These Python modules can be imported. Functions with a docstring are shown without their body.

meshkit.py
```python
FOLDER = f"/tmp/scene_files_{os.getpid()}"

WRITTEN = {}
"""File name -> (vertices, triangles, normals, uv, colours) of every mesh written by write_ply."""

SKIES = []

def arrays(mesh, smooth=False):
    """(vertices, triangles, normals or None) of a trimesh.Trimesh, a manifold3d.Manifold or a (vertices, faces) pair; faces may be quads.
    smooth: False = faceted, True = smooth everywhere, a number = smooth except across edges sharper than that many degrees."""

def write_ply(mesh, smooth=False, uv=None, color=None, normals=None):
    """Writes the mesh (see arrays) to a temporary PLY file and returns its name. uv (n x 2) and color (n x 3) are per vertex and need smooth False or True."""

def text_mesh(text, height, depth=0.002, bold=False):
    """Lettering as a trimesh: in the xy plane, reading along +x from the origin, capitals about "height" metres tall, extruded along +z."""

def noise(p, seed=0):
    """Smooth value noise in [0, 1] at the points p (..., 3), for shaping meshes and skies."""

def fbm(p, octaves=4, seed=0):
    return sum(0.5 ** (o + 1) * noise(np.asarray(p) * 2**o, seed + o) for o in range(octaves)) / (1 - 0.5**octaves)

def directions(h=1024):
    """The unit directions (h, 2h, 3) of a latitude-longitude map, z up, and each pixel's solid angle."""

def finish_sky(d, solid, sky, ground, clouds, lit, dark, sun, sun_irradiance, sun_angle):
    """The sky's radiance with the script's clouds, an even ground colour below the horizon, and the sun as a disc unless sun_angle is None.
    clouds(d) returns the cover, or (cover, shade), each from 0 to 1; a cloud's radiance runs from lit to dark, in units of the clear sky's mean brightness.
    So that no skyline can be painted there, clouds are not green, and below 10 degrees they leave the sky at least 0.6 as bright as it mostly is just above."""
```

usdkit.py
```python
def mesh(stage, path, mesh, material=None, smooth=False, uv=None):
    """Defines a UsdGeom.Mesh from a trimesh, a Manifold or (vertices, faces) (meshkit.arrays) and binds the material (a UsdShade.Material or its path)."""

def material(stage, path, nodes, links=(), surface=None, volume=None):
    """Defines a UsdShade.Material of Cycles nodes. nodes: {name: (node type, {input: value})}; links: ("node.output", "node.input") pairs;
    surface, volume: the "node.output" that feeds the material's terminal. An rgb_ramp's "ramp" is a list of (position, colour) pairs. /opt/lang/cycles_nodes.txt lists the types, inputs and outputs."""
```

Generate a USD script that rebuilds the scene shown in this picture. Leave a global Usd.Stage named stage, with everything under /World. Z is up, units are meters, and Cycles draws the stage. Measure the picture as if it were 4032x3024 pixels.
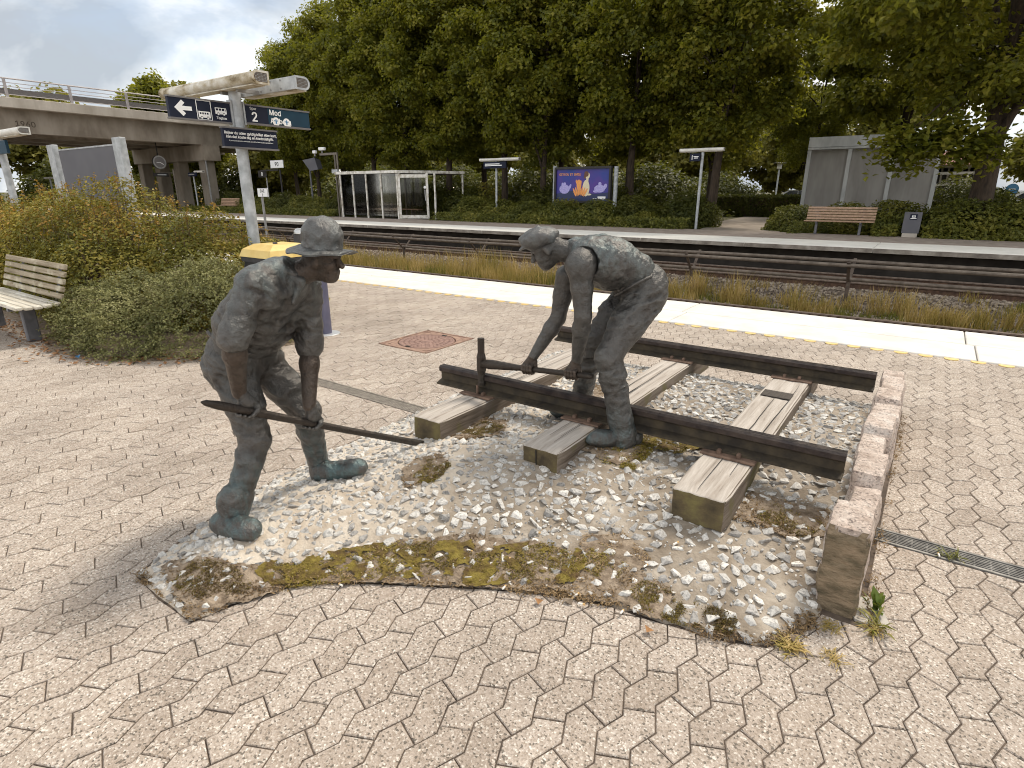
import math
import numpy as np
import trimesh
import shapely
import shapely.geometry as sg
from shapely import affinity
import meshkit
import usdkit
from pxr import Usd, UsdGeom, UsdLux, UsdShade, Gf, Sdf, Vt

stage = Usd.Stage.CreateInMemory()
UsdGeom.SetStageUpAxis(stage, 'Z')
UsdGeom.SetStageMetersPerUnit(stage, 1.0)
WORLD = UsdGeom.Xform.Define(stage, '/World')
stage.SetDefaultPrim(WORLD.GetPrim())
UsdGeom.Scope.Define(stage, '/World/Looks')

# ---------------------------------------------------------------- camera
H = 1.6
YAW, PIT = math.radians(-35.27), math.radians(18.32)
FOC = 2285.0                                    # in pixels of a 4032 wide picture
EXPOSURE = 1.12
FW = np.array([math.sin(YAW) * math.cos(PIT), math.cos(YAW) * math.cos(PIT), -math.sin(PIT)])
RT = np.array([math.cos(YAW), -math.sin(YAW), 0.0])
UP = np.cross(RT, FW)
EYE = np.array([0, 0, H])
cam = UsdGeom.Camera.Define(stage, '/World/camera')
cam.CreateHorizontalApertureAttr(36.0)
cam.CreateFocalLengthAttr(36.0 * FOC / 4032)
cam.CreateFStopAttr(0.0)
cam.CreateClippingRangeAttr(Gf.Vec2f(0.05, 5000))
cam.CreateExposureAttr(EXPOSURE)
m4 = Gf.Matrix4d(*[*RT, 0, *UP, 0, *(-FW), 0, *EYE, 1])
cam.AddTransformOp().Set(m4)

# ---------------------------------------------------------------- sky and sun (bright, overcast)
SUN_EL, SUN_AZ = math.radians(56), math.atan2(0.25, 0.97)      # azimuth = atan2(x, y)
SUN_I, SKY_STRENGTH = 0.40, 0.10
sund = np.array([math.sin(SUN_AZ) * math.cos(SUN_EL), math.cos(SUN_AZ) * math.cos(SUN_EL), math.sin(SUN_EL)])
skym = usdkit.material(stage, '/World/Looks/sky_look', {
    'tc': ('texture_coordinate', {}),
    'mp': ('mapping', {'scale': (1.0, 1.0, 2.3), 'location': (6.6, 5.1, 0.9)}),
    'n1': ('noise_texture', {'scale': 2.6, 'detail': 7.0, 'roughness': 0.55, 'distortion': 0.25}),
    'n2': ('noise_texture', {'scale': 2.5, 'detail': 7.0, 'roughness': 0.58, 'distortion': 0.3}),
    'cover': ('rgb_ramp', {'ramp': [(0.30, (0.55,) * 3), (0.50, (0.97,) * 3)]}),
    'shade': ('rgb_ramp', {'ramp': [(0.36, (2.5, 2.75, 3.05)), (0.46, (3.7, 3.9, 4.05)), (0.53, (5.6, 5.5, 5.25)), (0.64, (8.8, 8.3, 7.4))]}),
    'sky': ('sky_texture', {'sky_type': 'single_scattering', 'sun_disc': False, 'sun_elevation': SUN_EL, 'sun_rotation': SUN_AZ, 'air_density': 1.0, 'aerosol_density': 2.0}),
    'mix': ('mix_color', {'blend_type': 'mix', 'use_clamp': False}),
    'bg': ('background_shader', {'strength': SKY_STRENGTH})},
    [('tc.generated', 'mp.vector'), ('mp.vector', 'n1.vector'), ('mp.vector', 'n2.vector'), ('n1.fac', 'cover.fac'), ('n2.fac', 'shade.fac'),
     ('cover.color', 'mix.fac'), ('sky.color', 'mix.a'), ('shade.color', 'mix.b'), ('mix.result', 'bg.color')], surface='bg.background')
dome = UsdLux.DomeLight.Define(stage, '/World/sky')
UsdShade.MaterialBindingAPI.Apply(dome.GetPrim()).Bind(skym)
dome.GetPrim().SetCustomDataByKey('kind', 'structure')
dome.GetPrim().SetCustomDataByKey('label', 'cloudy grey and white sky over the station')
dome.GetPrim().SetCustomDataByKey('category', 'sky')
sun = UsdLux.DistantLight.Define(stage, '/World/sun')
sun.CreateIntensityAttr(SUN_I)
sun.CreateAngleAttr(13.0)
sun.CreateNormalizeAttr(True)
sun.CreateColorAttr(Gf.Vec3f(1.0, 0.91, 0.77))
zx = sund
xx = np.cross([0, 0, 1.0], zx); xx /= np.linalg.norm(xx)
yx = np.cross(zx, xx)
sun.AddTransformOp().Set(Gf.Matrix4d(*[*xx, 0, *yx, 0, *zx, 0, 0, 0, 30, 1]))

# ---------------------------------------------------------------- measuring the place
def ray(x, y):
    return (x - 2016) * RT - (y - 1512) * UP + FOC * FW
def gz(x, y, z=0.0):
    d = ray(x, y); return EYE + d * ((z - H) / d[2])
def gy(x, y, Y):
    d = ray(x, y); return EYE + d * (Y / d[1])
def gx(x, y, X):
    d = ray(x, y); return EYE + d * (X / d[0])
FH = np.array([FW[0], FW[1], 0]); FH /= np.linalg.norm(FH)
def pd(x, y, d):
    r = ray(x, y); return EYE + r * d / (r @ FH)
def proj(P):
    P = np.asarray(P, float) - EYE
    z = P @ FW
    z = np.where(np.abs(z) < 1e-6, 1e-6, z)
    return 2016 + FOC * (P @ RT) / z, 1512 - FOC * (P @ UP) / z, z
def in_view(P, m=60):
    x, y, z = proj(P)
    return (z > 0.1) & (x > -m) & (x < 4032 + m) & (y > -m) & (y < 3024 + m)

# ---------------------------------------------------------------- scene helpers
USED = {}
def numbered(parent, name):
    k = (parent, name)
    USED[k] = USED.get(k, -1) + 1
    return name if USED[k] == 0 else f'{name}_{USED[k]:03d}'
def meta(prim, label=None, cat=None, group=None, kind=None):
    for k, v in (('label', label), ('category', cat), ('group', group), ('kind', kind)):
        if v:
            prim.SetCustomDataByKey(k, v)
    return prim
def place(x, loc, rotz, scale=(1, 1, 1), tilt=(0, 0)):
    xf = UsdGeom.Xformable(x)
    xf.ClearXformOpOrder()
    xf.AddTranslateOp().Set(Gf.Vec3d(*map(float, loc)))
    xf.AddRotateXYZOp().Set(Gf.Vec3f(float(tilt[0]), float(tilt[1]), float(rotz)))
    s = (scale,) * 3 if np.ndim(scale) == 0 else scale
    xf.AddScaleOp().Set(Gf.Vec3f(*map(float, s)))
def thing(name, label=None, cat=None, group=None, kind=None, loc=(0, 0, 0), rotz=0, parent=None, scale=(1, 1, 1)):
    base = '/World' if parent is None else str(parent.GetPath())
    x = UsdGeom.Xform.Define(stage, f'{base}/{numbered(base, name)}')
    place(x, loc, rotz, scale)
    return meta(x.GetPrim(), label, cat, group, kind)
def obj(name, mesh, mat, parent=None, smooth=False, label=None, cat=None, group=None, kind=None):
    base = '/World' if parent is None else str(parent.GetPath())
    rnd, V = None, ()
    if isinstance(mesh, tuple):
        V, F = np.asarray(mesh[0], float), np.asarray(mesh[1], int)
        if len(mesh) > 2: rnd = mesh[2]
        used = np.unique(F)
        if len(used) == 0: return None
        if len(used) < len(V):
            lut = -np.ones(len(V), int); lut[used] = np.arange(len(used)); V, F = V[used], lut[F]
            if rnd is not None: rnd = rnd[used]
        mesh = (V, F)
    m = usdkit.mesh(stage, f'{base}/{numbered(base, name)}', mesh, MAT[mat] if isinstance(mat, str) else mat, smooth=smooth)
    if mat in RANDOM:
        if rnd is None:
            k = RANDOM[mat]
            if k <= 0: k = len(V); rnd = np.full(len(V), 0.5)
            rnd = np.repeat(np.random.default_rng(len(V) + 5).random(len(V) // k + 1), k)[:len(V)] if rnd is None else rnd
        UsdGeom.PrimvarsAPI(m).CreatePrimvar('rnd', Sdf.ValueTypeNames.FloatArray, 'vertex').Set(Vt.FloatArray.FromNumpy(np.asarray(rnd, np.float32)))
    return meta(m.GetPrim(), label, cat, group, kind)
def again(src, loc, rotz, label, scale=(1, 1, 1), group=None, tilt=(0, 0)):
    name = src.GetName().rstrip('0123456789').rstrip('_') if src.GetName()[-3:].isdigit() else src.GetName()
    x = UsdGeom.Xform.Define(stage, f'/World/{numbered("/World", name)}')
    p = x.GetPrim()
    p.GetReferences().AddInternalReference(src.GetPath())
    place(x, loc, rotz, scale, tilt)
    was = src.GetCustomData()
    meta(p, label, was.get('category'), group or was.get('group'))
    p.SetInstanceable(True)
    return p

RANDOM = {}                                     # materials that vary from piece to piece, with the vertices a piece has
class MB:
    """Collects simple shapes into one mesh."""
    def __init__(s): s.v, s.f, s.n = [], [], 0
    def add(s, v, f):
        v = np.asarray(v, float); f = np.asarray(f, int)
        s.v.append(v); s.f.append(f + s.n); s.n += len(v); return s
    def tm(s, t): return s.add(t.vertices, t.faces)
    def box(s, c, size, rotz=0.0, axes=None, bev=0.0):
        h = np.asarray(size, float) / 2
        if bev > 0:
            b = min(bev, h.min() * 0.6)
            pts = []
            for sx in (-1, 1):
                for sy in (-1, 1):
                    for sz in (-1, 1):
                        q = np.array([sx, sy, sz])
                        for k in range(3):
                            e = h - b; e[k] = h[k]; pts.append(q * e)
            t = trimesh.convex.convex_hull(np.array(pts)); v, f = np.array(t.vertices), np.array(t.faces)
        else:
            v = np.array([[x, y, z] for x in (-1, 1) for y in (-1, 1) for z in (-1, 1)]) * h
            f = np.array([[0, 1, 3], [0, 3, 2], [4, 6, 7], [4, 7, 5], [0, 4, 5], [0, 5, 1], [2, 3, 7], [2, 7, 6], [0, 2, 6], [0, 6, 4], [1, 5, 7], [1, 7, 3]])
        if axes is not None:
            v = v @ np.asarray(axes, float)
        elif rotz:
            c_, s_ = math.cos(rotz), math.sin(rotz)
            v = v @ np.array([[c_, s_, 0], [-s_, c_, 0], [0, 0, 1]])
        return s.add(v + np.asarray(c, float), f)
    def tube(s, pts, r, n=8, caps=True):
        P = np.asarray(pts, float); r = np.broadcast_to(np.asarray(r, float), (len(P),))
        T = np.gradient(P, axis=0); T /= np.maximum(np.linalg.norm(T, axis=1, keepdims=True), 1e-9)
        ref = np.array([0, 0, 1.0]) if abs(T[0][2]) < 0.9 else np.array([1.0, 0, 0])
        v = []
        a = np.arange(n) / n * 2 * math.pi
        u = np.cross(ref, T[0]); u /= np.linalg.norm(u)
        for i in range(len(P)):
            u = u - T[i] * (u @ T[i]); u /= np.linalg.norm(u)
            w = np.cross(T[i], u)
            v.append(P[i] + r[i] * (np.cos(a)[:, None] * u + np.sin(a)[:, None] * w))
        v = np.vstack(v); f = []
        for i in range(len(P) - 1):
            for k in range(n):
                a0, a1 = i * n + k, i * n + (k + 1) % n
                f += [[a0, a1, a1 + n], [a0, a1 + n, a0 + n]]
        if caps:
            L = (len(P) - 1) * n
            for k in range(1, n - 1):
                f += [[0, k + 1, k], [L, L + k, L + k + 1]]
        return s.add(v, f)
    def cyl(s, p, r, h, n=16, r2=None):
        p = np.asarray(p, float)
        return s.tube([p, p + [0, 0, h]], [r, r if r2 is None else r2], n)
    def prism(s, poly, z0, z1):
        g = poly if hasattr(poly, 'geom_type') else sg.Polygon(poly)
        for q in getattr(g, 'geoms', [g]):
            if q.geom_type == 'Polygon' and q.area > 1e-7:
                t = trimesh.creation.extrude_polygon(q, z1 - z0, engine='earcut'); t.apply_translation([0, 0, z0]); s.tm(t)
        return s
    def prism_on(s, poly, o, u, w, n, depth):
        """extrude a 2D polygon (u, w axes at origin o) along n"""
        g = poly if hasattr(poly, 'geom_type') else sg.Polygon(poly)
        for q in getattr(g, 'geoms', [g]):
            if q.geom_type == 'Polygon' and q.area > 1e-9:
                t = trimesh.creation.extrude_polygon(q, depth, engine='earcut')
                V = np.array(t.vertices)
                V = np.asarray(o, float) + V[:, :1] * np.asarray(u, float) + V[:, 1:2] * np.asarray(w, float) + V[:, 2:] * np.asarray(n, float)
                F = np.array(t.faces)
                if np.dot(np.cross(u, w), n) < 0: F = F[:, ::-1]
                s.add(V, F)
        return s
    def text(s, txt, h, o, u, w, n, bold=False, depth=0.002, center=True):
        t = meshkit.text_mesh(txt, h, depth, bold)
        V = np.array(t.vertices)
        if center: V[:, 0] -= (V[:, 0].min() + V[:, 0].max()) / 2
        V = np.asarray(o, float) + V[:, :1] * np.asarray(u, float) + V[:, 1:2] * np.asarray(w, float) + V[:, 2:] * np.asarray(n, float)
        F = np.array(t.faces)
        return s.add(V, F)
    def lathe(s, prof, c=(0, 0, 0), n=24, cap=False):
        P = np.asarray(prof, float); a = np.arange(n) / n * 2 * math.pi
        v = np.stack([P[:, None, 0] * np.cos(a), P[:, None, 0] * np.sin(a), np.repeat(P[:, 1:2], n, 1)], -1).reshape(-1, 3) + np.asarray(c, float)
        f = []
        for i in range(len(P) - 1):
            for k in range(n):
                a0, a1 = i * n + k, i * n + (k + 1) % n
                f += [[a0, a1, a1 + n], [a0, a1 + n, a0 + n]]
        return s.add(v, f)
    def mesh(s): return np.vstack(s.v), np.vstack(s.f)
    def mesh_random(s, seed=1):
        r = np.random.default_rng(seed)
        return np.vstack(s.v), np.vstack(s.f), np.concatenate([np.full(len(v), r.random()) for v in s.v])
    def build(s, name, mat, parent=None, **k): return obj(name, s.mesh_random(len(s.v) + s.n + USED.get(('/World/gravel_bed', 'stone'), 0)) if mat in RANDOM and RANDOM[mat] == 0 else s.mesh(), mat, parent, **k)

def grid_mesh(xs, ys, fz):
    X, Y = np.meshgrid(xs, ys, indexing='ij')
    Z = fz(X, Y)
    v = np.stack([X, Y, Z], -1).reshape(-1, 3)
    ny = len(ys)
    i = (np.arange(len(xs) - 1)[:, None] * ny + np.arange(ny - 1)[None, :]).ravel()
    f = np.vstack([np.stack([i, i + ny, i + ny + 1], 1), np.stack([i, i + ny + 1, i + 1], 1)])
    return v, f

def stone_shape(rng, flat=0.6, sub=0, jit=0.35, npts=12):
    p = rng.normal(size=(npts, 3)); p /= np.linalg.norm(p, axis=1, keepdims=True)
    p *= 1 + jit * (rng.random((npts, 1)) - 0.5)
    p *= [1, rng.uniform(0.65, 0.95), flat]
    t = trimesh.convex.convex_hull(p)
    return np.array(t.vertices), np.array(t.faces)

def scatter(mb, shapes, pts, sizes, rng, tilt=0.4):
    for P, s_ in zip(pts, sizes):
        v, f = shapes[rng.integers(len(shapes))]
        a = rng.uniform(0, 2 * math.pi); c_, s2 = math.cos(a), math.sin(a)
        R = np.array([[c_, s2, 0], [-s2, c_, 0], [0, 0, 1]])
        t = rng.normal(0, tilt); ct, st = math.cos(t), math.sin(t)
        R = np.array([[1, 0, 0], [0, ct, st], [0, -st, ct]]) @ R
        mb.add(v * s_ @ R + P, f)

def leaf_quads(P, N, rng, L, W, fold=0.25, droop=0.0):
    """rhombic folded leaves at points P with rough normals N"""
    n = len(P)
    N = N / np.maximum(np.linalg.norm(N, axis=1, keepdims=True), 1e-9)
    t = rng.normal(size=(n, 3)); t -= N * (t * N).sum(1, keepdims=True)
    t[:, 2] -= droop; t -= N * (t * N).sum(1, keepdims=True)
    t /= np.maximum(np.linalg.norm(t, axis=1, keepdims=True), 1e-9)
    b = np.cross(N, t)
    L = (L * rng.uniform(0.65, 1.3, n))[:, None]; W = (W * rng.uniform(0.7, 1.25, n))[:, None]
    base, tip = P - t * L * 0.5, P + t * L * 0.5
    mid = P - t * L * 0.08 + N * W * fold
    v = np.stack([base, mid + b * W * 0.5, tip, mid - b * W * 0.5], 1).reshape(-1, 3)
    i = np.arange(n)[:, None] * 4
    f = np.concatenate([i + [0, 1, 2], i + [0, 2, 3]], 0)
    return v, f
# ---------------------------------------------------------------- materials
MAT = {}
def M(name, c1, c2=None, scale=6.0, rough=0.7, bump=0.0, bscale=40.0, metallic=0.0, detail=5.0, ramp=None, stretch=None, spec=0.5, rvar=0.0, bdist=0.02, obj_space=False):
    nodes = {'g': ('texture_coordinate', {}) if obj_space else ('geometry', {}), 'p': ('principled_bsdf', {'base_color': c1, 'roughness': rough, 'metallic': metallic, 'specular_ior_level': spec})}
    src = 'g.object' if obj_space else 'g.position'
    L = []
    if stretch is not None:
        nodes['mp'] = ('mapping', {'scale': stretch}); L.append((src, 'mp.vector')); src = 'mp.vector'
    if c2 is not None or ramp is not None:
        nodes['n'] = ('noise_texture', {'scale': scale, 'detail': detail, 'roughness': 0.6})
        nodes['r'] = ('rgb_ramp', {'ramp': ramp or [(0.36, c1), (0.64, c2)]})
        L += [(src, 'n.vector'), ('n.fac', 'r.fac'), ('r.color', 'p.base_color')]
        if rvar:
            nodes['mr'] = ('map_range', {'from_min': 0.3, 'from_max': 0.7, 'to_min': rough - rvar, 'to_max': rough + rvar})
            L += [('n.fac', 'mr.value'), ('mr.result', 'p.roughness')]
    if bump:
        nodes['bn'] = ('noise_texture', {'scale': bscale, 'detail': 4.0, 'roughness': 0.6})
        nodes['b'] = ('bump', {'strength': bump, 'distance': bdist})
        L += [(src, 'bn.vector'), ('bn.fac', 'b.height'), ('b.normal', 'p.normal')]
    MAT[name] = usdkit.material(stage, f'/World/Looks/{name}', nodes, L, surface='p.BSDF')
    return MAT[name]

def leafmat(name, stops, trans=0.35, rough=0.5, tcol=(0.16, 0.17, 0.02), per=4):
    RANDOM[name] = per
    MAT[name] = usdkit.material(stage, f'/World/Looks/{name}', {
        'g': ('geometry', {}), 'rn': ('attribute', {'attribute': 'rnd'}), 'n': ('noise_texture', {'scale': 1.15, 'detail': 4.0, 'roughness': 0.6}),
        'a': ('math', {'math_type': 'multiply_add', 'value2': 0.36}), 'nb': ('map_range', {'from_min': 0.32, 'from_max': 0.68, 'to_min': 0.05, 'to_max': 0.66}),
        'r': ('rgb_ramp', {'ramp': stops}),
        'p': ('principled_bsdf', {'roughness': rough, 'specular_ior_level': 0.3}),
        't': ('translucent_bsdf', {'color': tcol}), 'm': ('mix_closure', {'fac': trans})},
        [('g.position', 'n.vector'), ('n.fac', 'nb.value'), ('rn.fac', 'a.value1'), ('nb.result', 'a.value3'), ('a.value', 'r.fac'), ('r.color', 'p.base_color'),
         ('p.BSDF', 'm.closure1'), ('t.BSDF', 'm.closure2')], surface='m.closure')

M('date_mark', (0.10, 0.08, 0.062), rough=0.95)
# paving: exposed aggregate, pale and dark specks
MAT['paver'] = usdkit.material(stage, '/World/Looks/paver', {
    'g': ('geometry', {}), 'v': ('voronoi_texture', {'scale': 165.0, 'randomness': 1.0}), 'v2': ('voronoi_texture', {'scale': 330.0}),
    'sc': ('separate_color', {'color_type': 'rgb'}), 'sc2': ('separate_color', {'color_type': 'rgb'}),
    'r': ('rgb_ramp', {'ramp': [(0.0, (0.15, 0.13, 0.11)), (0.07, (0.16, 0.14, 0.12)), (0.13, (0.305, 0.253, 0.208)), (0.45, (0.376, 0.321, 0.278)), (0.84, (0.426, 0.369, 0.323)), (0.90, (0.50, 0.455, 0.41)), (1.0, (0.64, 0.60, 0.55))], 'interpolate': True}),
    'r2': ('rgb_ramp', {'ramp': [(0.0, (0.86, 0.85, 0.84)), (0.5, (1.0, 1.0, 1.0)), (1.0, (1.15, 1.14, 1.12))]}),
    'n': ('noise_texture', {'scale': 1.1, 'detail': 6.0, 'roughness': 0.65}),
    'rn': ('rgb_ramp', {'ramp': [(0.32, (0.76, 0.745, 0.73)), (0.5, (0.97, 0.96, 0.95)), (0.70, (1.08, 1.07, 1.05))]}),
    'at': ('attribute', {'attribute': 'rnd'}), 'ra': ('rgb_ramp', {'ramp': [(0.0, (0.90, 0.885, 0.87)), (0.5, (1.0, 1.0, 1.0)), (1.0, (1.07, 1.075, 1.08))]}), 'mm3': ('mix_color', {'blend_type': 'multiply', 'fac': 1.0, 'use_clamp': False}),
    'mm': ('mix_color', {'blend_type': 'multiply', 'fac': 1.0, 'use_clamp': False}), 'mm2': ('mix_color', {'blend_type': 'multiply', 'fac': 1.0, 'use_clamp': False}),
    'b': ('bump', {'strength': 0.35, 'distance': 0.004}),
    'p': ('principled_bsdf', {'roughness': 0.85, 'specular_ior_level': 0.35})},
    [('g.position', 'v.vector'), ('g.position', 'v2.vector'), ('g.position', 'n.vector'), ('v.color', 'sc.color'), ('v2.color', 'sc2.color'), ('sc.r', 'r.fac'), ('sc2.r', 'r2.fac'), ('n.fac', 'rn.fac'),
     ('r.color', 'mm.a'), ('r2.color', 'mm.b'), ('mm.result', 'mm2.a'), ('rn.color', 'mm2.b'), ('at.fac', 'ra.fac'), ('mm2.result', 'mm3.a'), ('ra.color', 'mm3.b'), ('mm3.result', 'p.base_color'), ('v.distance', 'b.height'), ('b.normal', 'p.normal')], surface='p.BSDF')
RANDOM['paver'] = 0
M('joint_sand', (0.055, 0.040, 0.031), (0.135, 0.102, 0.078), scale=9, rough=0.95)
M('white_slab', (0.58, 0.555, 0.515), (0.72, 0.695, 0.65), scale=2.5, rough=0.8, bump=0.1, bscale=60)
M('white_slab_old', (0.76, 0.73, 0.67), (0.86, 0.83, 0.77), scale=1.5, rough=0.85)
M('yellow_paint', (0.62, 0.43, 0.15), (0.70, 0.52, 0.22), scale=20, rough=0.6)
M('platform_edge', (0.17, 0.145, 0.12), (0.30, 0.265, 0.225), scale=3.0, rough=0.9, ramp=[(0.3, (0.12, 0.10, 0.085)), (0.5, (0.22, 0.19, 0.16)), (0.7, (0.34, 0.31, 0.27))])
M('platform_paving', (0.27, 0.215, 0.18), (0.38, 0.315, 0.27), scale=3.5, rough=0.9, bump=0.2, bscale=30)
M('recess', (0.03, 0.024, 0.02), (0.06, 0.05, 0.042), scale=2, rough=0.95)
M('ballast_base', (0.06, 0.043, 0.032), (0.14, 0.105, 0.078), scale=10, rough=0.95, bump=0.6, bscale=18, bdist=0.05)
M('ballast_stone', (0.13, 0.098, 0.073), (0.38, 0.315, 0.25), scale=9, rough=0.9)
M('rail_head', (0.13, 0.095, 0.075), (0.22, 0.17, 0.14), scale=12, rough=0.42, metallic=0.6)
M('rail_rust', (0.055, 0.029, 0.018), (0.12, 0.066, 0.040), scale=14, rough=0.8)
M('track_sleeper', (0.17, 0.14, 0.12), (0.27, 0.23, 0.20), scale=8, rough=0.9)
M('fence_pipe', (0.085, 0.065, 0.050), (0.16, 0.128, 0.102), scale=7, rough=0.55, metallic=0.3)
M('fence_post', (0.05, 0.034, 0.025), (0.11, 0.08, 0.06), scale=9, rough=0.75)
# the sculpture
M('show_rail', (0.022, 0.017, 0.018), (0.052, 0.039, 0.034), scale=16, rough=0.36, metallic=0.55, bump=0.2, bscale=60, rvar=0.1, spec=0.6)
M('show_rail_web', (0.022, 0.017, 0.012), (0.066, 0.050, 0.030), scale=11, rough=0.75, metallic=0.1, bump=0.3, bscale=50)
M('rust_plate', (0.09, 0.055, 0.038), (0.19, 0.12, 0.085), scale=18, rough=0.75)
def woodmat(name, pale, dark, axis, lich=None, edge=0.0):
    st = {'x': (0.8, 16, 16), 'y': (16, 0.8, 16)}[axis]
    MAT[name] = usdkit.material(stage, f'/World/Looks/{name}', {
        'g': ('geometry', {}), 'mp': ('mapping', {'scale': st}), 'n': ('noise_texture', {'scale': 2.2, 'detail': 8.0, 'roughness': 0.7, 'distortion': 0.5}),
        'r': ('rgb_ramp', {'ramp': [(0.27, tuple(np.array(dark) * 0.45)), (0.37, dark), (0.52, tuple((np.array(pale) + np.array(dark)) / 2)), (0.68, pale)]}),
        'n2': ('noise_texture', {'scale': 5.0, 'detail': 4.0}), 'r2': ('rgb_ramp', {'ramp': [(0.52, (0, 0, 0)), (0.66, (0.75 if lich else 0.0,) * 3)]}),
        'mx': ('mix_color', {'b': lich or dark}), 'b': ('bump', {'strength': 0.55, 'distance': 0.012}), 'p': ('principled_bsdf', {'roughness': 0.85, 'specular_ior_level': 0.3})},
        [('g.position', 'mp.vector'), ('mp.vector', 'n.vector'), ('n.fac', 'r.fac'), ('g.position', 'n2.vector'), ('n2.fac', 'r2.fac'), ('r2.color', 'mx.fac'), ('r.color', 'mx.a'), ('mx.result', 'p.base_color'),
         ('n.fac', 'b.height'), ('b.normal', 'p.normal')], surface='p.BSDF')
woodmat('sleeper_wood', (0.53, 0.485, 0.44), (0.33, 0.285, 0.245), 'y')
woodmat('sleeper_side', (0.235, 0.195, 0.16), (0.10, 0.075, 0.055), 'y', lich=(0.13, 0.115, 0.04))
M('sleeper_end', (0.055, 0.040, 0.022), (0.13, 0.10, 0.050), scale=9, rough=0.9, bump=0.4, bscale=35, ramp=[(0.3, (0.045, 0.033, 0.018)), (0.5, (0.10, 0.075, 0.036)), (0.7, (0.155, 0.130, 0.048))])
M('crack_dark', (0.02, 0.016, 0.012), rough=0.95)
woodmat('bench_wood', (0.42, 0.36, 0.27), (0.19, 0.15, 0.095), 'x', lich=(0.52, 0.48, 0.37))
woodmat('bench_wood_pale', (0.66, 0.62, 0.54), (0.40, 0.36, 0.29), 'x', lich=(0.72, 0.69, 0.62))
M('bench_steel', (0.10, 0.10, 0.11), (0.16, 0.16, 0.175), scale=10, rough=0.6, metallic=0.2)
M('bench_brown', (0.30, 0.19, 0.125), (0.42, 0.28, 0.19), scale=10, rough=0.7)
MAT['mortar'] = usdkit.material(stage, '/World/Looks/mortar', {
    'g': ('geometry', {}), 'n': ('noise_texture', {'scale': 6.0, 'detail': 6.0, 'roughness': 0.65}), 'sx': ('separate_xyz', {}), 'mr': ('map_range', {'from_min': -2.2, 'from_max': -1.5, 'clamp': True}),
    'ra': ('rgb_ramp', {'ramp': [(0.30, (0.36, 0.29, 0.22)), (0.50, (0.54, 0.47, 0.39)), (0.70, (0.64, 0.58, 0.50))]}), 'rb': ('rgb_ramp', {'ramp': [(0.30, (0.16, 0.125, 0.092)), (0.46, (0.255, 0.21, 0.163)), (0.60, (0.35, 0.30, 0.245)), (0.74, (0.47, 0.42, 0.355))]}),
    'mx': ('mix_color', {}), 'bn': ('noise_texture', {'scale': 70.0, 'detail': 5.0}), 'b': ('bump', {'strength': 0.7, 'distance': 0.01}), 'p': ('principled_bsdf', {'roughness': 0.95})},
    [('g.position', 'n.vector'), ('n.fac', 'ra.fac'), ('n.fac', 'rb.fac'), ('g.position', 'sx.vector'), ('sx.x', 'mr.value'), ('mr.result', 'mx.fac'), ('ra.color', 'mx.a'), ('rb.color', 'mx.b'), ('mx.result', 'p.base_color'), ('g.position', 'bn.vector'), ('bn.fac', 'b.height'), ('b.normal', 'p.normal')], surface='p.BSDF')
M('soil', (0.14, 0.100, 0.066), (0.34, 0.268, 0.198), scale=22, rough=0.95, bump=0.8, bscale=90, bdist=0.012)
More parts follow.
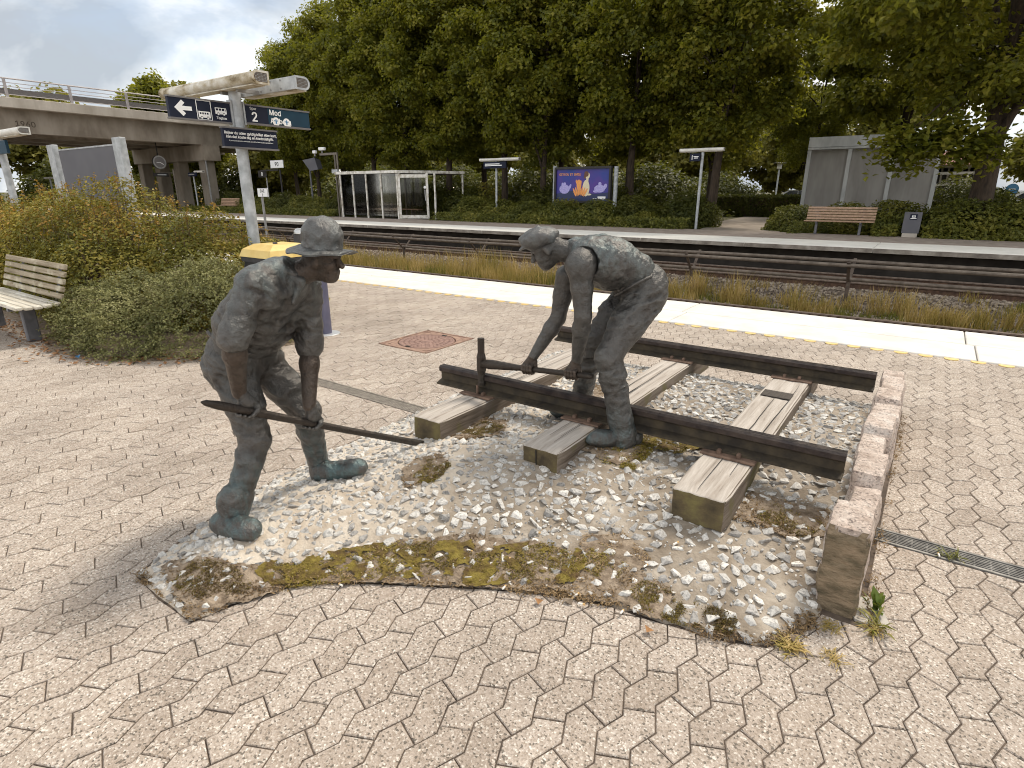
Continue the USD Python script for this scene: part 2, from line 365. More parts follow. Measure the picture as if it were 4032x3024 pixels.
MAT['gravel'] = usdkit.material(stage, '/World/Looks/gravel', {
    'g': ('geometry', {}), 'at': ('attribute', {'attribute': 'rnd'}), 'r': ('rgb_ramp', {'ramp': [(0.0, (0.27, 0.26, 0.25)), (0.25, (0.42, 0.405, 0.39)), (0.55, (0.54, 0.525, 0.50)), (0.85, (0.62, 0.60, 0.57)), (1.0, (0.72, 0.69, 0.65))]}),
    'n': ('noise_texture', {'scale': 75.0, 'detail': 5.0, 'roughness': 0.7}), 'rn': ('rgb_ramp', {'ramp': [(0.36, (0.50, 0.49, 0.48)), (0.5, (0.92, 0.92, 0.92)), (0.66, (1.12, 1.11, 1.09))]}),
    'm': ('mix_color', {'blend_type': 'multiply', 'fac': 1.0, 'use_clamp': False}), 'p': ('principled_bsdf', {'roughness': 0.75, 'specular_ior_level': 0.4}), 'b': ('bump', {'strength': 0.3, 'distance': 0.004})},
    [('at.fac', 'r.fac'), ('g.position', 'n.vector'), ('n.fac', 'rn.fac'), ('r.color', 'm.a'), ('rn.color', 'm.b'), ('m.result', 'p.base_color'), ('n.fac', 'b.height'), ('b.normal', 'p.normal')], surface='p.BSDF')
RANDOM['gravel'] = 0
M('moss', (0.085, 0.075, 0.012), (0.22, 0.165, 0.025), scale=17, rough=0.95, bump=0.8, bscale=130, bdist=0.008, ramp=[(0.33, (0.085, 0.048, 0.020)), (0.46, (0.125, 0.085, 0.020)), (0.57, (0.175, 0.130, 0.022)), (0.70, (0.25, 0.195, 0.040))])
leafmat('moss_blade', [(0.22, (0.075, 0.045, 0.018)), (0.42, (0.13, 0.095, 0.020)), (0.62, (0.22, 0.170, 0.026)), (0.85, (0.36, 0.285, 0.060))], trans=0.15, tcol=(0.25, 0.2, 0.03))
leafmat('litter_blade', [(0.22, (0.10, 0.060, 0.030)), (0.45, (0.20, 0.135, 0.070)), (0.65, (0.30, 0.20, 0.10)), (0.88, (0.42, 0.31, 0.18))], trans=0.1, tcol=(0.3, 0.2, 0.08))
M('moss_brown', (0.09, 0.05, 0.022), (0.20, 0.12, 0.05), scale=16, rough=0.95)
MAT['granite'] = usdkit.material(stage, '/World/Looks/granite', {
    'g': ('geometry', {}), 'n': ('noise_texture', {'scale': 7.0, 'detail': 8.0, 'roughness': 0.7}), 'r': ('rgb_ramp', {'ramp': [(0.30, (0.25, 0.195, 0.155)), (0.42, (0.44, 0.36, 0.31)), (0.54, (0.56, 0.48, 0.425)), (0.70, (0.62, 0.58, 0.54))]}),
    'v': ('voronoi_texture', {'scale': 130.0}), 'sc': ('separate_color', {'color_type': 'rgb'}), 'rv': ('rgb_ramp', {'ramp': [(0.0, (0.42, 0.40, 0.40)), (0.12, (0.62, 0.60, 0.59)), (0.25, (0.95, 0.93, 0.92)), (0.75, (1.03, 1.0, 0.98)), (1.0, (1.28, 1.25, 1.24))]}),
    'm': ('mix_color', {'blend_type': 'multiply', 'fac': 1.0, 'use_clamp': False}), 'bn': ('noise_texture', {'scale': 24.0, 'detail': 8.0, 'roughness': 0.7}), 'b': ('bump', {'strength': 0.9, 'distance': 0.022}), 'p': ('principled_bsdf', {'roughness': 0.85})},
    [('g.position', 'n.vector'), ('n.fac', 'r.fac'), ('g.position', 'v.vector'), ('v.color', 'sc.color'), ('sc.r', 'rv.fac'), ('r.color', 'm.a'), ('rv.color', 'm.b'), ('m.result', 'p.base_color'), ('g.position', 'bn.vector'), ('bn.fac', 'b.height'), ('b.normal', 'p.normal')], surface='p.BSDF')
M('granite_face', (0.10, 0.078, 0.045), (0.27, 0.20, 0.13), scale=12, rough=0.9, bump=0.9, bscale=22, bdist=0.03, detail=8, stretch=(1, 1, 2.2))
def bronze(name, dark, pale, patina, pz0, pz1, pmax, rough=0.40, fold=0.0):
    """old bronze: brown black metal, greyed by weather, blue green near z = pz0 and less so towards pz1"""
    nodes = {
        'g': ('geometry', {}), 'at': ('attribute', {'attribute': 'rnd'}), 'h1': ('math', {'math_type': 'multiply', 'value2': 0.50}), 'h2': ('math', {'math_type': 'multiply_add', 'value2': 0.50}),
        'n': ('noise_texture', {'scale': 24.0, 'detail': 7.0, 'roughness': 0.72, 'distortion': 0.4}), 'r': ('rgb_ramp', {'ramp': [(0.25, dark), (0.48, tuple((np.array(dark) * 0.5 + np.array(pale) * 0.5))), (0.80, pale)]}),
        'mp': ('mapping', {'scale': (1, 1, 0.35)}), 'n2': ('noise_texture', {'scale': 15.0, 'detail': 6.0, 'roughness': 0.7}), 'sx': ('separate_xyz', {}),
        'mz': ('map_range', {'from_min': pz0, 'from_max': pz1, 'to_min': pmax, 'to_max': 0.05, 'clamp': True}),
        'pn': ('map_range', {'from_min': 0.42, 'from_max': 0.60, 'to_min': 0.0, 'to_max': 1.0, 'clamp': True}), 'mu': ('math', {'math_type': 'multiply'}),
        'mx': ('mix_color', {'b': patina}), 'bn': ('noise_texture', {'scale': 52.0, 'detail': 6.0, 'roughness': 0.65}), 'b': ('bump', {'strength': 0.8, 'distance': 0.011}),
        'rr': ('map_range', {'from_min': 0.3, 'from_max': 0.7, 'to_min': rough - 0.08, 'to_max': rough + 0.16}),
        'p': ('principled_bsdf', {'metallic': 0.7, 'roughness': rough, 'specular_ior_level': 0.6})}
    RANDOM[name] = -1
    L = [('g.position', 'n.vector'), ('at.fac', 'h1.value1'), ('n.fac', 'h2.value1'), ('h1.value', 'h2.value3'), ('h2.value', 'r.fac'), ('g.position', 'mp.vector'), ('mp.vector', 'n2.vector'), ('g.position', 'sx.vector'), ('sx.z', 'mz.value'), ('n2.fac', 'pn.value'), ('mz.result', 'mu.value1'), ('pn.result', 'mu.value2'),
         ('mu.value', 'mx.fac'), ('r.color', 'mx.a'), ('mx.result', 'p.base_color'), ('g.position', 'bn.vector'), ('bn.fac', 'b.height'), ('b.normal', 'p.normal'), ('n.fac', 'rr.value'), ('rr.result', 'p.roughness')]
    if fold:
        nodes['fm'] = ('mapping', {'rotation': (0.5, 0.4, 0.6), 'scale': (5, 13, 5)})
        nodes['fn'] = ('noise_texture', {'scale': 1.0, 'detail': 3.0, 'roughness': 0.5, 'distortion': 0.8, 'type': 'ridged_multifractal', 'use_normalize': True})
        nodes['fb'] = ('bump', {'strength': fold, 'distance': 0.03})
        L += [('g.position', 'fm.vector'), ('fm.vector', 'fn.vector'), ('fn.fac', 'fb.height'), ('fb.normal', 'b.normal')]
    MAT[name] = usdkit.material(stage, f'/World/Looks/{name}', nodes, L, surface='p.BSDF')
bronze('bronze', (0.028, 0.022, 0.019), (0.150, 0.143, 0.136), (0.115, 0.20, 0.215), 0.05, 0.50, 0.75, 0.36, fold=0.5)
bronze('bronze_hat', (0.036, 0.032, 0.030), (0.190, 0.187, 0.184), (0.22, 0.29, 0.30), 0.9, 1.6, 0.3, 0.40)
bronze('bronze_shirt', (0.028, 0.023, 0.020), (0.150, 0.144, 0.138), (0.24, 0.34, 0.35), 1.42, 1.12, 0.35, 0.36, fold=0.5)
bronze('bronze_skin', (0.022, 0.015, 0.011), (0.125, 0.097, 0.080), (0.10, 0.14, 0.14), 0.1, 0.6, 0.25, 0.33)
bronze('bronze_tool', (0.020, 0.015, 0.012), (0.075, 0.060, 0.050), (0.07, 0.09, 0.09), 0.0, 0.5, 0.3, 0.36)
# street furniture
M('galvanised', (0.33, 0.345, 0.36), (0.50, 0.52, 0.54), scale=9, rough=0.55, metallic=0.35, detail=6)
M('galvanised_dull', (0.24, 0.235, 0.23), (0.36, 0.355, 0.35), scale=6, rough=0.6, metallic=0.3)
M('lamp_grimy', (0.22, 0.165, 0.09), (0.60, 0.565, 0.49), scale=7, rough=0.7, stretch=(0.7, 1, 1), ramp=[(0.30, (0.16, 0.115, 0.055)), (0.44, (0.42, 0.36, 0.26)), (0.60, (0.62, 0.59, 0.53))])
M('lamp_white', (0.55, 0.53, 0.49), (0.72, 0.70, 0.66), scale=5, rough=0.6)
M('lamp_grille', (0.09, 0.06, 0.038), (0.15, 0.10, 0.06), scale=30, rough=0.8)
M('sign_navy', (0.007, 0.010, 0.026), rough=0.5, spec=0.25)
M('sign_teal', (0.008, 0.032, 0.055), (0.010, 0.042, 0.07), scale=3, rough=0.5, spec=0.25)
M('sign_frame', (0.14, 0.13, 0.13), rough=0.5)
M('sign_white', (0.80, 0.80, 0.80), rough=0.5)
M('sign_black', (0.018, 0.016, 0.016), rough=0.5)
M('sign_blue', (0.06, 0.19, 0.36), rough=0.4)
M('panel_grey', (0.085, 0.085, 0.10), (0.105, 0.103, 0.118), scale=2, rough=0.6)
M('concrete', (0.20, 0.165, 0.13), (0.34, 0.295, 0.245), scale=0.9, rough=0.9, detail=8, stretch=(1, 1, 0.5))
M('concrete_pale', (0.34, 0.30, 0.255), (0.52, 0.475, 0.42), scale=0.8, rough=0.9, detail=8, stretch=(1, 1, 0.35))
M('bridge_rail', (0.34, 0.31, 0.31), (0.44, 0.41, 0.41), scale=3, rough=0.6, metallic=0.2)
M('shelter_white', (0.50, 0.47, 0.42), (0.74, 0.71, 0.66), scale=5, rough=0.65, ramp=[(0.34, (0.32, 0.28, 0.22)), (0.48, (0.62, 0.59, 0.53)), (0.66, (0.76, 0.74, 0.70))])
M('shelter_dark', (0.10, 0.085, 0.07), (0.17, 0.145, 0.12), scale=4, rough=0.7)
M('wall_panel', (0.265, 0.250, 0.240), (0.375, 0.357, 0.345), scale=1.1, rough=0.75, stretch=(1.5, 1, 0.35), detail=7)
M('wall_frame', (0.47, 0.48, 0.49), (0.64, 0.65, 0.66), scale=2, rough=0.65, metallic=0.2, stretch=(1, 1, 0.4))
M('post_violet', (0.10, 0.098, 0.15), (0.135, 0.13, 0.19), scale=5, rough=0.5, metallic=0.2)
M('steel_plate', (0.55, 0.56, 0.58), rough=0.4, metallic=0.5)
M('steel_bright', (0.60, 0.60, 0.60), rough=0.35, metallic=0.8)
M('reader_blue', (0.05, 0.12, 0.50), rough=0.4)
M('bin_yellow', (0.60, 0.41, 0.11), (0.70, 0.52, 0.19), scale=5, rough=0.5)
M('bin_dark', (0.045, 0.042, 0.046), (0.075, 0.072, 0.078), scale=8, rough=0.6)
M('cast_iron', (0.18, 0.105, 0.085), (0.29, 0.18, 0.145), scale=14, rough=0.75, bump=0.5, bscale=70, bdist=0.006)
M('cast_frame', (0.20, 0.12, 0.09), (0.34, 0.22, 0.16), scale=18, rough=0.8, bump=0.4, bscale=60, bdist=0.006)
M('grate_steel', (0.12, 0.115, 0.11), (0.26, 0.25, 0.235), scale=20, rough=0.6, metallic=0.4)
M('grate_pale', (0.15, 0.13, 0.108), (0.25, 0.22, 0.185), scale=20, rough=0.7)
M('drain_dark', (0.03, 0.026, 0.022), rough=0.9)
M('butt_white', (0.78, 0.75, 0.70), rough=0.8)
M('butt_tan', (0.62, 0.40, 0.17), rough=0.8)
M('dead_leaf', (0.16, 0.075, 0.03), (0.33, 0.17, 0.07), scale=12, rough=0.8)
M('plaque', (0.045, 0.036, 0.032), (0.07, 0.058, 0.05), scale=30, rough=0.5, metallic=0.4)
M('plaque_text', (0.09, 0.075, 0.066), rough=0.5, metallic=0.4)
M('concrete_patch', (0.34, 0.31, 0.28), (0.46, 0.43, 0.39), scale=14, rough=0.9)
M('bark', (0.030, 0.021, 0.014), (0.075, 0.052, 0.035), scale=5, rough=0.95, stretch=(3, 3, 0.6), bump=0.6, bscale=12, bdist=0.05)
M('twig', (0.07, 0.045, 0.028), (0.12, 0.08, 0.05), scale=8, rough=0.9)
M('far_ground', (0.05, 0.05, 0.018), (0.10, 0.085, 0.035), scale=0.6, rough=1.0)
M('path_dirt', (0.20, 0.165, 0.135), (0.32, 0.27, 0.225), scale=2.2, rough=0.95)
M('car_white', (0.70, 0.71, 0.72), rough=0.25)
M('car_glass', (0.03, 0.035, 0.04), rough=0.1)
M('tyre', (0.02, 0.02, 0.02), rough=0.8)
M('house_white', (0.72, 0.68, 0.62), rough=0.8)
M('house_red', (0.22, 0.09, 0.07), (0.30, 0.14, 0.11), scale=3, rough=0.85)
M('house_dark', (0.09, 0.085, 0.082), rough=0.4)
M('poster_blue', (0.035, 0.035, 0.20), (0.10, 0.045, 0.24), scale=0.9, rough=0.3, ramp=[(0.38, (0.016, 0.045, 0.25)), (0.66, (0.085, 0.035, 0.25))])
M('poster_floor', (0.02, 0.03, 0.085), rough=0.3)
M('poster_orange', (0.75, 0.24, 0.05), (0.85, 0.42, 0.14), scale=25, rough=0.4)
M('poster_lilac', (0.28, 0.24, 0.62), (0.52, 0.48, 0.78), scale=22, rough=0.4)
M('poster_cream', (0.66, 0.55, 0.36), (0.78, 0.70, 0.52), scale=25, rough=0.4)
M('poster_brown', (0.12, 0.05, 0.03), rough=0.4)
MAT['glass'] = usdkit.material(stage, '/World/Looks/glass', {
    't': ('transparent_bsdf', {'color': (0.80, 0.80, 0.78)}), 'g': ('glossy_bsdf', {'roughness': 0.04, 'color': (0.9, 0.9, 0.9)}), 'f': ('fresnel', {'IOR': 1.35}), 'm': ('mix_closure', {})},
    [('f.fac', 'm.fac'), ('t.BSDF', 'm.closure1'), ('g.BSDF', 'm.closure2')], surface='m.closure')
leafmat('leaf_maple', [(0.22, (0.040, 0.052, 0.008)), (0.5, (0.125, 0.134, 0.017)), (0.70, (0.205, 0.194, 0.025)), (0.90, (0.31, 0.27, 0.040))], trans=0.42, tcol=(0.34, 0.34, 0.024))
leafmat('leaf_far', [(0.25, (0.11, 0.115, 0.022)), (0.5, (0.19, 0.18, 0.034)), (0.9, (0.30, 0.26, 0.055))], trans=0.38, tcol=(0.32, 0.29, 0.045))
leafmat('leaf_dark', [(0.25, (0.040, 0.050, 0.010)), (0.5, (0.075, 0.083, 0.016)), (0.9, (0.135, 0.130, 0.026))], trans=0.35)
leafmat('leaf_bush', [(0.22, (0.075, 0.086, 0.013)), (0.45, (0.175, 0.170, 0.025)), (0.66, (0.275, 0.232, 0.036)), (0.88, (0.41, 0.30, 0.058))], trans=0.25, tcol=(0.22, 0.17, 0.02))
leafmat('leaf_tip', [(0.2, (0.20, 0.13, 0.025)), (0.5, (0.34, 0.205, 0.040)), (0.9, (0.48, 0.28, 0.070))], trans=0.25, tcol=(0.28, 0.18, 0.02))
leafmat('leaf_low', [(0.22, (0.085, 0.094, 0.032)), (0.45, (0.185, 0.190, 0.068)), (0.68, (0.29, 0.282, 0.11)), (0.88, (0.39, 0.37, 0.17))], trans=0.2, tcol=(0.16, 0.15, 0.04))
leafmat('leaf_shrub', [(0.22, (0.050, 0.062, 0.011)), (0.45, (0.110, 0.118, 0.019)), (0.68, (0.175, 0.170, 0.028)), (0.88, (0.26, 0.23, 0.042))], trans=0.25)
leafmat('leaf_weed', [(0.05, (0.06, 0.10, 0.015)), (0.6, (0.12, 0.17, 0.03)), (0.97, (0.19, 0.23, 0.05))], trans=0.25)
leafmat('grass_dry', [(0.25, (0.17, 0.155, 0.03)), (0.45, (0.30, 0.23, 0.06)), (0.65, (0.44, 0.31, 0.11)), (0.85, (0.58, 0.43, 0.21))], trans=0.25, tcol=(0.42, 0.32, 0.10), per=5)
leafmat('grass_green', [(0.25, (0.07, 0.085, 0.014)), (0.5, (0.16, 0.16, 0.03)), (0.85, (0.28, 0.235, 0.06))], trans=0.25, tcol=(0.24, 0.24, 0.04), per=5)
# ---------------------------------------------------------------- terrain
ZF = 0.21                     # the far platform lies a little higher
Y_SLAB0, Y_EDGE = 7.19, 8.70  # white slabs along the near platform edge
FY0 = 18.10                   # far platform edge
def profile(Y):
    return np.interp(Y, [-900, 8.3, 8.32, 11, 13.0, 15, 19.2, 19.22, 21.9, 23.5, 40, 70, 900], [-0.06, -0.06, -1.0, -1.0, -0.95, -0.9, -0.9, 0.08, 0.10, 0.14, 0.16, 0.5, 3.0])
ys = np.array([-900, -300, -100, -30, 0, 5, 8.3, 8.32, 11, 13, 15, 19.2, 19.22, 21.9, 23.5, 30, 40, 55, 70, 150, 400, 900.0])
xs = np.array([-900, -400, -200, -100, -60, -30, -15, 0, 15, 40, 100, 300, 900.0])
obj('ground', grid_mesh(xs, ys, lambda X, Y: profile(Y)), 'far_ground', kind='structure', label='dull green ground stretching behind the station', cat='ground')

# ---------------------------------------------------------------- the bed of gravel under the sculpture
BED_FRONT = np.array([(-2.99, 3.4), (-2.985, 2.95), (-2.96, 2.5), (-2.95, 2.15), (-2.90, 1.72), (-2.77, 1.2), (-2.60, 0.82), (-2.35, 0.80), (-2.11, 0.81), (-2.05, 1.03), (-1.96, 1.21), (-1.73, 1.37),
                      (-1.54, 1.48), (-1.30, 1.63), (-1.06, 1.75), (-0.81, 1.84), (-0.65, 1.86), (-0.42, 1.90), (-0.24, 1.97), (-0.14, 2.15), (-0.10, 2.30)])
BED = sg.Polygon(list(BED_FRONT) + [(-0.08, 5.02), (-2.99, 5.02)])
_bl = sg.LineString(BED_FRONT)
_bb = sg.LineString([(-3.0, 3.0), (-3.0, 5.02), (-0.08, 5.02)])
def bed_z(X, Y):
    P = shapely.points(np.asarray(X, float), np.asarray(Y, float))
    d = np.minimum(shapely.distance(P, _bl), shapely.distance(P, _bb) * 1.6)
    d = np.where(shapely.contains(BED, P), d, 0.0)
    t = np.clip(d / 1.05, 0, 1)
    base = 0.205 * (t * (1.6 - 0.6 * t)) / 1.0
    pts = np.stack([np.asarray(X, float), np.asarray(Y, float), np.zeros_like(np.asarray(X, float))], -1)
    return base + (meshkit.fbm(pts * 3.1, 3, 5) - 0.5) * 0.05 * np.clip(d / 0.3, 0, 1)
GRANITE = sg.box(-0.135, 2.29, 0.03, 5.13)
MAN = (-4.83, 4.255, -4.11, 5.055)
DRAINS = [(-5.2, 2.945, -2.99, 3.075), (0.03, 3.005, 3.2, 3.135)]
READER = np.array([-5.70, 4.24])
POLE = np.array([-7.26, 4.42])

# ---------------------------------------------------------------- paving of interlocking stones
paving = thing('paving', kind='structure', label='pale interlocking concrete paving around the sculpture', cat='paving')
PX, HP, AMP = 0.1115, 0.0988, 0.020
X0, YR = 0.2195, 2.173
GAP = 0.0024
def paver_poly(kind):
    R, L = AMP, -AMP
    if kind == 0:
        l0, r0 = -0.032, -0.068
    else:
        l0, r0 = 0.026, 0.070
    def edge(x0, a):
        out = []
        tri = lambda y: AMP * (1 - 4 * abs(((y / (2 * HP)) % 1.0) - 0.0)) if False else AMP * (2 * abs(2 * ((y / (2 * HP) + 0.5) % 1.0) - 1) - 1)
        ys_ = [a] + [k * HP for k in range(-3, 5) if a + 1e-6 < k * HP < a + 2 * HP - 1e-6] + [a + 2 * HP]
        for y in ys_:
            ph = (y / HP) % 2.0
            x = R + (L - R) * (ph if ph <= 1 else 2 - ph)
            out.append((x0 + x, y))
        return out
    left, right = edge(0.0, l0), edge(PX, r0)
    p = sg.Polygon(right + left[::-1])
    return p.buffer(-GAP, join_style='mitre')
TPL = [paver_poly(0), paver_poly(1)]
def paver_mesh(poly, dz=0.0):
    g = sg.polygon.orient(poly.simplify(0.0008))
    ring = np.array(g.exterior.coords)[:-1]
    q = g.buffer(-0.0028, join_style='mitre')
    inn = np.array(sg.polygon.orient(q).exterior.coords)[:-1] if q.geom_type == 'Polygon' and not q.is_empty else ring[:1]
    if len(inn) != len(ring):
        return MB().prism(g, -0.03, dz).mesh()
    j = np.argmin(((inn - ring[0]) ** 2).sum(1)); inn = np.roll(inn, -j, 0)
    n = len(ring)
    import mapbox_earcut
    tri = np.array(mapbox_earcut.triangulate_float64(inn.astype(np.float64), np.array([n], dtype=np.uint32))).reshape(-1, 3)
    v = np.vstack([np.c_[inn, np.full(n, 0.0)], np.c_[ring, np.full(n, -0.0028)], np.c_[ring, np.full(n, -0.03)]])
    f = list(tri)
    for i in range(n):
        k = (i + 1) % n
        f += [[n + i, n + k, k], [n + i, k, i], [2 * n + i, 2 * n + k, n + k], [2 * n + i, n + k, n + i]]
    f = np.array(f)
    a, b, c = v[tri[0]]
    if np.cross(b - a, c - a)[2] < 0: f[:len(tri)] = f[:len(tri), ::-1]
    return v + [0, 0, dz], f
TM = [paver_mesh(t) for t in TPL]
rng = np.random.default_rng(7)
FIELD = sg.box(-17.0, -1.6, 5.0, Y_SLAB0 - 0.004)
HOLES = shapely.union_all([BED.buffer(0.012), GRANITE.buffer(0.012), sg.box(*MAN).buffer(0.006), *[sg.box(*d).buffer(0.008) for d in DRAINS]])
shapely.prepare(HOLES)
spots = []
for k in range(int((-17 - X0) / PX) - 1, int((5 - X0) / PX) + 2):
    for n in range(int((-1.6 - YR) / (2 * HP)) - 1, int((7.3 - YR) / (2 * HP)) + 2):
        spots.append((k % 2, X0 + k * PX, YR + n * 2 * HP))
spots = np.array(spots)
cen = np.c_[spots[:, 1] + PX / 2, spots[:, 2] + HP, np.zeros(len(spots))]
keep = (cen[:, 0] > -17.2) & (cen[:, 0] < 5.1) & (cen[:, 1] > -1.8) & (cen[:, 1] < Y_SLAB0 + 0.15)
spots, cen = spots[keep], cen[keep]
boxes = shapely.box(spots[:, 1] - 0.03, spots[:, 2] - 0.05, spots[:, 1] + PX + 0.03, spots[:, 2] + 0.29)
clear = ~shapely.intersects(HOLES, boxes) & shapely.contains(FIELD, boxes)
visible = in_view(cen, 250)
dist = np.linalg.norm(cen - EYE, axis=1) + np.where(visible, 0, 1000)
order = np.argsort(dist)
rest = MB()
single = 0
jit = rng.normal(0, 1, (len(spots), 3)); prnd = rng.random(len(spots))
todo = []
for i in order:
    k, x, y = int(spots[i, 0]), spots[i, 1], spots[i, 2]
    if clear[i]:
        v, f = TM[k]
        v = v + [x, y, 0]
    else:
        g = affinity.translate(TPL[k], x, y).intersection(FIELD).difference(HOLES)
        pieces = [paver_mesh(q) for q in getattr(g, 'geoms', [g]) if q.geom_type == 'Polygon' and q.area > 0.00025]
        if not pieces: continue
        mbp = MB()
        for q in pieces: mbp.add(*q)
        v, f = mbp.mesh()
    c = np.array([x + PX / 2, y + HP, 0])
    v = v + np.c_[np.zeros((len(v), 2)), np.clip(jit[i, 0], -1.7, 1.7) * 0.0011 - 0.002 + (v[:, 0] - c[0]) * jit[i, 1] * 0.006 + (v[:, 1] - c[1]) * jit[i, 2] * 0.006]
    if single < 300 and dist[i] < 900 and in_view(c[None], 40)[0]:
        obj('paver', (v, f, np.full(len(v), prnd[i])), 'paver', paving); single += 1
    else:
        rest.add(v, f)
rest.build('paver_field', 'paver', paving, kind='stuff')
bed_hole = sg.box(-17.0, -1.6, 5.0, Y_SLAB0).difference(sg.box(*MAN).buffer(-0.02)).difference(shapely.union_all([sg.box(*d).buffer(-0.01) for d in DRAINS])).difference(BED.buffer(-0.1))
MB().prism(bed_hole, -0.05, -0.0075).build('joint_sand', 'joint_sand', paving)
outer = sg.box(-75, -14, 22, Y_SLAB0 - 0.004).difference(sg.box(-17.02, -1.62, 5.02, 9))
MB().prism(outer, -0.05, -0.004).build('outer_paving', 'paver', paving)
patch = sg.Polygon([gz(a, b)[:2] for a, b in ((3345, 2405), (3385, 2352), (3440, 2352), (3470, 2395), (3500, 2455), (3480, 2472), (3420, 2462), (3365, 2438))])
MB().prism(patch, -0.03, 0.0035).build('concrete_patch', 'concrete_patch', paving)
# yellow tactile studs along the slabs, half under their edge
stud_cut = sg.box(-30, 0, 20, Y_SLAB0 - 0.004)
sx = -0.0686
for i in range(-46, 10):
    X = sx + i * 0.2165
    g = sg.Point(X, 7.165 + rng.normal(0, 0.004)).buffer(0.062, 5).intersection(stud_cut)
    MB().prism(g, -0.002, 0.005).build('tactile_stud', 'yellow_paint', paving)

# white slabs of the near platform edge
slabs = thing('platform_edge', kind='structure', label='bright white concrete slabs along the near platform edge', cat='platform edge')
YM = 7.93
for row, (ya, yb, off) in enumerate(((Y_SLAB0, YM - 0.003, 0.575), (YM + 0.003, Y_EDGE, 0.50))):
    for i in range(-22, 6):
        a = off + i * 3.2
        MB().box((a + 1.6, (ya + yb) / 2, -0.10), (3.2 - 0.012, yb - ya, 0.22), bev=0.008).build('slab', 'white_slab', slabs)
MB().box((-25, 8.45, -0.62), (100, 0.4, 0.80)).build('platform_wall', 'platform_edge', slabs)
MB().box((-25, 7.9, -0.15), (100, 1.4, 0.12)).build('slab_bed', 'joint_sand', slabs)

# ---------------------------------------------------------------- the railway
RZ, RZF = -0.55, -0.40
NR = (10.55, 12.05)
FR = (15.75, 17.25)
def track_z(Y):
    return np.interp(Y, [8.6, 9.4, 10.3, 12.3, 13.2, 13.9, 15.2, 17.6, 18.6], [-1.0, -0.80, -0.70, -0.70, -0.72, -0.66, -0.55, -0.55, -0.62])
def tz(X, Y):
    p = np.stack([X, Y, np.zeros_like(X)], -1)
    return track_z(Y) + (meshkit.fbm(p * 1.3, 4, 3) - 0.5) * 0.10 * np.clip((np.abs(Y - 13.6) < 1.7) * 1.0 + 0.2, 0, 1)
obj('trackbed', grid_mesh(np.arange(-75, 12.1, 0.25), np.arange(8.6, 18.7, 0.2), tz), 'ballast_base', smooth=True, kind='structure', label='brown ballast bed between the two platforms', cat='trackbed')
rng = np.random.default_rng(11)
shapes = [stone_shape(rng, 0.65) for _ in range(10)]
N = 15000
u = rng.random(N)
px = 4.5 - 34 * u ** 1.6
py = rng.uniform(12.15, 15.6, N)
far_rows = rng.random(N) < 0.22
py = np.where(far_rows, rng.uniform(15.9, 17.9, N), py)
pz = tz(px, py)
mb = MB(); scatter(mb, shapes, np.c_[px, py, pz + 0.012], rng.uniform(0.026, 0.058, N), rng)
mb.build('ballast', 'ballast_stone', kind='stuff', label='loose brown and grey ballast stones beside the rails', cat='ballast')

def rail_section(h=0.16, hw=0.034, fw_=0.065, web=0.010):
    top = [(-hw, h - 0.036), (-hw, h - 0.010), (-hw + 0.012, h), (hw - 0.012, h), (hw, h - 0.010), (hw, h - 0.036)]
    return sg.Polygon(top + [(web, h - 0.052), (web, 0.030), (fw_, 0.012), (fw_, 0.0), (-fw_, 0.0), (-fw_, 0.012), (-web, 0.030), (-web, h - 0.052)])
def rail_parts(parent, xa, xb, Y, ztop, name, head, web, h=0.16, **k):
    sec = rail_section(h, **k)
    body = sec.intersection(sg.box(-1, -1, 1, h - 0.036)); cap = sec.intersection(sg.box(-1, h - 0.036, 1, 1))
    r = MB().prism_on(body, (xa, Y, ztop - h), (0, 1, 0), (0, 0, 1), (1, 0, 0), xb - xa).build(name, web, parent)
    MB().prism_on(cap, (xa, Y, ztop - h), (0, 1, 0), (0, 0, 1), (1, 0, 0), xb - xa).build('rail_head', head, r)
    return r
near_track = thing('railway_track', 'rusty railway track directly below the near platform edge', 'railway track')
for Y in NR: rail_parts(near_track, -75, 12, Y, RZ, 'rail', 'rail_head', 'rail_rust')
far_track = thing('railway_track', 'rusty railway track running along the far platform', 'railway track')
for Y in FR: rail_parts(far_track, -75, 12, Y, RZF, 'rail', 'rail_head', 'rail_rust')
for i in range(60):
    x = 3.6 - i * 0.62
    MB().box((x, 16.5, RZF - 0.16 - 0.09), (0.25, 2.5, 0.16), bev=0.015).build('sleeper', 'track_sleeper', far_track)

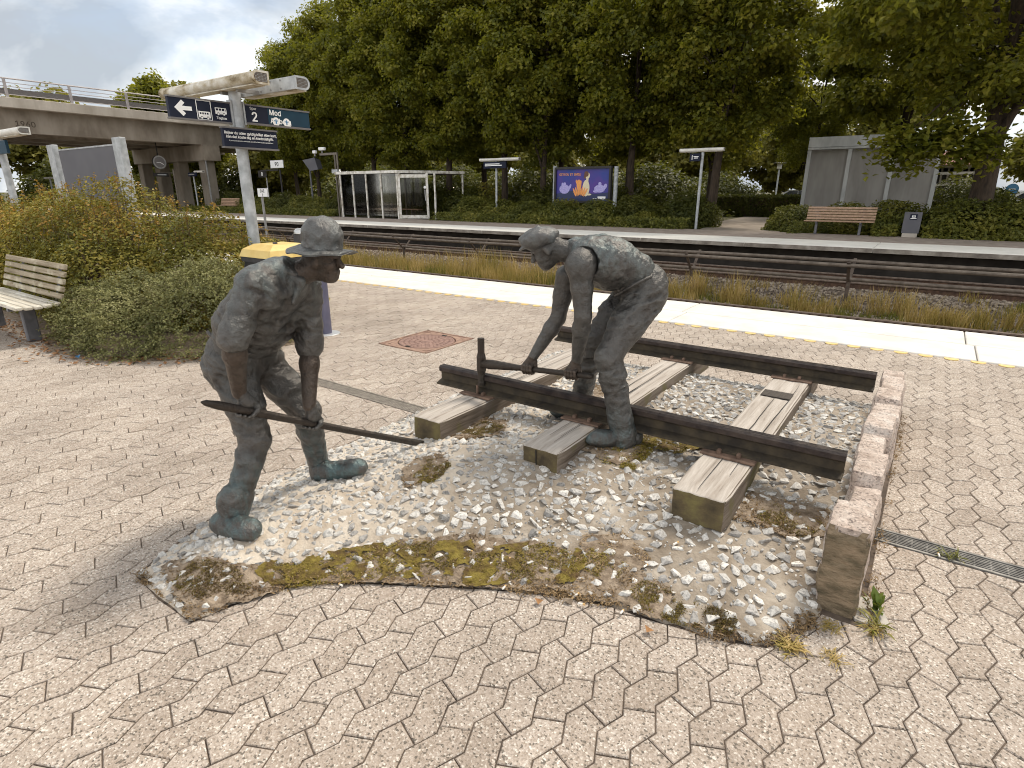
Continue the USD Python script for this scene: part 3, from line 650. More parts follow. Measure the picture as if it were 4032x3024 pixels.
# fence of pipes between the tracks
FENY = 13.9
fence = thing('pipe_fence', 'brown pipe fence on forked posts between the two tracks', 'fence')
for (dy, z) in ((-0.42, 0.206), (0.42, 0.206), (0.02, -0.12)):
    xsn = np.arange(-62, 8.1, 2.0)
    wob = np.random.default_rng(int(100 + dy * 10)).normal(0, 0.006, len(xsn))
    MB().tube(np.c_[xsn, np.full(len(xsn), FENY + dy), z + wob], 0.040, 10).build('pipe', 'fence_pipe', fence)
post_px = [(3342, 1103), (2724, 1055), (1887, 995), (1590, 968), (1352, 950), (1135, 930)]
PXS = [gy(a, b, FENY)[0] for a, b in post_px]
step = (PXS[0] - PXS[-1]) / 5 if False else 3.45
PXS += [PXS[-1] - step * i for i in range(1, 9)] + [PXS[0] + step]
for x in PXS:
    zb = -0.75
    p = MB().box((x, FENY - 0.005, (zb - 0.17) / 2), (0.07, 0.05, -0.17 - zb), bev=0.008).build('post', 'fence_post', fence)
    for s in (-1, 1):
        a = np.array([x, FENY, -0.19]); b = np.array([x, FENY + s * 0.47, 0.265])
        d = (b - a) / np.linalg.norm(b - a)
        ax = np.array([[1, 0, 0], np.cross(d, [1, 0, 0]), d])
        MB().box((a + b) / 2 + [0.042 * s * 0.2, 0, 0], (0.06, 0.022, np.linalg.norm(b - a)), axes=ax).build('arm', 'fence_post', p)

# grass growing in the ballast
rng = np.random.default_rng(21)
def grass(n, x0, x1, y0, y1, h, seed, wide=0.007, clump=0.55, nclump=90):
    r = np.random.default_rng(seed)
    cx = r.uniform(x0, x1, nclump); cy = r.uniform(y0, y1, nclump); ch = r.uniform(0.45, 1.15, nclump)
    k = r.integers(nclump, size=n)
    X = cx[k] + r.normal(0, clump * 0.45, n); Y = np.clip(cy[k] + r.normal(0, clump * 0.35, n), y0 - 0.15, y1 + 0.25)
    Z = tz(X, Y) - 0.02
    hh = h * ch[k] * r.uniform(0.45, 1.2, n)
    a = r.uniform(0, 2 * np.pi, n); lean = r.uniform(0.05, 0.45, n)
    dx, dy = np.cos(a) * lean * hh, np.sin(a) * lean * hh
    b = r.uniform(0, np.pi, n); wx, wy = np.cos(b) * wide, np.sin(b) * wide
    p0 = np.c_[X, Y, Z]
    v = np.stack([p0 - np.c_[wx, wy, 0 * wx], p0 + np.c_[wx, wy, 0 * wx],
                  p0 + np.c_[dx * 0.4 + wx * 0.8, dy * 0.4 + wy * 0.8, hh * 0.6], p0 + np.c_[dx * 0.4 - wx * 0.8, dy * 0.4 - wy * 0.8, hh * 0.6],
                  p0 + np.c_[dx, dy, hh * 0.97]], 1).reshape(-1, 3)
    i = np.arange(n)[:, None] * 5
    return v, np.concatenate([i + [0, 1, 2], i + [0, 2, 3], i + [3, 2, 4]], 0)
parts = [grass(9000, -26, -6.0, 12.35, 13.7, 0.72, 1, nclump=120), grass(3600, -6.0, 3.5, 12.35, 13.5, 0.60, 2, clump=0.26, nclump=34), grass(900, -10, 3.5, 13.6, 15.2, 0.34, 5, clump=0.25, nclump=22), grass(4500, -60, -26, 12.3, 14.2, 0.6, 6, wide=0.012, nclump=120)]
mb = MB()
for q in parts: mb.add(*q)
mb.build('dry_grass', 'grass_dry', kind='stuff', label='tall straw coloured grass growing between the tracks', cat='grass')
parts = [grass(6500, -26, -5.0, 12.3, 13.6, 0.30, 3, nclump=110), grass(2600, -6, 3.5, 12.3, 13.5, 0.20, 4, clump=0.4, nclump=40), grass(500, 1.0, 3.2, 14.4, 15.2, 0.28, 8, clump=0.2, nclump=4)]
mb = MB()
for q in parts: mb.add(*q)
mb.build('green_grass', 'grass_green', kind='stuff', label='low green grass and weeds growing between the tracks', cat='grass')

# ---------------------------------------------------------------- far platform
farp = thing('far_platform', kind='structure', label='far platform with white edge slabs and brown paving', cat='platform')
MB().box((-30, (FY0 + 2.20 + 23.4) / 2, ZF - 0.052), (110, 23.4 - FY0 - 2.20, 0.1)).build('paving', 'platform_paving', farp)
for i in range(-22, 5):
    a = -1.255 + i * 3.24
    s_ = MB().box((a + 1.62, FY0 + 1.10, ZF - 0.068), (3.24 - 0.014, 2.20, 0.125), bev=0.008).build('slab', 'white_slab_old', farp)
    MB().box((a + 1.62, FY0 - 0.0025, ZF - 0.071), (3.24 - 0.02, 0.005, 0.112)).build('face', 'platform_edge', s_)
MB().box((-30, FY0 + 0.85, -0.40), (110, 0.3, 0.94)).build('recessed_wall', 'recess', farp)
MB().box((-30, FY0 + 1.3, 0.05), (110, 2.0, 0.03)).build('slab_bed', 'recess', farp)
path = sg.Polygon([(-7.6, 23.38), (-4.6, 23.38), (-6.2, 30), (-6.6, 37), (-9.6, 38.5), (-9.0, 31)])
MB().prism(path, 0.10, ZF - 0.02).build('path', 'path_dirt', kind='structure', label='brown trodden path leading from the far platform towards the hedge', cat='path')
# ---------------------------------------------------------------- gravel bed with the show track
bed = thing('gravel_bed', kind='structure', label='mound of pale gravel set in mortar under the sculpture', cat='gravel bed')
pts = []
gx_, gy_ = np.arange(-3.02, -0.06, 0.028), np.arange(0.78, 5.04, 0.028)
v, f = grid_mesh(gx_, gy_, lambda X, Y: bed_z(X, Y))
inside = shapely.contains(BED.buffer(0.004), shapely.points(v[:, 0], v[:, 1]))
v[:, 2] = np.where(inside, v[:, 2] + (meshkit.fbm(np.c_[v[:, :2] * 16, np.zeros(len(v))], 3, 9) - 0.5) * 0.016 + 0.002, -0.035)
f = f[inside[f].any(1)]
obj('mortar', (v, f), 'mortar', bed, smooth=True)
# bands of soil and moss along the front
SOIL = [([(-2.50, 0.90), (-2.12, 0.82), (-2.04, 1.02), (-1.96, 1.22), (-1.72, 1.38), (-1.54, 1.49), (-1.30, 1.64), (-1.06, 1.76), (-0.80, 1.86), (-0.62, 1.88), (-0.62, 1.98), (-0.80, 2.02), (-1.02, 1.98), (-1.25, 1.92),
          (-1.48, 1.80), (-1.70, 1.62), (-1.90, 1.42), (-2.04, 1.20), (-2.22, 1.03), (-2.40, 0.98)]),
        ([(-1.00, 1.95), (-0.82, 1.93), (-0.78, 2.10), (-0.92, 2.18), (-1.05, 2.08)]), ([(-2.12, 1.98), (-2.0, 1.9), (-1.93, 2.05), (-2.02, 2.2), (-2.12, 2.12)]),
        ([(-1.42, 2.70), (-1.2, 2.68), (-1.12, 2.84), (-1.22, 2.99), (-1.42, 2.95)]), ([(-2.28, 2.52), (-2.10, 2.45), (-1.95, 2.60), (-2.02, 2.78), (-2.25, 2.80)]),
        ([(-0.55, 2.60), (-0.30, 2.62), (-0.16, 2.72), (-0.20, 2.85), (-0.5, 2.80)]), ([(-1.22, 3.05), (-0.98, 3.02), (-0.92, 3.2), (-1.1, 3.3)]), ([(-1.95, 3.3), (-1.6, 3.2), (-1.55, 3.6), (-1.9, 3.75)])]
SOILU = shapely.union_all([sg.Polygon(s).buffer(0.03).buffer(-0.015) for s in SOIL])
def skin(poly, lift, step=0.010, rough=0.006, seed=1, amp=0.11, cap_=1.0):
    x0, y0, x1, y1 = poly.bounds
    v, f = grid_mesh(np.arange(x0, x1 + step, step), np.arange(y0, y1 + step, step), lambda X, Y: bed_z(X, Y))
    P = shapely.points(v[:, 0], v[:, 1])
    d = np.where(shapely.contains(poly, P), shapely.distance(P, poly.exterior), -1)
    edge = np.minimum(d, cap_) + (meshkit.fbm(np.c_[v[:, :2] * 22, np.zeros(len(v))], 4, seed) - 0.5) * amp
    ok = (d > 0) & (edge > 0)
    v[:, 2] += np.minimum(edge * 0.3, 1) * 0 + lift + (meshkit.fbm(np.c_[v[:, :2] * 45, np.zeros(len(v))], 3, seed + 4) - 0.4) * rough * 2
    return v, f[ok[f].all(1)]
for i, s in enumerate(SOIL):
    obj('soil', skin(sg.Polygon(s).buffer(0.03), 0.010, seed=20 + i), 'soil', bed)
MOSS = [[(-2.10, 1.13), (-1.90, 1.38), (-1.72, 1.58), (-1.5, 1.74), (-1.42, 1.66), (-1.62, 1.5), (-1.82, 1.32), (-1.98, 1.16)], [(-1.40, 1.72), (-1.20, 1.92), (-1.02, 1.97), (-1.02, 1.86), (-1.22, 1.74), (-1.36, 1.62)],
        [(-0.98, 1.95), (-0.86, 1.94), (-0.86, 2.04), (-0.98, 2.06)], [(-2.35, 0.88), (-2.18, 0.90), (-2.10, 1.02), (-2.2, 1.02), (-2.38, 0.96)], [(-1.22, 2.94), (-0.98, 2.96), (-0.86, 3.16), (-1.1, 3.24), (-1.24, 3.08)],
        [(-1.26, 2.66), (-1.1, 2.70), (-1.1, 2.88), (-1.22, 2.90)], [(-2.0, 1.95), (-1.93, 2.0), (-1.95, 2.13), (-2.05, 2.10)], [(-1.68, 3.24), (-1.52, 3.22), (-1.5, 3.42), (-1.66, 3.45)], [(-2.16, 2.55), (-2.02, 2.55), (-2.0, 2.7), (-2.14, 2.72)],
        [(-0.74, 1.90), (-0.56, 1.90), (-0.38, 1.95), (-0.38, 1.99), (-0.6, 1.97), (-0.72, 1.97)], [(-0.42, 2.66), (-0.24, 2.66), (-0.2, 2.74), (-0.4, 2.76)]]
for i, s in enumerate(MOSS):
    if i in (0, 1, 4): obj('moss', skin(sg.Polygon(s).buffer(0.05), 0.015, rough=0.010, seed=60 + i, amp=0.34, cap_=0.006), 'moss' if i not in (3, 10) else 'moss_brown', bed)
# fuzz of moss and dead litter over the patches and along the outer edge
rm = np.random.default_rng(88)
def tufts(poly, n, L, seed, edge=None):
    r = np.random.default_rng(seed)
    if edge is None:
        x0, y0, x1, y1 = poly.bounds
        q = r.uniform([x0, y0], [x1, y1], (n * 3, 2)); q = q[shapely.contains(poly, shapely.points(q[:, 0], q[:, 1]))][:n]
        k = meshkit.fbm(np.c_[q * 16, np.zeros(len(q))], 3, 7); q = q[k > 0.44 + r.normal(0, 0.05, len(q))]
    else:
        t = r.uniform(0, edge.length, n); p = shapely.line_interpolate_point(edge, t)
        q = np.c_[shapely.get_x(p), shapely.get_y(p)]
        k = meshkit.fbm(np.c_[q * 7, np.zeros(n)], 3, 17); w = np.clip((k - 0.42) * 5, 0.05, 1)
        q = q + r.normal(0, 0.022, q.shape) * w[:, None]; q = q[r.random(n) < w]
    Z = bed_z(q[:, 0], q[:, 1]) + 0.006 + np.abs(r.normal(0, 0.006, len(q)))
    return leaf_quads(np.c_[q, Z], np.array([0, 0, 0.8]) + r.normal(0, 0.6, (len(q), 3)), r, L, L * 0.30, 0.2)
mb = MB()
for i, s in enumerate(MOSS):
    P_ = sg.Polygon(s).buffer(0.03); mb.add(*tufts(P_, int(P_.area * 120000), 0.0115, 300 + i))
mb.build('moss_tufts', 'moss_blade', bed, kind='stuff')
mb = MB()
for i, s in enumerate(SOIL):
    P_ = sg.Polygon(s).buffer(0.03); mb.add(*tufts(P_, int(P_.area * 20000), 0.018, 400 + i))
mb.add(*tufts(None, 5200, 0.020, 500, sg.LineString(BED_FRONT[6:])))
mb.add(*tufts(None, 900, 0.022, 501, sg.LineString([(0.05, 2.32), (0.055, 3.4), (0.05, 5.0)])))
mb.build('dead_litter', 'litter_blade', bed, kind='stuff')
rng = np.random.default_rng(5)
shapes = [stone_shape(rng, 0.52, jit=0.5) for _ in range(24)]
cand = rng.uniform([-3.0, 0.8], [-0.10, 5.0], (52000, 2))
cand = cand[shapely.contains(BED.buffer(-0.015), shapely.points(cand[:, 0], cand[:, 1]))]
insoil = shapely.contains(SOILU, shapely.points(cand[:, 0], cand[:, 1]))
ok = ~insoil | (rng.random(len(cand)) < 0.50)
cand = cand[ok]
size = 0.014 + 0.022 * rng.random(len(cand)) ** 1.3
left = cand[:, 0] < -2.0 + 0.35 * (cand[:, 1] - 1.3)
size = np.where(left, size * 0.95, size * 1.05)
taken, cells = [], {}
for i in np.argsort(-size):
    x, y = cand[i]; r = size[i] * (0.60 if left[i] else 0.66)
    c = (int(x / 0.06), int(y / 0.06)); good = True
    for a in (-1, 0, 1):
        for b in (-1, 0, 1):
            for j in cells.get((c[0] + a, c[1] + b), ()):
                if (cand[j, 0] - x) ** 2 + (cand[j, 1] - y) ** 2 < (r + size[j]) ** 2 * 0.80: good = False; break
            if not good: break
        if not good: break
    if good: cells.setdefault(c, []).append(i); taken.append(i)
taken = np.array(taken)
P3 = np.c_[cand[taken], bed_z(cand[taken, 0], cand[taken, 1]) + 0.004 - size[taken] * 0.10]
S3 = size[taken]
px_, py_, pz_ = proj(P3)
big = np.argsort(-(S3 / np.maximum(pz_, 0.1)) * in_view(P3, 0))[:300]
mask = np.zeros(len(taken), bool); mask[big] = True
for i in np.nonzero(mask)[0]:
    mb = MB(); scatter(mb, shapes, P3[i:i + 1], S3[i:i + 1], rng, 0.45); mb.build('stone', 'gravel', bed)
mb = MB(); scatter(mb, shapes, P3[~mask], S3[~mask], rng, 0.45)
n2 = 9000
q = rng.uniform([-3.0, 0.8], [-0.10, 5.0], (n2, 2)); q = q[shapely.contains(BED.buffer(-0.01), shapely.points(q[:, 0], q[:, 1]))]
scatter(mb, shapes, np.c_[q, bed_z(q[:, 0], q[:, 1]) + 0.004], rng.uniform(0.004, 0.010, len(q)), rng, 0.5)
mb.build('small_stones', 'gravel', bed, kind='stuff')

# granite blocks at the right end, on edge, in a row
rng = np.random.default_rng(17)
gran = thing('granite_kerb', 'row of upright rough granite blocks closing the right end of the gravel bed', 'stone kerb')
def rough_block(c, size, rng, amp=0.012, seed=0, n=8):
    t = trimesh.creation.box(extents=size)
    for _ in range(4): t = t.subdivide()
    V = np.array(t.vertices)
    h = np.asarray(size) / 2
    e = np.sort(np.clip(1 - np.abs(V) / h, 0, 1), 1)
    V *= 1 - 0.10 * np.exp(-((e[:, 0] + e[:, 1]) * 14))[:, None]
    d = meshkit.fbm(V * 9 + seed * 13.7, 4, seed) - 0.5
    V += (V / h / np.linalg.norm(V / h, axis=1, keepdims=True)) * d[:, None] * amp * 2.4
    return V + np.asarray(c), np.array(t.faces)
yy = 2.31
tops = [0.375, 0.352, 0.398, 0.362, 0.388, 0.358, 0.382, 0.365, 0.35]
lens = [0.28, 0.23, 0.33, 0.36, 0.31, 0.29, 0.28, 0.32, 0.28]
xo = [-0.062, -0.040, -0.050, -0.072, -0.060, -0.046, -0.058, -0.045, -0.052]
for i, (tp, ln, xc) in enumerate(zip(tops, lens, xo)):
    w = 0.145 + rng.normal(0, 0.006)
    V, F = rough_block((xc, yy + ln / 2, tp / 2 - 0.06), (w + rng.normal(0, 0.010), ln - 0.016, tp + 0.12), rng, 0.017, i)
    V[:, 0] += (V[:, 2] - 0.2) * rng.normal(0, 0.03)
    if i == 0:
        b = obj('block', (V, F), 'granite', gran, smooth=35)
        fr = np.abs(V[F].mean(1)[:, 1] - V[:, 1].min()) < 0.03
        V2 = V.copy(); V2[:, 1] -= 0.003
        obj('mossy_face', (V2, F[fr]), 'granite_face', b, smooth=True)
    else:
        obj('block', (V, F), 'granite', gran, smooth=35)
    yy += ln

# sleepers and rails
SLT = 0.292
SLX = [(-2.325, 'wooden sleeper nearest the hatted statue, crowbar tip at its end', 0.235), (-1.525, 'wooden middle sleeper with mossy cracked end, beside the capped statue', 0.235), (-0.665, 'wooden sleeper carrying the small dark plaque, nearest the granite blocks', 0.255)]
rng = np.random.default_rng(3)
for i, (x, lab, w) in enumerate(SLX):
    t = thing('wooden_sleeper', 'grey ' + lab, 'railway sleeper')
    y0, y1, h = 2.385 + (0.03 if i else 0), 5.0, 0.17
    core = trimesh.creation.box(extents=(w, y1 - y0, h))
    for _ in range(5): core = core.subdivide()
    V = np.array(core.vertices); hh = np.array([w, y1 - y0, h]) / 2
    e = np.clip((hh - np.abs(V)), 0, 1)
    es = np.sort(e, 1)
    cut = np.clip(0.012 - (es[:, 0] + es[:, 1]), 0, 1) * 0.55
    V -= np.sign(V) * cut[:, None] * (e < 0.012)
    up = np.abs(V[:, 2] - hh[2]) < 0.012
    V[:, 2] += up * (meshkit.fbm(np.c_[V[:, 0] * 26 + i * 9, V[:, 1] * 2.2, V[:, 2]], 4, i) - 0.5) * 0.010
    V += (meshkit.fbm(V * 14 + i, 3, 8)[:, None] - 0.5) * 0.005 * np.sign(V)
    V += [x, (y0 + y1) / 2, SLT - h / 2]
    V[:, 2] -= (V[:, 1] > 9) * 0
    F = np.array(core.faces); C = V[F].mean(1); Nn = np.cross(V[F[:, 1]] - V[F[:, 0]], V[F[:, 2]] - V[F[:, 0]]); Nn /= np.linalg.norm(Nn, axis=1, keepdims=True)
    top, end = Nn[:, 2] > 0.7, np.abs(Nn[:, 1]) > 0.7
    obj('top', (V, F[top]), 'sleeper_wood', t, smooth=True)
    obj('sides', (V, F[~top & ~end]), 'sleeper_side', t, smooth=True)
    for sg_ in (-1, 1): obj('end', (V, F[end & (Nn[:, 1] * sg_ > 0)]), 'sleeper_end', t, smooth=True)
    # long drying cracks: thin dark wedges lying in the top
    for k in range(3 if i < 2 else 2):
        cx = x + rng.uniform(-0.3, 0.3) * w
        ys_ = np.linspace(y0 + rng.uniform(0.02, 0.3), y0 + rng.uniform(0.9, 2.3), 14)
        xs_ = cx + np.cumsum(rng.normal(0, 0.0022, 14))
        wd = 0.0022 * np.sin(np.linspace(0.15, np.pi - 0.1, 14)) + 0.0006
        v = np.vstack([np.c_[xs_ - wd, ys_, np.full(14, SLT + 0.0075)], np.c_[xs_ + wd, ys_, np.full(14, SLT + 0.0075)]])
        f = [[j, j + 14, j + 15] for j in range(13)] + [[j, j + 15, j + 1] for j in range(13)]
        obj('crack', (v, np.array(f)), 'crack_dark', t)
    if i == 1:
        MB().prism_on([(-0.004, -0.085), (0.005, -0.02), (0.002, 0.07), (-0.005, 0.07), (-0.003, 0.0)], (x - 0.02, y0 - 0.004, SLT - 0.085), (1, 0, 0), (0, 0, 1), (0, -1, 0), 0.003).build('crack', 'crack_dark', t)
pl = thing('plaque', 'small dark metal plaque screwed onto the rightmost sleeper', 'plaque')
PC = np.array([-0.675, 4.06, SLT + 0.007])
MB().box(PC, (0.185, 0.135, 0.006), bev=0.0015).build('plate', 'plaque', pl)
t_ = MB()
for r in range(4):
    for c in range(3):
        t_.box(PC + [-0.055 + 0.055 * c, 0.042 - 0.027 * r, 0.0032], (0.042, 0.009, 0.0012))
t_.build('raised_marks', 'plaque_text', pl)
for i, (Y, lab) in enumerate(((2.955, 'dark steel show rail nearer the viewer, struck by the sledgehammer'), (4.56, 'dark steel show rail farther from the viewer, behind the capped statue'))):
    t = thing('show_rail', lab, 'rail')
    rail_parts(t, -2.70, -0.15, Y, 0.432 - 0.012 * i, 'web', 'show_rail', 'show_rail_web', h=0.128, hw=0.033, fw_=0.062)
    for x, _, w in SLX:
        MB().box((x, Y - 0.012, SLT + 0.007), (w + 0.02, 0.20, 0.012), bev=0.003).build('base_plate', 'rust_plate', t)
        for s in (-1, 1):
            for dx in (-0.05, 0.05):
                if not (i == 0 and s < 0 and x < -2 and dx < 0):
                    MB().box((x + dx, Y + s * 0.072, SLT + 0.022), (0.022, 0.03, 0.026), bev=0.005).build('spike', 'rust_plate', t)
    if i == 0:
        MB().tube([(-2.325, Y - 0.072, SLT + 0.0), (-2.325, Y - 0.072, SLT + 0.075)], [0.010, 0.008], 8).build('raised_spike', 'rust_plate', t)

# manhole cover and drains
mh = thing('manhole_cover', 'round rusty brown manhole cover in a square iron frame', 'manhole cover')
mc = np.array([(MAN[0] + MAN[2]) / 2, (MAN[1] + MAN[3]) / 2])
fr = sg.box(*MAN).difference(sg.Point(*mc).buffer(0.327, 24))
MB().prism(fr, -0.04, -0.002).build('frame', 'cast_frame', mh)
ang = np.arange(4) * math.pi / 2 + math.pi / 4
ribs = MB()
for a in ang:
    for k in (0.40, 0.455):
        ribs.box((mc[0] + math.cos(a) * k, mc[1] + math.sin(a) * k * 1.06, 0.001), (0.025, 0.09 if k < 0.43 else 0.03, 0.006), rotz=a)
for e in ((MAN[0] + 0.012, mc[1], 0.02, 0.79), (MAN[2] - 0.012, mc[1], 0.02, 0.79), (mc[0], MAN[1] + 0.012, 0.71, 0.02), (mc[0], MAN[3] - 0.012, 0.71, 0.02)):
    ribs.box((e[0], e[1], 0.0), (e[2], e[3], 0.008))
ribs.build('frame_ribs', 'cast_frame', mh)
lid = MB().lathe([(0.0, -0.003), (0.285, -0.003), (0.29, 0.001), (0.307, 0.001), (0.312, -0.003), (0.318, -0.03)], (*mc, 0), 48)
lid.build('lid', 'cast_iron', mh, smooth=30)
nb = MB()
for r, k in ((0.08, 12), (0.14, 20), (0.20, 28), (0.255, 36)):
    for a in np.arange(k) / k * 2 * math.pi:
        nb.box((mc[0] + r * math.cos(a), mc[1] + r * math.sin(a), -0.001), (0.020, 0.011, 0.0036), rotz=a)
nb.build('lid_studs', 'cast_iron', mh)
for s in (-1, 1): MB().box((mc[0], mc[1] + s * 0.30, 0.003), (0.06, 0.025, 0.006)).build('lifting_slot', 'drain_dark', mh)
for (x0, y0, x1, y1), lab, mat, sp in ((DRAINS[0], 'pale perforated drain channel leading to the left sleeper', 'grate_pale', 0.030), (DRAINS[1], 'dark slatted drain channel right of the granite blocks', 'grate_steel', 0.0165)):
    t = thing('drain_channel', lab, 'drain')
    MB().box(((x0 + x1) / 2, (y0 + y1) / 2, -0.035), (x1 - x0, y1 - y0, 0.02)).build('channel', 'drain_dark', t)
    for y in (y0 + 0.006, y1 - 0.006): MB().box(((x0 + x1) / 2, y, -0.012), (x1 - x0, 0.010, 0.026)).build('rim', mat, t)
    if sp > 0.02:
        n = int((x1 - x0) / 0.5)
        for k in range(n):
            xa = x0 + k * (x1 - x0) / n
            plate = sg.box(xa + 0.003, y0 + 0.012, xa + (x1 - x0) / n - 0.003, y1 - 0.012)
            holes = [sg.box(X, Y, X + 0.010, Y + 0.011) for a, X in enumerate(np.arange(xa + 0.014, xa + (x1 - x0) / n - 0.02, 0.021)) for Y in np.arange(y0 + 0.022 + 0.009 * (a % 2), y1 - 0.026, 0.019)]
            MB().prism(plate.difference(shapely.union_all(holes)), -0.012, -0.004).build('grating', mat, t)
    else:
        for y in np.linspace(y0 + 0.020, y1 - 0.020, 7): MB().box(((x0 + x1) / 2, y, -0.012), (x1 - x0, 0.005, 0.018)).build('slat', mat, t)
        for x in np.arange(x0 + 0.03, x1, 0.06): MB().box((x, (y0 + y1) / 2, -0.0125), (0.006, y1 - y0 - 0.024, 0.014)).build('crossbar', mat, t)
# ---------------------------------------------------------------- statues, modelled as blended solids
def surface_nets(f, o, h):
    s = f < 0
    nx, ny, nz = f.shape
    c = [s[:-1, :-1, :-1], s[1:, :-1, :-1], s[:-1, 1:, :-1], s[1:, 1:, :-1], s[:-1, :-1, 1:], s[1:, :-1, 1:], s[:-1, 1:, 1:], s[1:, 1:, 1:]]
    cnt = sum(x.astype(np.int8) for x in c)
    act = (cnt > 0) & (cnt < 8)
    idx = -np.ones(act.shape, np.int64); ii = np.argwhere(act); idx[act] = np.arange(len(ii))
    acc = np.zeros((len(ii), 3)); num = np.zeros(len(ii))
    corner = [(i, j, k) for i in (0, 1) for j in (0, 1) for k in (0, 1)]
    for a in range(8):
        for b in range(a + 1, 8):
            d = [corner[b][q] - corner[a][q] for q in range(3)]
            if sum(map(abs, d)) != 1: continue
            A, B = ii + corner[a], ii + corner[b]
            fa, fb = f[tuple(A.T)], f[tuple(B.T)]
            x = (fa < 0) != (fb < 0)
            t = np.where(x, fa / np.where(x, fa - fb, 1), 0)
            acc += np.where(x[:, None], np.array(corner[a]) + t[:, None] * np.array(d), 0); num += x
    v = (ii + acc / num[:, None]) * h + o
    F = []
    for ax in range(3):
        b1, b2 = (ax + 1) % 3, (ax + 2) % 3
        sl0 = [slice(None)] * 3; sl1 = [slice(None)] * 3
        sl0[ax] = slice(0, -1); sl1[ax] = slice(1, None)
        e = s[tuple(sl0)] != s[tuple(sl1)]
        p = np.argwhere(e)
        p = p[(p[:, b1] > 0) & (p[:, b2] > 0) & (p[:, b1] < f.shape[b1] - 1) & (p[:, b2] < f.shape[b2] - 1)]
        u = np.zeros(3, int); w = np.zeros(3, int); u[b1] = 1; w[b2] = 1
        q = np.stack([idx[tuple((p - u - w).T)], idx[tuple((p - w).T)], idx[tuple(p.T)], idx[tuple((p - u).T)]], 1)
        fl = ~s[tuple(p.T)]
        q[fl] = q[fl][:, ::-1]
        F.append(q)
    q = np.vstack(F)
    return v, np.vstack([q[:, [0, 1, 2]], q[:, [0, 2, 3]]])

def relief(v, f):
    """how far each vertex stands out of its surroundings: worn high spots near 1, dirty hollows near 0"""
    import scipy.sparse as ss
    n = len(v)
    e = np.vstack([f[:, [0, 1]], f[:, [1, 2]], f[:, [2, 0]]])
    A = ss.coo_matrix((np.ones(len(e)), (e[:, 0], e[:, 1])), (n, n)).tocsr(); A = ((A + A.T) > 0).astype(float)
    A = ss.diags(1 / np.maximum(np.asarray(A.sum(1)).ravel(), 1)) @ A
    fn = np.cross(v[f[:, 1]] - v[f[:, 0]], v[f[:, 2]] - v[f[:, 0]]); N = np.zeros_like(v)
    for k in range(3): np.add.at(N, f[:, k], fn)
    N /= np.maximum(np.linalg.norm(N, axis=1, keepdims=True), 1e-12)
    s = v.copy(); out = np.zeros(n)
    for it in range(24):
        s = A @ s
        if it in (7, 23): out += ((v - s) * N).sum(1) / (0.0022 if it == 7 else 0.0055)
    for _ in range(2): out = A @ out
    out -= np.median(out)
    return v, f, np.clip(0.5 + 0.15 * out, 0.15, 0.9)

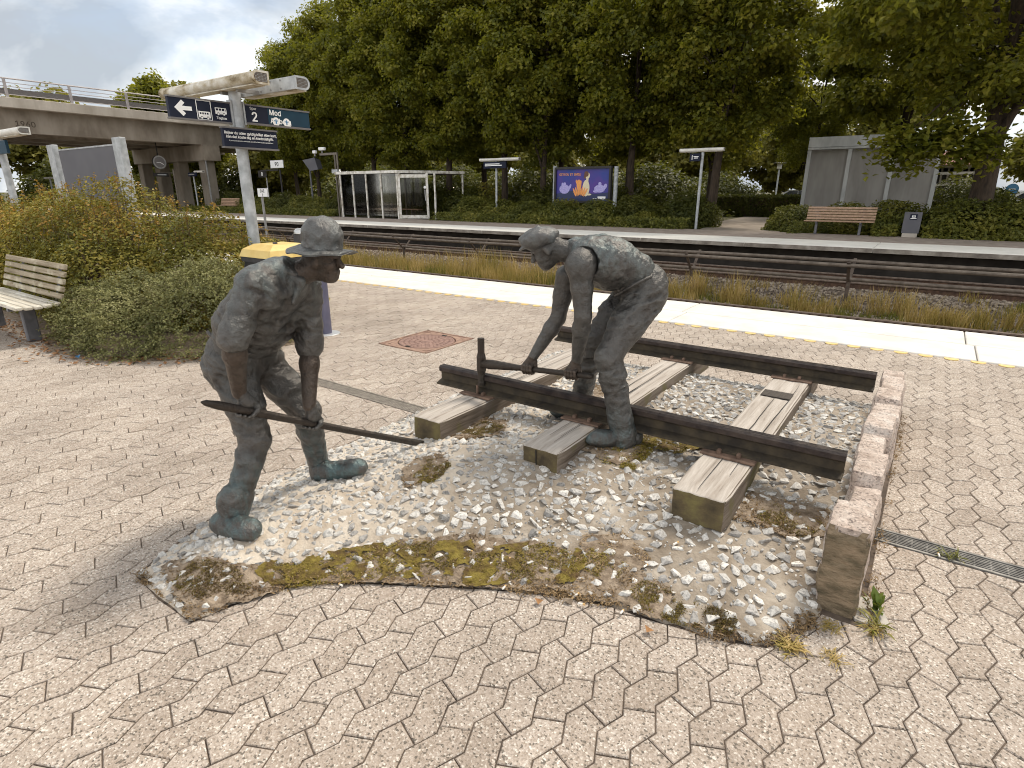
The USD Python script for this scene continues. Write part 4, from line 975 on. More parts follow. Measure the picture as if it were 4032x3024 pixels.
class Blob:
    """a solid built from tapered capsules and ellipsoids that melt into one another"""
    def __init__(s): s.p = []
    def cap(s, a, b, ra, rb, k=0.03, sub=False):
        s.p.append(('c', np.asarray(a, float), np.asarray(b, float), ra, rb, k, sub)); return s
    def shrink(s, c, q):
        for i, p in enumerate(s.p):
            if p[0] == 'c': s.p[i] = ('c', c + (p[1] - c) * q, c + (p[2] - c) * q, p[3] * q, p[4] * q, p[5] * q, p[6])
            else: s.p[i] = ('e', c + (p[1] - c) * q, p[2] * q, p[3], None, p[5] * q, p[6])
    def chain(s, pts, rs, k=0.03):
        for i in range(len(pts) - 1): s.cap(pts[i], pts[i + 1], rs[i], rs[i + 1], k)
        return s
    def ell(s, c, r, ax=np.eye(3), k=0.03, sub=False):
        s.p.append(('e', np.asarray(c, float), np.asarray(r, float), np.asarray(ax, float), None, k, sub)); return s
    def mesh(s, h=0.007, disp=None, clip=None):
        lo, hi = np.full(3, 1e9), np.full(3, -1e9)
        bx = []
        for p in s.p:
            if p[0] == 'c': r = max(p[3], p[4]); a = np.minimum(p[1], p[2]) - r; b = np.maximum(p[1], p[2]) + r
            else: r = p[2].max(); a, b = p[1] - r, p[1] + r
            bx.append((a, b))
            if not p[6]: lo = np.minimum(lo, a); hi = np.maximum(hi, b)
        pad = 0.07
        lo -= pad; hi += pad
        n = np.ceil((hi - lo) / h).astype(int) + 1
        f = np.full(n, 0.5, np.float32)
        for p, (a, b) in zip(s.p, bx):
            i0 = np.clip(((a - pad - lo) / h).astype(int), 0, n); i1 = np.clip(((b + pad - lo) / h).astype(int) + 2, 0, n)
            if (i1 <= i0).any(): continue
            X, Y, Z = (lo[k] + h * np.arange(i0[k], i1[k]) for k in range(3))
            Q = np.stack(np.meshgrid(X, Y, Z, indexing='ij'), -1)
            if p[0] == 'c':
                ab = p[2] - p[1]; L = max(ab @ ab, 1e-9)
                t = np.clip(((Q - p[1]) @ ab) / L, 0, 1)
                d = np.linalg.norm(Q - p[1] - t[..., None] * ab, axis=-1) - (p[3] + (p[4] - p[3]) * t)
            else:
                q = (Q - p[1]) @ p[3].T
                k0 = np.linalg.norm(q / p[2], axis=-1); k1 = np.linalg.norm(q / p[2] ** 2, axis=-1)
                d = k0 * (k0 - 1) / np.maximum(k1, 1e-6)
            S = f[i0[0]:i1[0], i0[1]:i1[1], i0[2]:i1[2]]
            k = p[5]
            if p[6]:
                g = np.clip(0.5 - 0.5 * (S + d) / k, 0, 1); S[...] = S * (1 - g) - d * g + k * g * (1 - g)
            else:
                g = np.clip(0.5 + 0.5 * (S - d) / k, 0, 1); S[...] = S * (1 - g) + d * g - k * g * (1 - g)
        if clip is not None or disp is not None:
            near = np.argwhere(np.abs(f) < 0.045)
            W = lo + near * h
            if disp is not None: f[tuple(near.T)] += disp(W)
        if clip is not None:
            I = np.argwhere(f < 0.03); W = lo + I * h
            f[tuple(I.T)] = np.maximum(f[tuple(I.T)], clip(W))
        return relief(*surface_nets(f, lo, h))

def frame(u, v):
    u = np.asarray(u, float) / np.linalg.norm(u)
    w = np.cross(u, v); w /= np.linalg.norm(w)
    return np.array([u, np.cross(w, u), w])
def clay(seed, amp=0.006, sc=26):
    return lambda W: (meshkit.fbm(W * sc, 3, seed) - 0.5) * amp * 2
def folds(seed, amp=0.014, axis=(0, 0, 1), along=3.0, across=16.0, fine=0.005, axis2=None):
    a = np.asarray(axis, float) / np.linalg.norm(axis)
    def g(W):
        t = W @ a
        q = (W - t[:, None] * a) * along + np.outer(t, a) * across
        n = meshkit.fbm(q, 3, seed)
        r = np.clip(1 - np.abs(2 * n - 1) * 3.6, -0.2, 1)
        if axis2 is not None:
            b = np.asarray(axis2, float) / np.linalg.norm(axis2); t = W @ b
            n2 = meshkit.fbm((W - t[:, None] * b) * along + np.outer(t, b) * across * 0.8, 3, seed + 9)
            r = np.maximum(r, np.clip(1 - np.abs(2 * n2 - 1) * 3.6, -0.2, 1))
        big = meshkit.fbm(W * 5, 2, seed + 5)
        return -r * amp * np.clip(big * 2.4 - 0.55, 0.15, 1.1) + (meshkit.fbm(W * 40, 3, seed + 3) - 0.5) * fine * 2
    return g
def plane(o, n):
    n = np.asarray(n, float) / np.linalg.norm(n); o = np.asarray(o, float)
    return lambda W: (W - o) @ n
def hand(bl, c, axis, wrist, rb, side, spread=0.021, fr=0.0092, L=1.0):
    """a fist closed round a bar: c on the bar's axis, wrist above it, thumb on the side given"""
    ax = np.asarray(axis, float) / np.linalg.norm(axis)
    up = np.asarray(wrist, float) - c; up -= ax * (up @ ax); up /= np.linalg.norm(up)
    ot = np.cross(ax, up) * side                                # fingers go over this side
    R = rb + fr * 0.9
    # palm and back of the hand
    bl.cap(c + up * (R + 0.004) + ax * 0.026, c + up * (R + 0.004) - ax * 0.026, 0.017, 0.017, 0.02)
    bl.cap(np.asarray(wrist, float), c + up * (R + 0.014), 0.029, 0.030, 0.022)
    for i, o in enumerate((-1.5, -0.5, 0.5, 1.5)):
        ln = (0.92, 1.0, 1.0, 0.85)[i]
        P = []
        for a in np.radians([12, 58, 108, 160, 160 + 44 * ln]):
            kn = 0.006 if a < 1.2 else 0.0
            P.append(c + ax * (o * spread) + (up * math.cos(a) + ot * math.sin(a)) * (R + kn))
        bl.chain(P, [fr * 1.25, fr * 1.15, fr * 1.05, fr, fr * 0.85], 0.006)
    P = [c + ax * spread * 1.9 + (up * math.cos(a) - ot * math.sin(a)) * (R + 0.002) - ax * d for a, d in zip(np.radians([20, 70, 125]), (0, 0.006, 0.020))]
    bl.chain([np.asarray(wrist, float) * 0.35 + P[0] * 0.65] + P, [0.016, 0.013, 0.011, 0.0095], 0.008)
def boot(bl, heel, toe, up, hh=0.045, tipup=0.0, S=1.0):
    heel, toe = np.asarray(heel, float), np.asarray(toe, float)
    d = toe - heel; L = np.linalg.norm(d); d /= L
    s = np.cross(d, up); s /= np.linalg.norm(s)
    bl.cap(heel + d * 0.045 * S + up * hh, heel + d * 0.12 + up * hh * 1.1, 0.046 * S, 0.050 * S, 0.03)
    bl.cap(heel + d * 0.12 + up * hh * 1.05, toe - d * 0.055 + up * (hh * 0.88 + tipup * 0.7), 0.050 * S, 0.042 * S, 0.03)
    bl.ell(toe - d * 0.078 * S + up * (hh * 0.84 + tipup * 0.6), (0.080 * S, 0.056 * S, 0.044 * S), frame(d, s), 0.03)
    bl.cap(heel + d * 0.02 + up * 0.012, toe - d * 0.06 + up * (0.012 + tipup * 0.6), 0.014, 0.014, 0.03)
    return d, s

def f1(x, y, d): return pd(600 + 0.9043 * x, 800 + 0.9043 * y, d)
def f2(x, y, d): return pd(1600 + 0.7233 * x, 800 + 0.7233 * y, d)
UPZ = np.array([0, 0, 1.0])

# ===== the statue with the brimmed hat, levering with a crowbar
st = thing('statue', 'bronze statue of a man in brimmed hat and rolled sleeves, holding a crowbar', 'statue')
barA, barB = f1(212, 866, 2.30), gz(1712, 1752, 0.10)
barB = barB + np.array([0, 0, -0.015])
bar_dir = (barB - barA) / np.linalg.norm(barB - barA)
def on_bar(px):        # the bar's point that is nearest the pixel column
    ts = np.linspace(0, 1, 2001); P = barA + ts[:, None] * (barB - barA)
    x, _, _ = proj(P); return P[np.argmin(abs(x - px))]
HN, HF = on_bar(600 + 0.9043 * 412), on_bar(600 + 0.9043 * 692)
dep = lambda P: float(P @ FH)
nsh, fsh = f1(432, 352, 2.46), f1(678, 398, 2.80)
nel, fel = f1(352, 590, 2.36), f1(684, 628, 2.79)
nwr = HN + np.array([0, 0, 0.088]) + (f1(385, 600, dep(HN)) - f1(425, 600, dep(HN))) * 0.55
fwr = HF + np.array([0, 0, 0.092])
head = f1(742, 235, 2.66)
neck0 = f1(585, 318, 2.62)
right = RT                                  # he faces to the right of the picture, a little towards it
look = right * 0.97 - FH * 0.12 + np.array([0, 0, -0.16]); look /= np.linalg.norm(look)
side = np.cross(look, UPZ); side /= np.linalg.norm(side)
hup = np.cross(side, look)
HAX = frame(look, side)
sk = Blob()
sk.ell(head + hup * 0.030 - look * 0.012, (0.098, 0.076, 0.098), HAX, 0.03)
sk.ell(head - hup * 0.050 + look * 0.030, (0.062, 0.056, 0.080), HAX, 0.04)
sk.ell(head - hup * 0.100 + look * 0.060, (0.030, 0.032, 0.024), HAX, 0.025)           # chin
sk.cap(head - hup * 0.082 - look * 0.030, head - hup * 0.098 + look * 0.052, 0.034, 0.028, 0.03)
sk.cap(head + look * 0.082 + hup * 0.010, head + look * 0.112 - hup * 0.030, 0.011, 0.016, 0.012)  # nose
sk.cap(head + look * 0.080 + hup * 0.020 + side * 0.030, head + look * 0.080 + hup * 0.020 - side * 0.030, 0.014, 0.014, 0.014)  # brow
for sgn in (-1, 1):
    sk.ell(head + look * 0.080 + hup * 0.000 + side * 0.029 * sgn, (0.010, 0.014, 0.010), HAX, 0.008, sub=True)
    sk.ell(head + look * 0.070 + hup * -0.002 + side * 0.029 * sgn, (0.012, 0.012, 0.008), HAX, 0.006)
    sk.ell(head + look * 0.062 - hup * 0.030 + side * 0.042 * sgn, (0.022, 0.016, 0.018), HAX, 0.02)
    sk.ell(head - look * 0.004 - hup * 0.012 + side * 0.076 * sgn, (0.018, 0.010, 0.032), HAX, 0.010)
sk.cap(head + look * 0.086 - hup * 0.062 + side * 0.018, head + look * 0.086 - hup * 0.062 - side * 0.018, 0.0095, 0.0095, 0.008)
sk.cap(head + look * 0.083 - hup * 0.078 + side * 0.016, head + look * 0.083 - hup * 0.078 - side * 0.016, 0.010, 0.010, 0.008)
sk.cap(head + look * 0.102 - hup * 0.070 + side * 0.024, head + look * 0.102 - hup * 0.070 - side * 0.024, 0.0035, 0.0035, 0.004, sub=True)
sk.shrink(head, 0.82)
sk.cap(neck0 - UPZ * 0.02, head - hup * 0.040 - look * 0.026, 0.060, 0.052, 0.035)
sk.chain([nel + (nsh - nel) * 0.2, nel, nel * 0.72 + nwr * 0.28, nwr], [0.048, 0.045, 0.047, 0.031], 0.02)
sk.chain([fel + (fsh - fel) * 0.2, fel, fel * 0.72 + fwr * 0.28, fwr], [0.048, 0.045, 0.046, 0.031], 0.02)
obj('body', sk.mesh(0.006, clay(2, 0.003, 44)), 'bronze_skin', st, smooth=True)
hn = Blob()
hand(hn, HN, bar_dir, nwr, 0.019, -1.0)
obj('hand', hn.mesh(0.0035, clay(4, 0.002, 40)), 'bronze', st, smooth=True)
hn = Blob(); hand(hn, HF, bar_dir, fwr, 0.018, -1.0)
obj('hand', hn.mesh(0.0035, clay(4, 0.002, 40)), 'bronze', st, smooth=True)
# hat: a soft crown and a wavy brim
hc = head + hup * 0.036 - look * 0.004
ht = Blob()
hat_up = hup * 0.98 - look * 0.05; hat_up /= np.linalg.norm(hat_up)
HX = frame(look, side)
ht.cap(hc + hat_up * 0.016, hc + hat_up * 0.055, 0.089, 0.081, 0.025)
ht.ell(hc + hat_up * 0.074 + look * 0.002, (0.086, 0.077, 0.062), HX, 0.03)
cr = ht.mesh(0.0052, clay(6, 0.008, 34), clip=plane(hc + hat_up * 0.0, -hat_up))
hatp = obj('hat', cr, 'bronze_hat', st, smooth=True)
nr, na = 9, 72
rr = np.linspace(0.074, 0.146, nr); aa = np.arange(na) / na * 2 * np.pi
v = []
for sgn in (1, -1):
    for r in rr:
        k = (r - 0.074) / 0.072
        wav = 0.8 * (0.014 * np.sin(aa * 2 + 0.6) + 0.008 * np.sin(aa * 3 + 2) + 0.004 * np.sin(aa * 7) - 0.018 * k + 0.018 * np.cos(aa)) * k
        P = hc + np.outer(np.cos(aa) * r * 1.08, look) + np.outer(np.sin(aa) * r * 0.98, side) + np.outer(0.004 + wav + sgn * 0.004 * (1 - 0.4 * k), hat_up)
        v.append(P)
v = np.vstack(v); fq = []
for L_ in range(2):
    for i in range(nr - 1):
        for j in range(na):
            a, b = L_ * nr * na + i * na + j, L_ * nr * na + i * na + (j + 1) % na
            q = [a, b, b + na, a + na]
            fq.append(q if L_ else q[::-1])
for j in range(na):
    a, b = (nr - 1) * na + j, (nr - 1) * na + (j + 1) % na
    fq.append([a, b, b + nr * na, a + nr * na])
obj('brim', (v, np.array(fq)), 'bronze_hat', hatp, smooth=True)
# shirt with rolled sleeves
pn, pf = f1(345, 690, 2.66), f1(468, 690, 2.84)
pm = (pn + pf) / 2
sh = Blob()
sh.chain([f1(470, 385, 2.52), f1(372, 520, 2.58), f1(350, 640, 2.65)], [0.098, 0.094, 0.090], 0.035)
sh.chain([f1(630, 410, 2.76), f1(520, 540, 2.74), f1(440, 645, 2.80)], [0.090, 0.090, 0.082], 0.035)
sh.chain([f1(555, 365, 2.64), f1(455, 510, 2.64), f1(395, 640, 2.72)], [0.108, 0.106, 0.095], 0.035)
sh.cap(f1(448, 338, 2.50), f1(560, 322, 2.62), 0.066, 0.080, 0.04)
sh.cap(f1(660, 360, 2.78), f1(575, 330, 2.64), 0.072, 0.085, 0.05)
sh.chain([nsh, nsh * 0.45 + nel * 0.55, nel + (nsh - nel) * 0.08], [0.064, 0.056, 0.053], 0.02)
sh.chain([fsh, fsh * 0.45 + fel * 0.55, fel + (fsh - fel) * 0.06], [0.068, 0.060, 0.055], 0.025)
for e, s_ in ((nel, nsh), (fel, fsh)):
    d = (s_ - e) / np.linalg.norm(s_ - e)
    sh.cap(e + d * 0.000, e + d * 0.026, 0.064, 0.066, 0.008)
    sh.cap(e + d * 0.046, e + d * 0.066, 0.066, 0.065, 0.006)
sh.chain([neck0 + look * 0.055 - UPZ * 0.03, neck0 - look * 0.02 + UPZ * 0.022 - FH * 0.05, neck0 - look * 0.05 + UPZ * 0.02], [0.026, 0.030, 0.034], 0.03)
fd = folds(12, 0.008, (0.55, 0.25, 0.5), 8.0, 17.0, 0.004)
ndir = (nsh - nel) / np.linalg.norm(nsh - nel); fdir = (fsh - fel) / np.linalg.norm(fsh - fel)
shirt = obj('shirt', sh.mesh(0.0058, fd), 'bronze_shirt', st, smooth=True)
cl = Blob()
cl.cap(neck0 + look * 0.075 - UPZ * 0.005 - FH * 0.03, neck0 + look * 0.04 - UPZ * 0.10 - FH * 0.06, 0.018, 0.010, 0.02)
cl.cap(neck0 + look * 0.075 - UPZ * 0.005 - FH * 0.03, neck0 - look * 0.03 + UPZ * 0.03 - FH * 0.065, 0.018, 0.018, 0.02)
obj('collar', cl.mesh(0.005, clay(9, 0.003)), 'bronze_shirt', shirt, smooth=True)
# trousers
nk, fk = f1(447, 1035, 2.555), f1(668, 905, 2.84)
nan, fan = f1(358, 1335, 2.405), f1(722, 1128, 2.915)
tr = Blob()
tr.chain([f1(345, 640, 2.66), pn + (pf - pn) * 0.05], [0.105, 0.112], 0.04)
tr.chain([f1(440, 645, 2.80), pf], [0.095, 0.105], 0.04)
tr.cap(pn, pf, 0.112, 0.105, 0.04)
tr.ell(f1(320, 712, 2.70), (0.088, 0.095, 0.098), np.eye(3), 0.05)
tr.chain([pn - UPZ * 0.02, pn * 0.5 + nk * 0.5, nk, nk * 0.75 + nan * 0.25, nan * 0.85 + nk * 0.15, nan - UPZ * 0.005], [0.106, 0.088, 0.068, 0.062, 0.058, 0.058], 0.025)
tr.chain([pf - UPZ * 0.01, pf * 0.5 + fk * 0.5, fk, fk * 0.6 + fan * 0.4, fan], [0.102, 0.086, 0.070, 0.062, 0.055], 0.025)
tr.cap(nan + UPZ * 0.012, nan + UPZ * 0.022, 0.067, 0.067, 0.012); tr.cap(nan + UPZ * 0.055, nan + UPZ * 0.06, 0.064, 0.064, 0.012)
ft = folds(31, 0.008, (0.7, 0.4, 0.8), 7.5, 16.0, 0.004)
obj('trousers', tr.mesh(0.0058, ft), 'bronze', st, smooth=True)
bt = MB().tube([f1(x, y, d) for x, y, d in ((240, 560, 2.58), (300, 625, 2.525), (400, 655, 2.56), (485, 655, 2.68))], 0.008, 8)
bt.build('waistband', 'bronze', st, smooth=True)
toe1 = np.array([-2.275, 1.205, bed_z(-2.32, 1.20) - 0.006]); heel1 = np.array([-2.560, 1.160, bed_z(-2.52, 1.16) - 0.004])
b1 = Blob(); boot(b1, heel1, toe1, UPZ, 0.052, S=1.12); b1.cap(heel1 + (toe1 - heel1) * 0.22 + UPZ * 0.06, nan, 0.052, 0.050, 0.02)
obj('boot', b1.mesh(0.006, clay(14, 0.006, 22)), 'bronze', st, smooth=True)
h2, t2 = gz(1228, 1893, 0.075), gz(1446, 1868, 0.135)
b2 = Blob(); boot(b2, h2 - UPZ * 0.005, t2, UPZ, 0.044, 0.02); b2.cap(h2 + (t2 - h2) * 0.22 + UPZ * 0.05, fan, 0.052, 0.052, 0.03)
obj('boot', b2.mesh(0.006, clay(15, 0.006, 22)), 'bronze', st, smooth=True)
bar = thing('crowbar', 'long dark crowbar held in both fists by the hatted statue', 'crowbar')
ts = np.array([0, 0.012, 0.05, 0.10, 0.5, 0.80, 0.93, 1.0])
bend = np.array([0, 0, 0, 0, 0, 0.004, 0.006, -0.012])
MB().tube(barA + ts[:, None] * (barB - barA) + bend[:, None] * UPZ, [0.004, 0.013, 0.0195, 0.020, 0.018, 0.019, 0.021, 0.016], 14).build('shaft', 'bronze_tool', bar, smooth=True)

# ===== the statue with the flat cap, swinging a sledgehammer at the spike
s2 = thing('statue', 'bronze statue of a man in flat cap and vest, stooping with a sledgehammer', 'statue')
hmA, hmB = f2(408, 872, 3.73), f2(1018, 944, 3.16)
hdir = (hmB - hmA) / np.linalg.norm(hmB - hmA)
def on_shaft(px):
    ts = np.linspace(0, 1, 2001); P = hmA + ts[:, None] * (hmB - hmA); x, _, _ = proj(P); return P[np.argmin(abs(x - px))]
H2F, H2N = on_shaft(1600 + 0.7233 * 668), on_shaft(1600 + 0.7233 * 905)
nsh, fsh = f2(950, 335, 3.16), f2(872, 395, 3.44)
nel, fel = f2(962, 612, 3.14), f2(826, 625, 3.47)
nwr = H2N + np.array([0, 0, 0.085]) + RT * 0.022
fwr = H2F + np.array([0, 0, 0.085]) + RT * 0.028
head = f2(758, 245, 3.36)
neck0 = f2(905, 268, 3.33)
look = -RT * 0.80 + np.array([0, 0, -0.50]) + FH * 0.10; look /= np.linalg.norm(look)
side = np.cross(look, UPZ); side /= np.linalg.norm(side); hup = np.cross(side, look); HAX = frame(look, side)
sk = Blob()
sk.ell(head + hup * 0.030 - look * 0.010, (0.098, 0.076, 0.096), HAX, 0.03)
sk.ell(head - hup * 0.048 + look * 0.030, (0.062, 0.056, 0.078), HAX, 0.04)
sk.ell(head - hup * 0.094 + look * 0.060, (0.030, 0.032, 0.025), HAX, 0.025)
sk.cap(head - hup * 0.076 - look * 0.028, head - hup * 0.090 + look * 0.052, 0.034, 0.028, 0.03)
sk.cap(head + look * 0.082 + hup * 0.010, head + look * 0.112 - hup * 0.028, 0.011, 0.016, 0.012)
sk.cap(head + look * 0.080 + hup * 0.020 + side * 0.030, head + look * 0.080 + hup * 0.020 - side * 0.030, 0.014, 0.014, 0.014)
for sgn in (-1, 1):
    sk.ell(head + look * 0.080 + side * 0.029 * sgn, (0.010, 0.014, 0.010), HAX, 0.008, sub=True)
    sk.ell(head + look * 0.070 - hup * 0.002 + side * 0.029 * sgn, (0.012, 0.012, 0.008), HAX, 0.006)
    sk.ell(head + look * 0.062 - hup * 0.030 + side * 0.042 * sgn, (0.022, 0.016, 0.018), HAX, 0.02)
    sk.ell(head - look * 0.006 - hup * 0.012 + side * 0.077 * sgn, (0.018, 0.010, 0.032), HAX, 0.010)
sk.cap(head + look * 0.086 - hup * 0.060 + side * 0.018, head + look * 0.086 - hup * 0.060 - side * 0.018, 0.0095, 0.0095, 0.008)
sk.cap(head + look * 0.083 - hup * 0.075 + side * 0.016, head + look * 0.083 - hup * 0.075 - side * 0.016, 0.010, 0.010, 0.008)
sk.cap(head + look * 0.102 - hup * 0.068 + side * 0.024, head + look * 0.102 - hup * 0.068 - side * 0.024, 0.0035, 0.0035, 0.004, sub=True)
sk.shrink(head, 0.88)
sk.cap(neck0, head - hup * 0.026 - look * 0.040, 0.064, 0.055, 0.035)
sk.chain([nsh, nsh * 0.55 + nel * 0.45, nel, nel * 0.72 + nwr * 0.28, nwr], [0.066, 0.060, 0.046, 0.050, 0.031], 0.018)
sk.chain([fsh, fsh * 0.55 + fel * 0.45, fel, fel * 0.72 + fwr * 0.28, fwr], [0.064, 0.056, 0.045, 0.048, 0.031], 0.018)
sk.cap(nsh, f2(985, 300, 3.24), 0.080, 0.09, 0.04)
obj('body', sk.mesh(0.006, clay(42, 0.003, 44)), 'bronze', s2, smooth=True)
hn = Blob()
hand(hn, H2N, hdir, nwr, 0.017, 1.0)
obj('hand', hn.mesh(0.0035, clay(44, 0.002, 40)), 'bronze_skin', s2, smooth=True)
hn = Blob(); hand(hn, H2F, hdir, fwr, 0.018, 1.0)
obj('hand', hn.mesh(0.0035, clay(44, 0.002, 40)), 'bronze_skin', s2, smooth=True)
cp = Blob()
ch = head + hup * 0.062
cup = hup * 0.93 - look * 0.30; cup /= np.linalg.norm(cup)
clook = np.cross(side, cup); clook = -clook if clook @ look < 0 else clook
CX = frame(clook, side)
cp.ell(ch + cup * 0.010 + clook * 0.006, (0.116, 0.102, 0.056), CX, 0.03)
cp.ell(ch - cup * 0.018 - clook * 0.004, (0.094, 0.083, 0.045), CX, 0.03)
cp.ell(ch - cup * 0.024 + clook * 0.098, (0.040, 0.062, 0.0100), frame(clook * 0.93 - cup * 0.36, side), 0.012)
cp.ell(ch + cup * 0.064 + clook * 0.0, (0.012, 0.012, 0.008), CX, 0.01)
obj('cap', cp.mesh(0.006, clay(46, 0.010, 20)), 'bronze_hat', s2, smooth=True)
pn, pf = f2(1300, 455, 3.27), f2(1235, 470, 3.45)
vs = Blob()
vs.chain([f2(1010, 300, 3.24), f2(1120, 320, 3.23), f2(1245, 375, 3.25)], [0.116, 0.126, 0.108], 0.04)
vs.chain([f2(960, 330, 3.40), f2(1090, 345, 3.42), f2(1215, 390, 3.43)], [0.108, 0.118, 0.100], 0.04)
vs.cap(f2(930, 262, 3.33), f2(1040, 285, 3.33), 0.075, 0.12, 0.05)
vs.ell(f2(1095, 385, 3.33), (0.12, 0.12, 0.085), np.eye(3), 0.05)
vs.ell(nsh - FH * 0.030 + UPZ * 0.004, (0.096, 0.096, 0.104), np.eye(3), 0.007, sub=True)
vest = obj('vest', vs.mesh(0.0058, folds(50, 0.006, (0.6, 0.4, -0.3), 8.0, 16.0, 0.0045)), 'bronze_shirt', s2, smooth=True)
ring = []
sd = (f2(1050, 330, 3.15) - nsh); sd /= np.linalg.norm(sd)
for a in np.linspace(0, 2 * np.pi, 33)[:-1]:
    ring.append(f2(972 + 88 * math.cos(a), 335 + 96 * math.sin(a), 3.145 + 0.055 * abs(math.cos(a)) ** 2 + 0.02 * abs(math.sin(a))))
nk, fk = f2(1102, 835, 3.10), f2(1030, 735, 3.40)
nan, fan = f2(1182, 1258, 3.075), f2(950, 1065, 3.56)
tr = Blob()
tr.cap(f2(1240, 400, 3.26), pn, 0.108, 0.115, 0.04)
tr.cap(f2(1210, 410, 3.43), pf, 0.100, 0.108, 0.04)
tr.cap(pn, pf, 0.116, 0.108, 0.04)
tr.ell(f2(1322, 500, 3.33), (0.095, 0.105, 0.105), np.eye(3), 0.05)
tr.chain([f2(1290, 520, 3.25), f2(1205, 660, 3.17), nk, nk * 0.78 + nan * 0.22, nan * 0.8 + nk * 0.2, nan, nan - UPZ * 0.03], [0.116, 0.094, 0.070, 0.070, 0.067, 0.074, 0.073], 0.025)
tr.chain([f2(1215, 520, 3.43), f2(1120, 610, 3.42), fk, fk * 0.6 + fan * 0.4, fan], [0.100, 0.082, 0.066, 0.064, 0.062], 0.025)
obj('trousers', tr.mesh(0.0058, folds(61, 0.009, (-0.5, -0.3, 1.0), 7.0, 17.0, 0.004)), 'bronze', s2, smooth=True)
wb = MB().tube([f2(x, y, d) for x, y, d in ((1362, 352, 3.30), (1330, 400, 3.155), (1262, 430, 3.125), (1180, 480, 3.18), (1138, 505, 3.30))], 0.009, 8)
wb.build('waistband', 'bronze', s2, smooth=True)
bz = lambda X, Y: float(bed_z(np.array(X), np.array(Y)))
t3 = gz(2318, 1772, 0.20); h3 = gz(2520, 1772, 0.17)
t3[2] = bz(t3[0], t3[1]) - 0.002; h3[2] = bz(h3[0], h3[1]) - 0.002
b3 = Blob(); dd, ss = boot(b3, h3, t3, UPZ, 0.050, 0.03); b3.cap(h3 + dd * 0.06 + UPZ * 0.05, nan, 0.055, 0.058, 0.03)
b3.ell(t3 + UPZ * 0.055 - dd * 0.01, (0.03, 0.022, 0.020), frame(dd, ss), 0.03)
obj('boot', b3.mesh(0.006, clay(54, 0.006, 22)), 'bronze', s2, smooth=True)
h4 = fan * np.array([1, 1, 0]) + RT * 0.06; t4 = h4 - RT * 0.26 - FH * 0.03
h4[2] = bz(h4[0], h4[1]) - 0.003; t4[2] = bz(t4[0], t4[1]) - 0.003
b4 = Blob(); dd, ss = boot(b4, h4, t4, UPZ, 0.050, 0.02); b4.cap(h4 + dd * 0.06 + UPZ * 0.05, fan, 0.055, 0.060, 0.03)
obj('boot', b4.mesh(0.0058, clay(55, 0.006, 22)), 'bronze', s2, smooth=True)
hm = thing('sledgehammer', 'dark sledgehammer with long head driving a spike beside the nearer show rail', 'sledgehammer')
ts = np.array([0.02, 0.10, 0.22, 0.40, 0.7, 0.97, 1.0])
MB().tube(hmA + ts[:, None] * (hmB - hmA), [0.030, 0.033, 0.027, 0.0185, 0.017, 0.018, 0.012], 12).build('handle', 'bronze_tool', hm, smooth=True)
hx, hy = hmA[0], hmA[1]
zt, zb = f2(400, 735, 3.73)[2], f2(415, 988, 3.73)[2]
q8 = lambda r: [(r * math.cos(a), r * math.sin(a)) for a in np.arange(8) * math.pi / 4 + math.pi / 8]
hd = MB()
zm = hmA[2]
rings = [(zt, 0.024), (zm + 0.075, 0.024), (zm + 0.045, 0.032), (zm - 0.045, 0.032), (zm - 0.075, 0.025), (zb + 0.02, 0.027), (zb, 0.026)]
V = np.vstack([np.c_[np.array(q8(r)) + [hx, hy], np.full(8, z)] for z, r in rings]); F = []
for i in range(len(rings) - 1):
    for j in range(8):
        a, b = i * 8 + j, i * 8 + (j + 1) % 8; F += [[a, b + 8, b], [a, a + 8, b + 8]]
for j in range(1, 7): F += [[0, j, j + 1], [48, 48 + j + 1, 48 + j]]
hd.add(V, F).build('head', 'bronze_tool', hm)
# ---------------------------------------------------------------- sign post with lamps on the near platform
EX, EY, EZ = np.array([1.0, 0, 0]), np.array([0, 1.0, 0]), np.array([0, 0, 1.0])
def lamp_box(t, c, L, w, h, round_side, mat_cover, name='lamp_cover'):
    """a long lamp housing along x, rounded on one side, with a grille in its end"""
    prof = sg.box(-w / 2, -h / 2, w / 2, h / 2)
    r = sg.Point(round_side * (w / 2 - h / 2), 0).buffer(h / 2, 8).union(sg.box(-w / 2, -h / 2, w / 2 - h / 2, h / 2) if round_side > 0 else sg.box(-w / 2 + h / 2, -h / 2, w / 2, h / 2))
    cv = MB().prism_on(r, np.asarray(c) - [L / 2, 0, 0], EY, EZ, EX, L).build(name, mat_cover, t, smooth=30)
    for s in (1, -1):
        MB().prism_on(r.buffer(0.004).difference(r.buffer(-0.018)), np.asarray(c) + [s * L / 2 - (0.012 if s < 0 else -0.0), 0, 0], EY, EZ, EX, 0.012).build('end_rim', mat_cover, cv)
        MB().prism_on(r.buffer(-0.018), np.asarray(c) + [s * L / 2 + (0.001 if s > 0 else -0.005), 0, 0], EY, EZ, EX, 0.004).build('end_grille', 'lamp_grille', cv)
    if L < 2.4 and w > 0.15:
        g = MB()
        for k in np.linspace(-w / 2 + 0.03, w / 2 - 0.03, 9):
            for z in np.linspace(-h / 2 + 0.03, h / 2 - 0.03, 6):
                g.box(np.asarray(c) + [L / 2 + 0.007, k + (0.008 if int(round(z * 100)) % 2 else 0), z], (0.004, 0.010, 0.010))
        g.build('mesh', 'galvanised_dull', cv)
    MB().box(np.asarray(c) - [0, 0, h / 2 + 0.006], (L * 0.96, w * 0.72, 0.012)).build('diffuser', 'lamp_grimy', cv)
    return cv
